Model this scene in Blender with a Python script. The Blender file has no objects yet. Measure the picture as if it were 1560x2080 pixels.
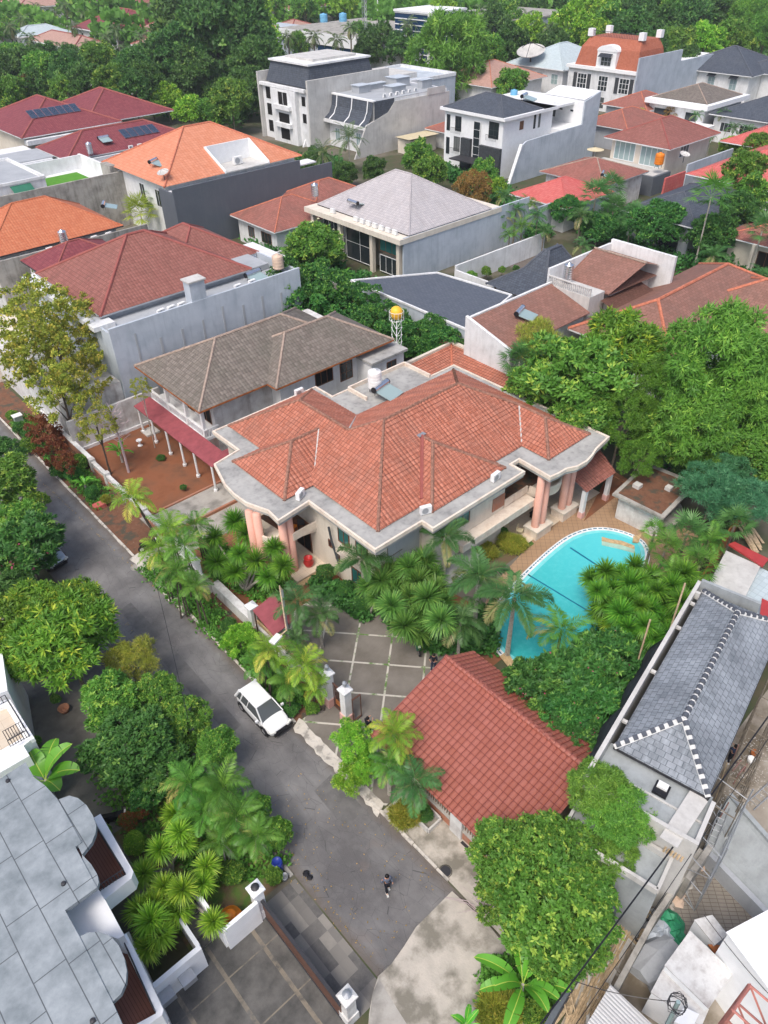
import bpy, bmesh, math, random
import numpy as np
from mathutils import Vector, Matrix
D=bpy.data; SC=bpy.context.scene
RAD=math.radians
# ---------------------------------------------------------------- camera
F_PX,PITCH,ROLL,YAW,HC=1517.0,0.675125,-0.0219133,0.849091,40.0
_h=np.array([math.cos(YAW),math.sin(YAW),0]);_r0=np.array([math.sin(YAW),-math.cos(YAW),0]);_up=np.array([0,0,1.])
_fw=_h*math.cos(PITCH)-_up*math.sin(PITCH);_u0=_h*math.sin(PITCH)+_up*math.cos(PITCH)
_r=_r0*math.cos(ROLL)+_u0*math.sin(ROLL);_u=-_r0*math.sin(ROLL)+_u0*math.cos(ROLL)
cam=D.cameras.new('camera');cam.sensor_fit='VERTICAL';cam.sensor_height=24;cam.lens=24*F_PX/2080
cam.clip_start=0.5;cam.clip_end=3000
camo=D.objects.new('camera',cam);SC.collection.objects.link(camo)
camo.matrix_world=Matrix(((_r[0],_u[0],-_fw[0],0),(_r[1],_u[1],-_fw[1],0),(_r[2],_u[2],-_fw[2],HC),(0,0,0,1)))
SC.camera=camo
# ---------------------------------------------------------------- light (bright overcast)
SUN_EL,SUN_AZ=RAD(58),RAD(200)
w=D.worlds.new('World');SC.world=w;w.use_nodes=True
nt=w.node_tree;bg=nt.nodes['Background'];sky=nt.nodes.new('ShaderNodeTexSky');sky.sky_type='NISHITA'
sky.sun_disc=False;sky.sun_elevation=SUN_EL;sky.sun_rotation=RAD(90)-SUN_AZ;sky.air_density=0.8;sky.dust_density=4.0;sky.ozone_density=1.0
nt.links.new(sky.outputs[0],bg.inputs[0]);bg.inputs[1].default_value=0.15
sl=D.lights.new('sun','SUN');sl.energy=1.15;sl.angle=RAD(20);sl.color=(1.0,.96,.9)
slo=D.objects.new('sun',sl);SC.collection.objects.link(slo)
_sd=Vector((math.cos(SUN_EL)*math.cos(SUN_AZ),math.cos(SUN_EL)*math.sin(SUN_AZ),math.sin(SUN_EL)))
slo.rotation_euler=_sd.to_track_quat('Z','Y').to_euler();slo.location=(0,0,60)
SC.view_settings.view_transform='Standard';SC.view_settings.look='None';SC.view_settings.exposure=0.6;SC.view_settings.gamma=1
SC.cycles.max_bounces=5;SC.cycles.diffuse_bounces=3;SC.cycles.transparent_max_bounces=6;SC.cycles.use_denoising=True
SC.cycles.sample_clamp_indirect=4
def P(px,py,z=0.0):
    d=_fw*F_PX+_r*(px-780)+_u*(1040-py);t=(z-HC)/d[2];return (d[0]*t,d[1]*t)
def P3(px,py,z): a=P(px,py,z);return (a[0],a[1],z)
def mpp(px,py,z):
    a=P(px,py,z);v=np.array([a[0],a[1],z-HC]);return float(v@_fw)/F_PX
rng=random.Random(5)
# ---------------------------------------------------------------- materials
M={}
class N:
    def __init__(s,name):
        s.m=D.materials.new(name);s.m.use_nodes=True;s.t=s.m.node_tree;s.b=s.t.nodes['Principled BSDF'];M[name]=s.m
    def n(s,ty,**k):
        x=s.t.nodes.new('ShaderNode'+ty)
        for a,v in k.items():
            if hasattr(x,a): setattr(x,a,v)
        return x
    def l(s,a,b): s.t.links.new(a,b)
    def math(s,op,a,b=None,c=None):
        x=s.n('Math',operation=op)
        for i,v in enumerate((a,b,c)):
            if v is None: continue
            if isinstance(v,(int,float)): x.inputs[i].default_value=v
            else: s.l(v,x.inputs[i])
        return x.outputs[0]
    def mix(s,f,a,b):
        x=s.n('Mix',data_type='RGBA')
        for i,v in ((0,f),(6,a),(7,b)):
            if isinstance(v,(int,float)): x.inputs[i].default_value=v
            elif isinstance(v,tuple): x.inputs[i].default_value=(*v[:3],1)
            else: s.l(v,x.inputs[i])
        return x.outputs[2]
    def noise(s,vec,scale,detail=4,rough=.6):
        x=s.n('TexNoise');x.inputs['Scale'].default_value=scale;x.inputs['Detail'].default_value=detail;x.inputs['Roughness'].default_value=rough
        if vec is not None: s.l(vec,x.inputs['Vector'])
        return x.outputs[0]
    def ramp(s,f,a,b):
        x=s.n('MapRange');x.inputs[1].default_value=a;x.inputs[2].default_value=b;s.l(f,x.inputs[0]);return x.outputs[0]
    def pos(s,sc=(1,1,1),rz=0):
        g=s.n('NewGeometry');mp=s.n('Mapping');mp.inputs['Scale'].default_value=sc;mp.inputs['Rotation'].default_value=(0,0,rz);s.l(g.outputs['Position'],mp.inputs[0]);return mp.outputs[0]
    def bump(s,h,st=.3,dist=.05):
        x=s.n('Bump');x.inputs['Strength'].default_value=st;x.inputs['Distance'].default_value=dist;s.l(h,x.inputs['Height']);s.l(x.outputs[0],s.b.inputs['Normal'])
    def set(s,col=None,rough=.8,metal=0,spec=.3):
        if col is not None:
            if isinstance(col,tuple): s.b.inputs['Base Color'].default_value=(*col[:3],1)
            else: s.l(col,s.b.inputs['Base Color'])
        s.b.inputs['Roughness'].default_value=rough;s.b.inputs['Metallic'].default_value=metal
        s.b.inputs['Specular IOR Level'].default_value=spec;return s.m
def plain(name,c,rough=.7,metal=0,spec=.3,var=.12,sc=1.5):
    k=N(name);f=k.ramp(k.noise(k.pos(),sc,4),.3,.7)
    return k.set(k.mix(f,tuple(x*(1-var) for x in c),tuple(min(.95,x*(1+var)) for x in c)),rough,metal,spec)
def stained(name,c,dirt,amt=.5,sc=.5,rough=.85,streak=True):
    k=N(name);p=k.pos();a=k.ramp(k.noise(p,sc,6,.65),.42,.72);b=k.ramp(k.noise(k.pos((2.2,2.2,.25)),1.0,5,.6),.5,.75) if streak else k.ramp(k.noise(p,sc*5,5,.6),.5,.75)
    f=k.math('MULTIPLY',k.math('ADD',a,k.math('MULTIPLY',b,.7)),amt)
    cl=k.n('Clamp');k.l(f,cl.inputs[0]);fine=k.ramp(k.noise(p,9,3),.2,.8)
    c1=k.mix(fine,tuple(x*.93 for x in c),tuple(min(.95,x*1.05) for x in c))
    k.bump(k.noise(p,14,4),.15,.02);return k.set(k.mix(cl.outputs[0],c1,dirt),rough)
def tile(name,c1,c2,tw=.3,th=.38,gap=(.1,.03,.02),dirt=(.08,.06,.05),dirtamt=.35,bump=.5,rough=.7,gw=.1,stagger=False,roll=True):
    k=N(name);uv=k.n('UVMap');sp=k.n('SeparateXYZ');k.l(uv.outputs[0],sp.inputs[0])
    v=k.math('DIVIDE',sp.outputs[1],th);u=k.math('DIVIDE',sp.outputs[0],tw)
    fv=k.math('FLOOR',v)
    if stagger: u=k.math('ADD',u,k.math('MULTIPLY',fv,.5))
    fu=k.math('FLOOR',u);cb=k.n('CombineXYZ');k.l(fu,cb.inputs[0]);k.l(fv,cb.inputs[1])
    wn=k.n('TexWhiteNoise',noise_dimensions='2D');k.l(cb.outputs[0],wn.inputs[0])
    base=k.mix(wn.outputs[0],c1,c2)
    p=k.pos();d=k.math('MULTIPLY',k.ramp(k.noise(p,.35,6,.7),.45,.75),dirtamt);d2=k.math('MULTIPLY',k.ramp(k.noise(p,3.,4,.7),.5,.8),dirtamt*.7)
    base=k.mix(k.math('MAXIMUM',d,d2),base,dirt)
    mp=k.n('Mapping');mp.inputs['Scale'].default_value=(2.6,.22,1);k.l(uv.outputs[0],mp.inputs[0]);st_=k.math('MULTIPLY',k.ramp(k.noise(mp.outputs[0],1.,5,.65),.5,.72),.45);base=k.mix(st_,base,dirt)
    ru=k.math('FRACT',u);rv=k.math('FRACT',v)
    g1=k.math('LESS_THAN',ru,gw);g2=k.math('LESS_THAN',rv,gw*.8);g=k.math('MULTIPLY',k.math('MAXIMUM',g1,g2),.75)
    base=k.mix(g,base,gap)  # dark joint lines; the shadow gap between tiles is painted into the colour
    h=k.math('SUBTRACT',1.0,rv)
    if roll: h=k.math('ADD',k.math('MULTIPLY',h,.7),k.math('SINE',k.math('MULTIPLY',ru,math.pi)))
    else: h=k.math('SUBTRACT',h,g)
    k.bump(h,bump,.05);return k.set(base,rough)
def ground_mat(name,c1,c2,sc=1.,rough=.9,c3=None,sc3=.15,t3=(.5,.6),bump=.2,bsc=20):
    k=N(name);p=k.pos();c=k.mix(k.ramp(k.noise(p,sc,7,.65),.3,.7),c1,c2)
    if c3: c=k.mix(k.ramp(k.noise(p,sc3,5,.6),*t3),c,c3)
    k.bump(k.noise(p,bsc,3),bump,.03);return k.set(c,rough)
def leafmat(name,c1,c2,c3=None,rough=.5,tr=.33):
    k=N(name);a=k.n('Attribute',attribute_name='tint');f=a.outputs['Fac']
    oi=k.n('ObjectInfo');c=k.mix(k.ramp(f,0.,.7),c1,c2)
    if c3: c=k.mix(k.ramp(f,.72,1.),c,c3)
    hs=k.n('HueSaturation');k.l(c,hs.inputs['Color']);k.l(k.math('ADD',1.12,k.math('MULTIPLY',oi.outputs['Random'],.28)),hs.inputs['Value']);k.l(k.math('ADD',.477,k.math('MULTIPLY',oi.outputs['Random'],.024)),hs.inputs['Hue'])
    k.set(hs.outputs[0],rough,0,.35)
    t=k.n('BsdfTranslucent');k.l(hs.outputs[0],t.inputs[0]);ms=k.n('MixShader');ms.inputs[0].default_value=tr
    k.l(k.b.outputs[0],ms.inputs[1]);k.l(t.outputs[0],ms.inputs[2]);o=[x for x in k.t.nodes if x.type=='OUTPUT_MATERIAL'][0];k.l(ms.outputs[0],o.inputs[0]);return k.m
# roofs
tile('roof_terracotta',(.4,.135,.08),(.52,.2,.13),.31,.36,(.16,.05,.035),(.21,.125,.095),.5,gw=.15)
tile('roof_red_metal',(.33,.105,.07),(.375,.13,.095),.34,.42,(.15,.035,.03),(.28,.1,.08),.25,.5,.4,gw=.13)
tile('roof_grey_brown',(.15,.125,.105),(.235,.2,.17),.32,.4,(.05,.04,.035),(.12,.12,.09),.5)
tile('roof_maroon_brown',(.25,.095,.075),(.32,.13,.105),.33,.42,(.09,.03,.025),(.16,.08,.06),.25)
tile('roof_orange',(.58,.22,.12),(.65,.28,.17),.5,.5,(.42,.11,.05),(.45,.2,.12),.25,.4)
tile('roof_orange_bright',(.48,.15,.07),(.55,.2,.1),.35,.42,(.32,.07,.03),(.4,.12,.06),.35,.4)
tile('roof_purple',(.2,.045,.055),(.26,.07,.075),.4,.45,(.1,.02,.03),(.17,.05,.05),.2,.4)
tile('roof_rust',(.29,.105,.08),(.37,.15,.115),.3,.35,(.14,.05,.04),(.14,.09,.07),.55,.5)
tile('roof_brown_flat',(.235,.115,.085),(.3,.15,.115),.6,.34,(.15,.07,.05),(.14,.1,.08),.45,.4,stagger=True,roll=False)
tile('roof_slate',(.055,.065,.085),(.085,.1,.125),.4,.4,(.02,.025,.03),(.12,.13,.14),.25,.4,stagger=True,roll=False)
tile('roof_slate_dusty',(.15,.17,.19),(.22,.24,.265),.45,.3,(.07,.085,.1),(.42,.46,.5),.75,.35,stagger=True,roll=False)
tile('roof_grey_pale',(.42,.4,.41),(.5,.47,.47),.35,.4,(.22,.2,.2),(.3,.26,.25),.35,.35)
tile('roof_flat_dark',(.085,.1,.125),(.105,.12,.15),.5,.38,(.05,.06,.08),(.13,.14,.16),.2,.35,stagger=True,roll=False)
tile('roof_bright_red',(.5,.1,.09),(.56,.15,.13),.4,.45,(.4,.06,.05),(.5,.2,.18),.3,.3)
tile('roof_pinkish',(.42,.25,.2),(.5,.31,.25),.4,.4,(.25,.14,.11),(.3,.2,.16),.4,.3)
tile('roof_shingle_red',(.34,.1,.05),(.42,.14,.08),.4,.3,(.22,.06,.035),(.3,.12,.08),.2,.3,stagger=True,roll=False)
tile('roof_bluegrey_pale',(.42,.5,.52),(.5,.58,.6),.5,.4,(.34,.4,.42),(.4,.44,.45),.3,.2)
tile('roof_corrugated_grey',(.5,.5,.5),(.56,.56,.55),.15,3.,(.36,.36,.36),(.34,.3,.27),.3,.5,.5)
# walls
stained('plaster_cream',(.72,.66,.56),(.46,.39,.31),.45)
stained('plaster_white',(.78,.79,.79),(.42,.42,.4),.5)
plain('paint_white',(.82,.83,.83),.6,var=.05)
stained('plaster_blue_grey',(.5,.55,.6),(.3,.35,.4),.65,.35)
stained('plaster_grey',(.4,.42,.44),(.26,.28,.3),.5,.4)
stained('plaster_dark_grey',(.11,.125,.145),(.16,.17,.19),.3,.4)
stained('concrete_old',(.42,.4,.36),(.16,.15,.13),.85,.5)
stained('concrete_pale',(.58,.57,.54),(.36,.35,.33),.6,.5)
stained('concrete_render',(.36,.39,.4),(.24,.26,.26),.7,.7)
stained('slab_weathered',(.42,.415,.39),(.2,.2,.195),.8,.45,streak=False)
stained('trim_cream',(.78,.69,.58),(.5,.36,.26),.5,1.5)
stained('plaster_dirty_white',(.68,.68,.66),(.33,.3,.28),.75,.8)
stained('paint_pink',(.74,.42,.33),(.6,.3,.22),.4,1)
plain('paint_pink_pale',(.66,.4,.36),.7)
stained('brick_wall',(.4,.17,.1),(.3,.22,.18),.6,1.2)
plain('stone_dark',(.05,.055,.06),.5,var=.3,sc=3)
plain('metal_dark',(.05,.05,.055),.45,.3)
plain('metal_brown',(.14,.07,.05),.5,.2)
plain('metal_grey',(.4,.42,.44),.4,.5)
plain('steel',(.7,.7,.72),.22,.9,var=.05)
plain('plastic_white',(.78,.78,.76),.4,var=.05)
plain('plastic_orange',(.75,.22,.02),.35,var=.1);plain('plastic_yellow',(.85,.48,.04),.35,var=.1)
plain('plastic_blue',(.02,.04,.25),.35);plain('plastic_red',(.5,.03,.03),.35);plain('plastic_black',(.015,.015,.018),.4)
plain('plastic_cream',(.6,.45,.34),.45);plain('tank_blue',(.15,.4,.6),.4)
plain('wood_brown',(.16,.07,.035),.5,var=.3,sc=4);plain('wood_pale',(.5,.38,.24),.7,var=.3,sc=5);plain('wood_orange',(.5,.18,.05),.6)
plain('bark',(.2,.17,.13),.9,var=.35,sc=6);plain('bark_pale',(.38,.35,.3),.85,var=.3,sc=8);plain('bark_dark',(.09,.07,.055),.9,var=.3,sc=6)
plain('rust',(.35,.12,.04),.85,var=.4,sc=3);plain('awning_green',(.03,.16,.1),.6);plain('awning_maroon',(.28,.07,.08),.6,var=.2)
plain('awning_dark',(.07,.08,.1),.6);plain('awning_cream',(.6,.52,.34),.7);plain('ridge_red',(.5,.17,.1),.8,var=.3,sc=4);plain('ridge_old',(.27,.14,.1),.85,var=.45,sc=5);plain('ridge_grey',(.34,.26,.21),.85,var=.3,sc=4)
plain('ridge_maroon',(.3,.09,.075),.7);plain('ridge_slate',(.09,.1,.12),.6);plain('mortar_white',(.68,.68,.66),.9,var=.2,sc=6)
plain('terracotta_pot',(.42,.2,.12),.8);plain('flower_pink',(.7,.12,.28),.6,var=.3,sc=9);plain('flower_white',(.85,.8,.55),.6)
plain('rubber',(.012,.012,.012),.8);plain('cloth_black',(.012,.013,.02),.9);plain('cloth_navy',(.035,.045,.08),.9);plain('cloth_slate',(.12,.14,.19),.9);plain('skin',(.5,.27,.18),.6);plain('hair',(.008,.007,.007),.5);plain('shoe_pale',(.6,.6,.56),.7)
plain('tarp_black',(.02,.024,.028),.7,var=.4,sc=2);plain('tarp_blue',(.02,.03,.3),.5);plain('tarp_green',(.04,.28,.14),.6)
plain('pool_tile_white',(.75,.77,.78),.3);plain('pool_tile_tan',(.5,.36,.2),.6,var=.3,sc=4);plain('pool_line',(.01,.16,.27),.4)
plain('sun_metal_red',(.4,.05,.05),.4);plain('lattice_red',(.3,.17,.14),.7,var=.3,sc=5);plain('lattice_pink',(.42,.17,.14),.7,var=.2);plain('flag_red',(.6,.02,.02),.7)
k=N('glass_dark');oi=k.n('ObjectInfo');k.set(k.mix(k.ramp(oi.outputs['Random'],.5,1.),(.02,.028,.033),(.16,.17,.165)),.12,0,.6)
k=N('glass_green');k.set((.03,.14,.13),.15,0,.6)
k=N('glass_blue');k.set((.01,.05,.13),.12,.2,.6)
k=N('glass_pale');k.set((.3,.4,.4),.15,0,.6)
k=N('opening_dark');k.set((.018,.017,.016),.9,0,.1)
k=N('car_white');k.set((.82,.83,.83),.25,0,.6);k.b.inputs['Coat Weight'].default_value=.6
k=N('car_silver');k.set((.5,.54,.58),.3,.4,.5)
k=N('lamp_glass');k.set((.75,.75,.7),.15,0,.6)
k=N('solar_cell');uv=k.n('UVMap');br=k.n('TexBrick');br.offset=0;br.inputs['Scale'].default_value=1;br.inputs['Brick Width'].default_value=.16;br.inputs['Row Height'].default_value=.16;br.inputs['Mortar Size'].default_value=.008
br.inputs['Color1'].default_value=(.015,.03,.06,1);br.inputs['Color2'].default_value=(.02,.035,.07,1);br.inputs['Mortar'].default_value=(.12,.15,.2,1);k.l(uv.outputs[0],br.inputs[0]);k.set(br.outputs[0],.15,0,.6)
ground_mat('asphalt_patch',(.11,.107,.105),(.17,.166,.162),1.5);plain('pool_edge',(.2,.66,.68),.2,var=.1);plain('pool_step',(.36,.55,.46),.5,var=.15);plain('debris_dark',(.1,.09,.08),.9,var=.5,sc=6)
leafmat('leaf_redtip',(.1,.17,.03),(.24,.11,.03),(.42,.12,.04))
plain('rubble_mix',(.42,.39,.34),.9,var=.4,sc=7)
# ground
k=N('asphalt');p=k.pos();c=k.mix(k.ramp(k.noise(p,.22,6,.65),.36,.64),(.105,.1,.1),(.225,.22,.215))
c=k.mix(k.math('MULTIPLY',k.ramp(k.noise(p,.35,4,.5),.62,.75),.3),c,(.27,.19,.14));c=k.mix(k.math('MULTIPLY',k.ramp(k.noise(k.pos((1.2,.12,1)),1.1,4,.6),.45,.7),.4),c,(.1,.1,.1))
c=k.mix(k.math('MULTIPLY',k.ramp(k.noise(p,30,2),.45,.8),.25),c,(.27,.26,.25))
vo=k.n('TexVoronoi',feature='DISTANCE_TO_EDGE');k.l(k.pos((.35,.16,1)),vo.inputs[0]);ad=k.math('LESS_THAN',vo.outputs[0],.006)
c=k.mix(k.math('MULTIPLY',ad,.65),c,(.05,.05,.05));sx=k.n('SeparateXYZ');k.l(p,sx.inputs[0]);eg=k.math('ABSOLUTE',k.math('SUBTRACT',sx.outputs[0],11.57));eg=k.math('MULTIPLY',k.ramp(k.math('ADD',eg,k.math('MULTIPLY',k.noise(p,1.6,4,.7),1.0)),2.75,3.35),.6);c=k.mix(eg,c,(.12,.09,.065));k.bump(k.noise(p,45,2),.2,.02);k.set(c,.82)
ground_mat('ground_base',(.1,.08,.05),(.05,.08,.03),.4,c3=(.17,.15,.12),sc3=.06)
ground_mat('soil_red',(.2,.075,.035),(.3,.12,.06),.5,c3=(.14,.07,.04),sc3=.5,t3=(.45,.7))
ground_mat('grass_ground',(.05,.12,.025),(.11,.17,.03),1.2,c3=(.15,.1,.06),sc3=.7,t3=(.42,.6),bump=.6)
ground_mat('lawn',(.07,.24,.02),(.11,.3,.03),1.5)
ground_mat('litter_brown',(.13,.06,.035),(.2,.1,.06),2.5,c3=(.08,.07,.05),sc3=1)
ground_mat('concrete_ground',(.32,.3,.27),(.44,.42,.38),.8,c3=(.2,.19,.17),sc3=.5,t3=(.5,.68))
ground_mat('concrete_rough',(.4,.37,.32),(.52,.475,.41),1.4,c3=(.2,.185,.15),sc3=.6,t3=(.45,.62),bump=.6,bsc=8)
ground_mat('concrete_dark',(.12,.115,.1),(.2,.19,.17),.6,c3=(.08,.075,.07),sc3=.5,t3=(.5,.7))
ground_mat('kerb_pale',(.5,.46,.4),(.66,.62,.56),3.,c3=(.3,.28,.25),sc3=1.5,bump=.8,bsc=6)
ground_mat('site_ground',(.3,.26,.21),(.4,.36,.3),.9,c3=(.17,.14,.1),sc3=.3,t3=(.48,.62))
def grid_mat(name,c1,c2,line,spacing,lw,rz=0,off=(0,0),moss=None,rough=.85,sc=.5,stag=0,fade=0):
    k=N(name);p0=k.pos();c=k.mix(k.ramp(k.noise(p0,sc,6,.65),.32,.68),c1,c2)
    s=k.n('SeparateXYZ');k.l(k.pos((1,1,1),rz),s.inputs[0]);L=None;lws=lw if isinstance(lw,tuple) else (lw,lw)
    for i in (0,1):
        q0=k.math('DIVIDE',k.math('ADD',s.outputs[i],100*spacing[i]+off[i]),spacing[i])
        if i==0: fl0=k.math('FLOOR',q0)
        elif stag: q0=k.math('ADD',q0,k.math('SINE',k.math('MULTIPLY',fl0,2.7)))
        f=k.math('FRACT',q0)
        e=k.math('LESS_THAN',f,lws[i]/spacing[i]);L=e if L is None else k.math('MAXIMUM',L,e)
    lc=line
    if moss: lc=k.mix(k.ramp(k.noise(p0,.9,4,.7),.5,.62),line,moss)
    k.bump(k.noise(p0,18,3),.2,.02);LF=k.math('MULTIPLY',L,.9)
    if fade: LF=k.math('MULTIPLY',LF,k.ramp(k.noise(p0,1.1,4,.7),.36,.56))
    return k.set(k.mix(LF,c,lc),rough)
grid_mat('driveway_slab',(.14,.125,.105),(.22,.2,.175),(.55,.52,.46),(2.55,2.45),.13,RAD(-41.5),(0.2,0.9),(.1,.2,.04))
grid_mat('drive_dark_paving',(.06,.06,.056),(.14,.135,.125),(.22,.19,.145),(2.15,2.7),(.2,.07),0,(1.1,.3),fade=1,sc=.9)
grid_mat('brick_paving_terracotta',(.34,.13,.07),(.44,.19,.11),(.22,.1,.06),(.3,.3),.025,0)
grid_mat('pool_deck_paving',(.33,.21,.12),(.42,.28,.17),(.22,.15,.1),(.42,.42),.035,RAD(45),rough=.6)
grid_mat('porch_tile',(.6,.5,.38),(.68,.6,.48),(.45,.36,.26),(.6,.6),.02,0,rough=.35)
grid_mat('grey_membrane',(.17,.2,.215),(.33,.365,.385),(.08,.09,.1),(1.35,2.9),.045,0,(.4,.2),sc=.9,stag=1)
grid_mat('herringbone_ground',(.2,.18,.15),(.28,.25,.21),(.12,.1,.08),(.4,.2),.03,RAD(45))
grid_mat('deck_wood',(.15,.06,.04),(.2,.085,.06),(.07,.03,.02),(.14,50),.02,0)
k=N('patchwork_paving');p=k.pos((1,1,1));sn=k.n('Vectormath') if False else None
s=k.n('SeparateXYZ');k.l(p,s.inputs[0]);cb=k.n('CombineXYZ');k.l(k.math('FLOOR',k.math('DIVIDE',s.outputs[0],.55)),cb.inputs[0]);k.l(k.math('FLOOR',k.math('DIVIDE',s.outputs[1],.8)),cb.inputs[1])
wn=k.n('TexWhiteNoise',noise_dimensions='2D');k.l(cb.outputs[0],wn.inputs[0]);c=k.mix(k.ramp(wn.outputs[0],.35,.8),(.11,.105,.1),(.27,.25,.22));c=k.mix(k.math('MULTIPLY',k.ramp(k.noise(p,3,5,.7),.4,.7),.5),c,(.2,.19,.17));k.set(c,.85)
k=N('pool_water');k.set((.01,.42,.45),.06,0,.5);p=k.pos();sx=k.n('SeparateXYZ');k.l(p,sx.inputs[0]);dep=k.ramp(sx.outputs[0],31,43);pc=k.mix(dep,(.03,.42,.42),(.1,.6,.66));pc=k.mix(k.math('MULTIPLY',k.ramp(k.noise(p,2.2,4,.7),.45,.7),.25),pc,(.16,.68,.7));k.l(pc,k.b.inputs['Base Color']);k.bump(k.noise(k.pos((1,1,1)),3.5,4),.35,.06)  # lighter mottling imitates caustics, painted into the water colour
# foliage
leafmat('leaf_mango',(.06,.17,.022),(.16,.35,.035),(.42,.5,.05))
leafmat('leaf_green',(0.058,0.172,0.026),(0.129,0.310,0.045),(0.335,0.483,0.077))
leafmat('leaf_dark',(0.033,0.101,0.024),(0.076,0.203,0.042),(0.151,0.297,0.060))
leafmat('leaf_deep',(0.030,0.121,0.030),(0.068,0.230,0.045),(0.197,0.405,0.076))
leafmat('leaf_bluegreen',(0.045,0.162,0.076),(0.091,0.270,0.136),(0.181,0.405,0.212))
leafmat('leaf_pine',(0.060,0.162,0.018),(0.121,0.270,0.030),(0.212,0.378,0.060))
leafmat('leaf_bright',(0.103,0.276,0.019),(0.232,0.483,0.052),(0.515,0.667,0.103))
leafmat('leaf_yellow_green',(0.157,0.220,0.034),(0.336,0.400,0.056),(0.560,0.500,0.090))
leafmat('leaf_olive',(0.224,0.170,0.039),(0.381,0.270,0.067),(0.504,0.360,0.112))
leafmat('leaf_rust',(.14,.045,.022),(.22,.085,.035),(.28,.17,.06))
leafmat('leaf_palm',(.05,.17,.025),(.14,.32,.045),(.36,.3,.1),.4)
leafmat('leaf_palm_deep',(.04,.13,.035),(.1,.24,.065),(.3,.28,.12),.4)
leafmat('leaf_palm_yellow',(.09,.24,.025),(.24,.42,.04),(.5,.48,.09),.4)
leafmat('leaf_coconut',(0.067,0.130,0.045),(0.157,0.220,0.090),(0.358,0.320,0.134),.4)
leafmat('leaf_spike',(.045,.16,.02),(.12,.34,.03),(.3,.5,.07),.4)
leafmat('leaf_spike_old',(0.038,0.135,0.015),(0.106,0.297,0.023),(0.333,0.567,0.076),.4)
leafmat('leaf_spike_bright',(0.077,0.218,0.019),(0.258,0.483,0.039),(0.644,0.747,0.129),.4)
leafmat('leaf_weep',(.07,.2,.03),(.15,.34,.045),(.26,.46,.07))
leafmat('leaf_spike_dull',(.05,.15,.03),(.14,.31,.055),(.34,.46,.12),.45)
leafmat('leaf_spike_dull_old',(0.090,0.149,0.064),(0.219,0.310,0.116),(0.489,0.517,0.232),.45)
leafmat('leaf_banana',(0.064,0.276,0.026),(0.103,0.391,0.039),(0.451,0.575,0.103),.35,.3)
leafmat('twig_pale',(0.392,0.320,0.314),(0.504,0.420,0.426),None,.9,0)
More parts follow.
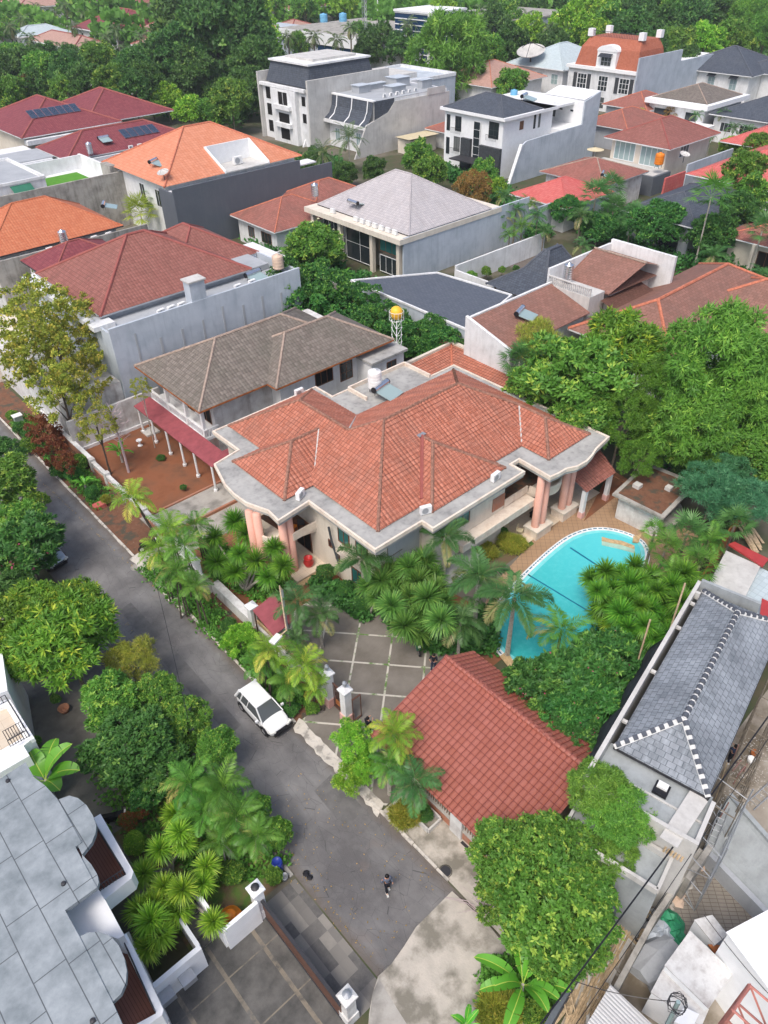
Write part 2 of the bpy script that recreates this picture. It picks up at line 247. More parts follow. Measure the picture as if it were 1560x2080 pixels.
# ---------------------------------------------------------------- object helpers
COL=SC.collection
def tag(o,label=None,cat=None,group=None,kind=None):
    if label:o['label']=label
    if cat:o['category']=cat
    if group:o['group']=group
    if kind:o['kind']=kind
    return o
def thing(name,label,cat,loc=(0,0,0),rz=0,group=None):
    o=D.objects.new(name,None);COL.objects.link(o);o.location=loc;o.rotation_euler=(0,0,rz);o.empty_display_size=.2
    return tag(o,label,cat,group)
def rootof(o):
    while o.parent:o=o.parent
    return o
def inv(o):
    r=rootof(o);m=Matrix.Translation(r.location)@Matrix.Rotation(r.rotation_euler[2],4,'Z');return m.inverted()
def copy_tree(o,parent=None):
    c=o.copy();COL.objects.link(c)
    if parent is not None:c.parent=parent
    for ch in list(o.children):copy_tree(ch,c)
    return c
class MB:
    def __init__(s): s.v=[];s.f=[]
    def add(s,vs,fs):
        n=len(s.v);s.v+= [tuple(map(float,v)) for v in vs];s.f+=[tuple(i+n for i in f) for f in fs];return s
    def poly(s,*vs): return s.add(vs,[tuple(range(len(vs)))])
    def box(s,x0,x1,y0,y1,z0,z1):
        if x0>x1:x0,x1=x1,x0
        if y0>y1:y0,y1=y1,y0
        return s.add([(x0,y0,z0),(x1,y0,z0),(x1,y1,z0),(x0,y1,z0),(x0,y0,z1),(x1,y0,z1),(x1,y1,z1),(x0,y1,z1)],
            [(0,3,2,1),(4,5,6,7),(0,1,5,4),(1,2,6,5),(2,3,7,6),(3,0,4,7)])
    def cb(s,c,size,rz=0):
        m=Matrix.Rotation(rz,3,'Z');vs=[]
        for dz in(-.5,.5):
            for dx,dy in((-.5,-.5),(.5,-.5),(.5,.5),(-.5,.5)):
                q=m@Vector((dx*size[0],dy*size[1],0));vs.append((c[0]+q.x,c[1]+q.y,c[2]+dz*size[2]))
        return s.add(vs,[(0,3,2,1),(4,5,6,7),(0,1,5,4),(1,2,6,5),(2,3,7,6),(3,0,4,7)])
    def prism(s,pts,z0,z1):
        a=sum(pts[i][0]*pts[(i+1)%len(pts)][1]-pts[(i+1)%len(pts)][0]*pts[i][1] for i in range(len(pts)))
        if a<0: pts=pts[::-1]
        n=len(pts);f=lambda z,p:z(p) if callable(z) else z
        vs=[(p[0],p[1],f(z0,p)) for p in pts]+[(p[0],p[1],f(z1,p)) for p in pts]
        return s.add(vs,[tuple(range(n-1,-1,-1)),tuple(range(n,2*n))]+[(i,(i+1)%n,(i+1)%n+n,i+n) for i in range(n)])
    def wall(s,a,b,t,z0,z1):   # vertical wall strip between two xy points, thickness t
        dx,dy=b[0]-a[0],b[1]-a[1];L=math.hypot(dx,dy) or 1;nx,ny=-dy/L*t/2,dx/L*t/2
        return s.prism([(a[0]-nx,a[1]-ny),(b[0]-nx,b[1]-ny),(b[0]+nx,b[1]+ny),(a[0]+nx,a[1]+ny)],z0,z1)
    def tube(s,pts,r,n=6,cap=True):
        pts=[Vector(p) for p in pts];rs=r if isinstance(r,(list,tuple)) else [r]*len(pts);vs=[];fs=[];ref=None
        for i,p in enumerate(pts):
            d=(pts[min(i+1,len(pts)-1)]-pts[max(i-1,0)]).normalized()
            a=Vector((0,0,1)) if abs(d.z)<.9 else Vector((1,0,0))
            x=d.cross(a).normalized();y=d.cross(x)
            for j in range(n):
                t=2*math.pi*j/n;vs.append(p+(x*math.cos(t)+y*math.sin(t))*rs[i])
        for i in range(len(pts)-1):
            for j in range(n):
                fs.append((i*n+j,i*n+(j+1)%n,(i+1)*n+(j+1)%n,(i+1)*n+j))
        if cap: fs+= [tuple(range(n))[::-1],tuple(range((len(pts)-1)*n,len(pts)*n))]
        return s.add(vs,fs)
    def lathe(s,c,prof,n=16,ang=2*math.pi):
        vs=[];fs=[];m=len(prof)
        for j in range(n):
            t=2*math.pi*j/n
            for r,z in prof: vs.append((c[0]+r*math.cos(t),c[1]+r*math.sin(t),c[2]+z))
        for j in range(n):
            for i in range(m-1):
                a=j*m+i;b=((j+1)%n)*m+i;fs.append((a,b,b+1,a+1))
        return s.add(vs,fs)
    def build(s,name,mat,parent=None,smooth=False,local=False):
        me=D.meshes.new(name);vs=s.v
        if parent is not None and not local:
            m=inv(parent);vs=[tuple(m@Vector(v)) for v in s.v]
        me.from_pydata(vs,[],s.f);mats=mat if isinstance(mat,list) else [mat]
        for x in mats: me.materials.append(M[x] if isinstance(x,str) else x)
        uvl=me.uv_layers.new(name='UVMap');n=len(me.loops);uv=np.zeros(n*2,dtype=np.float32)
        me.calc_loop_triangles() if False else None
        for p in me.polygons:
            nn=p.normal
            if abs(nn.z)>.999: t=Vector((1,0,0));b=Vector((0,1,0))
            else:
                t=Vector((-nn.y,nn.x,0)).normalized();b=nn.cross(t)
            for li in p.loop_indices:
                co=me.vertices[me.loops[li].vertex_index].co;uv[2*li]=co.dot(t);uv[2*li+1]=co.dot(b)
        uvl.data.foreach_set('uv',uv)
        if smooth: me.polygons.foreach_set('use_smooth',[True]*len(me.polygons))
        o=D.objects.new(name,me);COL.objects.link(o)
        if parent is not None:o.parent=parent
        return o
def sheet(name,pts,z,mat,label=None):
    if label is None: label=None
    o=MB().poly(*[(p[0],p[1],z) for p in pts]).build(name,mat)
    if o.data.polygons[0].normal.z<0: o.data.flip_normals()
    o['kind']='structure';return o
def rect(x0,x1,y0,y1): return [(x0,y0),(x1,y0),(x1,y1),(x0,y1)]
def slab(name,pts,z0,z1,mat):
    o=MB().prism(pts,z0,z1).build(name,mat);o['kind']='structure';return o
# ---------------------------------------------------------------- builders
def hip(root,x0,x1,y0,y1,z,s,mat,rmat='ridge_red',fascia='trim_cream',gable=None,name='roof',fz=.16,rr=.11):
    """hip roof over a rectangle; s = slope; gable='x'/'y' gives a gable along that axis"""
    w,d=x1-x0,y1-y0;mb=MB();cap=[]
    if gable=='x':
        h=d/2*s;a=(x0,(y0+y1)/2,z+h);b=(x1,(y0+y1)/2,z+h)
        mb.poly((x0,y0,z),(x1,y0,z),b,a);mb.poly((x1,y1,z),(x0,y1,z),a,b);cap=[(a,b)]
    elif gable=='y':
        h=w/2*s;a=((x0+x1)/2,y0,z+h);b=((x0+x1)/2,y1,z+h)
        mb.poly((x1,y0,z),(x1,y1,z),b,a);mb.poly((x0,y1,z),(x0,y0,z),a,b);cap=[(a,b)]
    else:
        m=min(w,d)/2;h=m*s
        if w>=d: a=(x0+m,y0+m,z+h);b=(x1-m,y0+m,z+h)
        else: a=(x0+m,y0+m,z+h);b=(x0+m,y1-m,z+h)
        c=[(x0,y0,z),(x1,y0,z),(x1,y1,z),(x0,y1,z)]
        if w>=d:
            mb.poly(c[0],c[1],b,a);mb.poly(c[2],c[3],a,b);mb.poly(c[3],c[0],a);mb.poly(c[1],c[2],b)
            cap=[(a,b),(c[0],a),(c[3],a),(c[1],b),(c[2],b)]
        else:
            mb.poly(c[0],c[1],a);mb.poly(c[1],c[2],b,a);mb.poly(c[2],c[3],b);mb.poly(c[3],c[0],a,b)
            cap=[(a,b),(c[0],a),(c[1],a),(c[2],b),(c[3],b)]
    mb.poly((x0,y1,z-.02),(x1,y1,z-.02),(x1,y0,z-.02),(x0,y0,z-.02))
    r=mb.build(name,mat,root)
    rb=MB()
    for p,q in cap:
        if (Vector(p)-Vector(q)).length>.1: rb.tube([p,q],rr,6)
    rb.build('ridge_cap',rmat,r)
    if fascia: MB().prism(rect(x0-.03,x1+.03,y0-.03,y1+.03),z-fz-.02,z-.025).build('eaves',fascia,r)
    return r
def win(root,side,u,z,w,h,at,frame='paint_white',glass='glass_dark',nx=2,ny=1,fr=.08,sill=None,name='window',proud=.06):
    fb=MB();pb=MB()
    def bx(mb,u0,u1,z0,z1,d0,d1):
        if side=='-x': mb.box(at-d1,at-d0,u0,u1,z0,z1)
        elif side=='-y': mb.box(u0,u1,at-d1,at-d0,z0,z1)
        elif side=='+x': mb.box(at+d0,at+d1,u0,u1,z0,z1)
    u0,u1,z0,z1=u-w/2,u+w/2,z,z+h
    bx(fb,u0,u1,z0,z0+fr,-.01,proud);bx(fb,u0,u1,z1-fr,z1,-.01,proud);bx(fb,u0,u0+fr,z0+fr,z1-fr,-.01,proud-.003);bx(fb,u1-fr,u1,z0+fr,z1-fr,-.01,proud-.003)
    for i in range(1,nx): c=u0+w*i/nx;bx(fb,c-fr*.35,c+fr*.35,z0+fr,z1-fr,.0,proud-.012)
    for i in range(1,ny): c=z0+h*i/ny;bx(fb,u0+fr,u1-fr,c-fr*.3,c+fr*.3,.002,proud-.015)
    if sill: bx(fb,u0-.1,u1+.1,z0-.1,z0-.003,-.01,proud+.12)
    bx(pb,u0+fr*.5,u1-fr*.5,z0+fr*.5,z1-fr*.5,-.02,.02)
    f=fb.build(name,frame,root);pb.build('pane',glass,f);return f
def parapet(mb,pts,t,z0,z1,closed=True):
    n=len(pts)
    for i in range(n if closed else n-1): mb.wall(pts[i],pts[(i+1)%n],t,z0,z1+(.002*(i%3)))
def walls(root,pts,z0,z1,mat,name='wall'): return MB().prism(pts,z0,z1).build(name,mat,root)
def box_part(root,name,mat,x0,x1,y0,y1,z0,z1): return MB().box(x0,x1,y0,y1,z0,z1).build(name,mat,root)
# --- small roof equipment prototypes (copied afterwards)
PROTO={}
def place(kind,loc,rz,label,cat,group=None,scale=1):
    if kind not in PROTO:
        t=MAKE[kind]();PROTO[kind]=t
    else: t=copy_tree(PROTO[kind])
    t.location=loc;t.rotation_euler=(0,0,rz);t.scale=(scale,)*3
    for k in('group','kind'):
        if k in t.keys(): del t[k]
    return tag(t,label,cat,group)
def mk_ac():
    t=thing('air_conditioner','x','air conditioner')
    MB().box(-.42,.42,-.16,.16,.04,.66).build('casing','plastic_white',t,local=True)
    g=MB();g.lathe((0,0,0),[(0.02,0),(.25,0),(.25,.02),(.02,.02)],14)
    g.v=[(x-.1,-.165-z,y+.35) for x,y,z in g.v];g.build('fan_grille','metal_grey',t,local=True)
    MB().box(-.35,-.28,-.15,.15,-.0,.04).box(.28,.35,-.15,.15,0,.04).build('foot','metal_dark',t,local=True);return t
def mk_solar_heater():
    t=thing('solar_water_heater','x','solar water heater')
    b=MB();b.tube([(-1.0,.85,.62),(1.0,.85,.62)],.27,14);b.build('tank','steel',t,local=True,smooth=False)
    MB().tube([(-1.06,.85,.62),(-.99,.85,.62)],.28,14).build('end_cap','plastic_black',t,local=True);MB().tube([(.99,.85,.62),(1.06,.85,.62)],.28,14).build('end_cap','plastic_black',t,local=True)
    b=MB();b.add([(-.95,-.95,.12),(.95,-.95,.12),(.95,.62,.5),(-.95,.62,.5),(-.95,-.95,.05),(.95,-.95,.05),(.95,.62,.42),(-.95,.62,.42)],[(0,1,2,3),(7,6,5,4),(0,4,5,1),(1,5,6,2),(2,6,7,3),(3,7,4,0)]);b.build('collector','glass_pale',t,local=True)
    
    for x in(-.8,.8):
        b=MB();b.tube([(x,.62,.42),(x,.85,.4),(x,.95,0)],.03,4);b.tube([(x,.62,.42),(x,.55,0)],.025,4);b.build('stand','metal_dark',t,local=True)
    return t
def mk_tank(mat,ribs,h,r,name,metal=False):
    def f():
        t=thing(name,'x','water tank');pr=[(0.02,.5),(r*.95,.5)]
        n=ribs*4
        for i in range(n+1):
            pr.append((r*(1+.03*math.sin(i*math.pi/2)),.52+h*i/n))
        pr+= [(r*.8,.5+h+.12),(r*.3,.5+h+.2),(r*.3,.5+h+.28),(.02,.5+h+.29)]
        b=MB();b.lathe((0,0,0),pr,20);b.build('tank',mat,t,local=True,smooth=True)
        b=MB()
        for a in range(4):
            x,y=r*.75*math.cos(a*1.5708+.78),r*.75*math.sin(a*1.5708+.78);b.tube([(x,y,0),(x,y,.5)],.035,4)
        b.lathe((0,0,0),[(r*.7,.44),(r*.85,.44),(r*.85,.495),(r*.7,.495)],12)
        b.build('stand','metal_dark' if not metal else 'steel',t,local=True);return t
    return f
def mk_dish():
    t=thing('satellite_dish','x','satellite dish');b=MB();pr=[(0.02,0)]+[(.9*i/6,.28*(i/6)**2) for i in range(1,7)]+[(.9,.30)]+[(.9*i/6,.28*(i/6)**2+.02) for i in range(6,0,-1)]
    b.lathe((0,0,0),pr,20);m=Matrix.Rotation(RAD(18),3,'Y');b.v=[tuple(m@Vector(v)+Vector((0,0,1.2))) for v in b.v];b.build('dish','concrete_pale',t,local=True)
    b=MB();b.tube([(0,0,0),(0,0,1.15)],.05,6);b.build('mast','metal_dark',t,local=True)
    b=MB();e=m@Vector((0,0,.8))+Vector((0,0,1.2))
    for a in range(3):
        q=m@Vector((.85*math.cos(a*2.1),.85*math.sin(a*2.1),.27))+Vector((0,0,1.2));b.tube([q,e],.018,4)
    b.build('feed_arm','metal_dark',t,local=True);return t
def mk_panel():
    t=thing('solar_panel','x','solar panel')
    MB().box(-.5,.5,-1,1,.0,.04).build('frame','steel',t,local=True);MB().box(-.46,.46,-.97,.97,.035,.05).build('cells','solar_cell',t,local=True);return t
MAKE=dict(ac=mk_ac,heater=mk_solar_heater,tank_white=mk_tank('plastic_white',5,1.5,.62,'water_tank'),tank_steel=mk_tank('steel',6,1.6,.55,'water_tank',True),
  tank_orange=mk_tank('plastic_orange',4,1.2,.6,'water_tank'),tank_cream=mk_tank('plastic_cream',4,1.3,.62,'water_tank'),tank_blue=mk_tank('tank_blue',3,2.,.9,'water_tank'),dish=mk_dish,panel=mk_panel)
def ac_row(p,q,n,z,rz,label,group):
    for i in range(n):
        f=i/(n-1) if n>1 else 0
        place('ac',(p[0]+(q[0]-p[0])*f,p[1]+(q[1]-p[1])*f,z),rz,label,'air conditioner',group)
# ---------------------------------------------------------------- ground, road, yards
sheet('ground',rect(-120,900,-60,900),0,'ground_base')
sheet('road',[(8.7,8),(14.45,8),(14.45,420),(8.7,420)],.008,'asphalt')
sheet('cross_road',rect(30,420,96.,100.),.006,'asphalt') if False else None
def ragged0(x0,x1,y0,y1):
    L=[];y=y0
    while y<y1: L.append((x0,y));y+=.5
    while y>y0: L.append((x1+rng.uniform(-.25,.2),y));y-=.5
    return L
for x_,y_,a_,b_ in ((11.4,35,.5,7.5),(13.2,19.5,.7,1.6)):
    sheet('road_patch',[(x_-a_,y_-b_),(x_+a_,y_-b_+.2),(x_+a_+.08,y_),(x_+a_,y_+b_),(x_-a_,y_+b_-.15),(x_-a_-.07,y_)],.013,'asphalt_patch')
# right verge, pavement strips and aprons
sheet('verge',rect(14.6,16.95,25.4,39.2),.012,'litter_brown');sheet('grass_strip',ragged0(14.62,15.35,25.8,38.5),.02,'grass_ground')
sheet('verge',rect(14.6,17.6,47.,90),.012,'litter_brown')
sheet('verge',rect(14.6,16.9,25.6,38.),.016,'litter_brown') if False else None
kb=MB()
ys=[12.0+.9*i for i in range(90)]
for i,y in enumerate(ys):
    if 40<y<46.9 or 18.8<y<25.2: continue
    wv=.16+.03*rng.random();kb.box(14.44+rng.uniform(-.03,.03),14.44+wv,y,y+.86,-.05,.1+rng.uniform(-.02,.02))
kb.build('kerb','kerb_pale')['kind']='structure'
def ragged(x0,x1,y0,y1,step=.35,amp=.12):
    L=[];y=y0
    while y<y1: L.append((x0+rng.uniform(-amp,amp),y));y+=step
    R=[];y=y1
    while y>y0: R.append((x1+rng.uniform(-amp*.5,amp*.5),y));y-=step
    return L+R
slab('ramp',ragged(14.2,14.95,17.2,25.6),-.02,.04,'kerb_pale')
slab('ramp',ragged(14.15,14.95,38.6,47.2),-.02,.04,'kerb_pale')
sheet('driveway_apron',rect(14.9,17.6,17.4,25.4),.02,'driveway_slab')
sheet('driveway_apron',rect(14.9,17.6,39.2,47.0),.02,'concrete_ground')
sheet('forecourt',rect(17.4,27.5,39.0,49.2),.018,'brick_paving_terracotta')
sheet('forecourt_path',rect(17.2,25,44.4,51.2),.024,'concrete_ground')
sheet('driveway',[(17.,18.2),(24.4,18.2),(24.4,20),(27,20),(27.5,27),(26.3,30.2),(24.0,33.6),(17.,33.2)],.016,'driveway_slab')
sheet('courtyard_soil',[(17.2,33.2),(24,33.6),(26.3,30.2),(27.5,27),(27,20),(31,20),(30,29),(25.2,30),(25.2,39),(17.2,39)],.012,'soil_red')
sheet('footway',[(14.5,8.2),(16.8,8.2),(16.9,17.3),(14.6,17.3)],.02,'concrete_rough')
sheet('soil_yard',[(17.7,51.),(27,51),(27.5,64.4),(17.7,64.4)],.03,'soil_red')
MB().box(17.8,26.9,50.8,51.0,0,.16).build('path_edging','brick_wall')['kind']='structure'
MB().box(17.6,26.,47.3,47.5,0,.3).build('path_edging','brick_wall')['kind']='structure'
# broken concrete ramp at the road end
slab('broken_concrete',[P(918,1812),P(880,1850),P(845,1885),P(820,1925),P(795,1960),P(768,1985),P(757,2020),P(750,2060),P(745,2120),P(1110,2120),P(1060,2000),P(1030,1930),P(1000,1890),P(960,1850)],-.05,.12,'concrete_rough')
sheet('ground_strip',[P(745,2120),P(757,2020),P(770,1990),P(800,2040),P(850,2120)],.13,'concrete_ground')
# left side aprons
sheet('patchwork_apron',rect(6.45,8.62,10.4,17.6),.014,'patchwork_paving')
sheet('courtyard_paving',rect(.4,6.4,6.,17.9),.014,'drive_dark_paving')
sheet('car_park',rect(-4,6.6,24,42),.012,'concrete_dark')
sheet('garden_bed',rect(2.6,8.3,17.9,26.5),.018,'grass_ground')
sheet('garden_bed',rect(6.4,8.3,26.6,36),.018,'grass_ground')
kb=MB()
for i in range(30):
    y=17.8+.8*i;kb.box(8.45,8.66+rng.uniform(-.03,.03),y,y+.76,-.02,.12+rng.uniform(-.03,.02))
kb.build('kerb','concrete_old')['kind']='structure'
sheet('parking_bay',rect(5.2,8.6,36.2,44),.014,'concrete_dark')
# pool garden
sheet('pool_deck',[(29,14.5),(33,14.5),(40,14),(49.5,17),(50,26),(40.5,29),(39,26.3),(33,25.2),(29.5,23.5)],.02,'pool_deck_paving')
sheet('terrace_floor',rect(37.5,48.5,26.4,34),.13,'porch_tile')
sheet('terracotta_path',[P(1185,1060),P(1240,955),P(1275,985),P(1345,1055),P(1330,1085),P(1250,1010)],.05,'soil_red')
sheet('lawn',[P(930,1150),P(985,1100),P(1040,1060),P(1085,1105),P(1010,1160),P(950,1200)],.03,'grass_ground')
sheet('construction_yard',[P(1110,2140),P(1300,1750),P(1560,1400),P(1800,1500),P(1800,2200)],.01,'site_ground')
sheet('paved_yard',[P(1440,1700),P(1320,1900),P(1390,1960),P(1560,1850),P(1560,1780)],.02,'herringbone_ground')
sheet('street_beyond',rect(84,91,20,300),.02,'asphalt')
# ---------------------------------------------------------------- swimming pool
poolpx=[(1060,1180),(1090,1150),(1125,1118),(1160,1092),(1200,1078),(1240,1078),(1280,1090),(1305,1105),(1312,1130),(1300,1160),(1275,1190),(1250,1215),(1235,1238),(1225,1262),(1224,1290),(1215,1320),(1180,1350),(1130,1366),(1085,1358),(1045,1345),(1012,1318),(1000,1285),(1002,1255),(1022,1222)]
pp=[Vector((*P(a,b),0)) for a,b in poolpx]
def smoothloop(pts,it=2):
    for _ in range(it):
        q=[]
        for i,a in enumerate(pts):
            b=pts[(i+1)%len(pts)];q+= [a*.75+b*.25,a*.25+b*.75]
        pts=q
    return pts
pp=smoothloop(pp);cen=sum(pp,Vector())/len(pp)
if sum(pp[i].x*pp[(i+1)%len(pp)].y-pp[(i+1)%len(pp)].x*pp[i].y for i in range(len(pp)))<0: pp=pp[::-1]
def offs(pts,d):
    o=[]
    for i,p in enumerate(pts):
        t=(pts[(i+1)%len(pts)]-pts[i-1]).normalized();o.append(p+Vector((t.y,-t.x,0))*d)
    return o
pool=thing('swimming_pool','curved turquoise swimming pool beside the terracotta-roofed house','swimming pool',tuple(cen))
def ring(a,b,z0,z1):
    mb=MB();n=len(a);vs=[(*p[:2],z1) for p in a]+[(*p[:2],z1) for p in b]+[(*p[:2],z0) for p in a]+[(*p[:2],z0) for p in b];fs=[]
    for i in range(n):
        j=(i+1)%n;fs+=[(i+n,j+n,j,i)[::-1],(i,j,j+2*n,i+2*n)[::-1],(i+n,i+3*n,j+3*n,j+n)[::-1]]
    return mb.add(vs,fs)
MB().poly(*[(p.x,p.y,.03) for p in offs(pp,.02)]).build('water','pool_water',pool)
ring(offs(pp,-.3),offs(pp,.01),.0,.036).build('edge_step','pool_edge',pool)
cp=ring(pp,offs(pp,.38),.0,.075).build('coping','pool_tile_white',pool)
mb=MB();o1,o2=offs(pp,.16),offs(pp,.26)
for i in range(0,len(pp)):
    a,b=o1[i],o1[(i+1)%len(pp)];c,d=o2[(i+1)%len(pp)],o2[i]
    n=max(1,int((b-a).length/.28))
    for k in range(n):
        f0,f1=(k+.15)/n,(k+.85)/n;q=[a.lerp(b,f0),a.lerp(b,f1),d.lerp(c,f1),d.lerp(c,f0)];mb.poly(*[(v.x,v.y,.079) for v in q])
mb.build('tile_band','pool_line',cp)
MB().wall(P(1158,1113),P(1245,1170),.16,.031,.036).build('lane_line','pool_line',pool);MB().wall(P(1068,1165),P(1228,1262),.12,.031,.036).build('lane_line','pool_line',pool)
sb=MB();arc=[P(1222,1092),P(1240,1097),P(1262,1100),P(1288,1110)];arc2=[P(1290,1125),P(1262,1117),P(1240,1112),P(1222,1108)]
sb.prism(arc+arc2,.02,.06);sb.build('steps','pool_step',pool);sb=MB();sb.prism(arc+[P(1289,1117),P(1262,1108),P(1240,1104),P(1222,1100)],.061,.1);sb.build('steps','pool_tile_tan',pool)
MB().prism([P(1286,1092),P(1302,1088),P(1296,1105),P(1284,1104)],.08,.2).build('step_block','pool_tile_tan',pool)
MB().prism([P(1030,1325),P(1042,1345),P(1080,1362),P(1085,1375),P(1035,1360),P(1015,1335)],.08,.14).build('tan_coping','pool_tile_tan',pool)
def relief(name,polys,mat,parent,tw,th,amp=.035,step=.03,seg=4,pad=.0):
    """real tile relief: every convex roof plane is a corrugated, stepped surface clipped to its outline"""
    out=bmesh.new();L=out.loops.layers.uv.new('UVMap');m=inv(parent)
    for poly in polys:
        pts=[Vector(p) for p in poly];n=Vector((0,0,0))
        for i,a in enumerate(pts):
            b=pts[(i+1)%len(pts)];n+=Vector(((a.y-b.y)*(a.z+b.z),(a.z-b.z)*(a.x+b.x),(a.x-b.x)*(a.y+b.y)))
        n.normalize()
        if n.z<0:n=-n
        t=Vector((-n.y,n.x,0)).normalized();b=n.cross(t)
        us=[p.dot(t) for p in pts];vs=[p.dot(b) for p in pts];w0=pts[0].dot(n)
        u0=math.floor(min(us)/tw)*tw;v0=math.floor(min(vs)/th)*th
        nu=int(math.ceil((max(us)-u0)/tw))*seg;nv=int(math.ceil((max(vs)-v0)/th))
        bm=bmesh.new();bl=bm.loops.layers.uv.new('UVMap')
        for j in range(nv):
            rows=[]
            for k,(vv,hh) in enumerate(((0.,step),(.999,0.))):
                row=[]
                for i in range(nu+1):
                    u=u0+i*tw/seg;v=v0+(j+vv)*th;h=hh+amp*abs(math.sin(math.pi*(i/seg)))
                    row.append(bm.verts.new(t*u+b*v+n*(w0+h)))
                rows.append(row)
            for i in range(nu):
                bm.faces.new((rows[0][i],rows[0][i+1],rows[1][i+1],rows[1][i]))
            if j>0:
                for i in range(nu): bm.faces.new((prev[i],prev[i+1],rows[0][i+1],rows[0][i]))
            prev=rows[1]
        for i,a in enumerate(pts):
            c=pts[(i+1)%len(pts)];e=(c-a).normalized();pn=e.cross(n)
            cen=sum(pts,Vector())/len(pts)
            if (cen-a).dot(pn)>0: pn=-pn
            g=bm.verts[:]+bm.edges[:]+bm.faces[:]
            bmesh.ops.bisect_plane(bm,geom=g,plane_co=a,plane_no=pn,clear_outer=True,dist=1e-5)
        mp={}
        for v in bm.verts: mp[v]=out.verts.new(m@v.co)
        for f in bm.faces:
            try: nf=out.faces.new([mp[v] for v in f.verts])
            except ValueError: continue
            for lo,lf in zip(nf.loops,f.loops): lo[L].uv=(lf.vert.co.dot(t),lf.vert.co.dot(b)+1e-3)
        bm.free()
    me=D.meshes.new(name);out.normal_update();out.to_mesh(me);out.free()
    for x in me.polygons: x.use_smooth=False
    me.materials.append(M[mat]);o=D.objects.new(name,me);COL.objects.link(o);o.parent=parent;return o
def caps(root,segs,mat,r=.12,name='ridge_cap'):
    mb=MB()
    for a,b in segs:
        if root.name.startswith('roof') and 'ze' in globals() and 'ext' in globals(): a,b=ext(a),ext(b)
        a,b=Vector(a),Vector(b);n=max(1,int((b-a).length/.36))
        for i in range(n):
            mb.tube([a.lerp(b,i/n),a.lerp(b,(i+1)/n)],[r*1.15,r*.92],7)
    return mb.build(name,mat,root)
# ================================================================ MAIN HOUSE (terracotta roof)
mh=thing('villa','two-storey cream villa with red terracotta hipped roof and pink columns by the pool','house',(33,36,0))
ze=6.80;s=.571
def px6(*l): return [P(a,b,6.6) for a,b in l]
outline=[(24.4,28.7),(28.8,28.7),(28.8,27.6),(38.6,27.6),(38.6,28.95),(39.65,28.95),(39.5,25.8)]+px6((1135,962),(1150,953),(1173,948),(1192,937),(1203,925),(1211,912))+[(47.3,26.0),(47.2,43.2),(44.0,43.2),(44.0,46.6),(35.2,46.6),(35.2,49.0),(24.4,49.0),(24.4,45.2),(21.9,44.8)]+px6((447,965),(457,985),(475,1004),(500,1022),(525,1031),(545,1038))+[(21.45,35.7),(24.4,36.0)]
MB().prism(outline,6.12,6.6).build('eaves_slab','slab_weathered',mh)
ob=[Vector((*p,0)) for p in outline]
if sum(ob[i].x*ob[(i+1)%len(ob)].y-ob[(i+1)%len(ob)].x*ob[i].y for i in range(len(ob)))<0: ob=ob[::-1]
def moff(pts,d):
    o=[];n=len(pts)
    for i,p in enumerate(pts):
        a=(p-pts[i-1]).normalized();b=(pts[(i+1)%n]-p).normalized();na=Vector((a.y,-a.x,0));nb=Vector((b.y,-b.x,0));q=(na+nb);q=q/max(.35,(1+na.dot(nb)))
        o.append(p+q*d)
    return o
ring(moff(ob,-.08),moff(ob,.07),6.36,6.68).build('cornice','trim_cream',mh)
ring(moff(ob,-.25),moff(ob,-.02),6.1,6.355).build('cornice','plaster_cream',mh)
# walls
walls(mh,[(25.1,29.5),(29.6,29.5),(29.6,28.3),(37.4,28.3),(37.4,31.0),(46.5,31.0),(46.5,42.6),(43.4,42.6),(43.4,46.0),(34.6,46.0),(34.6,48.3),(25.1,48.3)],0,6.1,'plaster_cream')
# roof planes
c0=(26,30.2,ze);R0=10.12;ap=(32.1,36.3,R0);mr=(40.2,36.3,R0);cR=(46.3,30.2,ze);bR=(46.3,42.4,ze);bL=(34.4,42.4,ze)
zl=ze+4.2*s;l=(30.2,44.4,zl);v=(30.2,38.2,zl);L0=(26,48.6,ze);L1=(34.4,48.6,ze)
zr=ze+2.45*s;rr_=(43.85,32.65,zr);ra=(43.85,29.95,zr)
polys=[[c0,(46.3,30.2,ze),mr,ap],                       # front (south) slope
 [mr,cR,bR],                                            # right hip
 [ap,mr,bR,bL,v] ,                                      # back slope
 [c0,ap,v,(26,38.2,ze)],[(26,38.2,ze),v,l,L0],          # left slope, two pieces
 [L0,l,L1],[l,v,bL,L1]]
zg=ze+3.75*s
polys+=[[(30.2,29.1,ze-.0),(37.7,29.1,ze-.0),(33.95,32.85,zg)],[(30.2,29.1,ze),(33.95,32.85,zg),(33.95,33.97,zg),(30.2,30.2,ze)],[(37.7,29.1,ze),(33.95,32.85,zg),(33.95,33.97,zg),(37.7,30.2,ze)]]
zs=ze+3.2*s
polys+=[[(23.35,37.5,ze),(23.35,43.9,ze),(26.55,40.7,zs)],[(23.35,37.5,ze),(26.55,40.7,zs),(29.2,40.7,zs),(26,37.5,ze)],[(23.35,43.9,ze),(26.55,40.7,zs),(29.2,40.7,zs),(26,43.9,ze)]]
polys+=[[(41.4,27.5,ze),(46.3,27.5,ze),ra],[(41.4,27.5,ze),ra,rr_,(41.4,30.2,ze)],[(46.3,27.5,ze),ra,rr_,(46.3,30.2,ze)]]
_mx={26:25.75,46.3:46.55,34.4:34.65,30.2:29.95,37.7:37.95,23.35:23.1,41.4:41.15};_my={30.2:29.95,42.4:42.65,48.6:48.85,29.1:28.85,37.5:37.25,43.9:44.15,27.5:27.25}
def ext(p): return (_mx.get(p[0],p[0]),_my.get(p[1],p[1]),ze-.143) if abs(p[2]-ze)<1e-6 else p
polys=[[ext(p) for p in q_] for q_ in polys]
rf=relief('roof',polys,'roof_terracotta',mh,.36,.4,.045,.035)
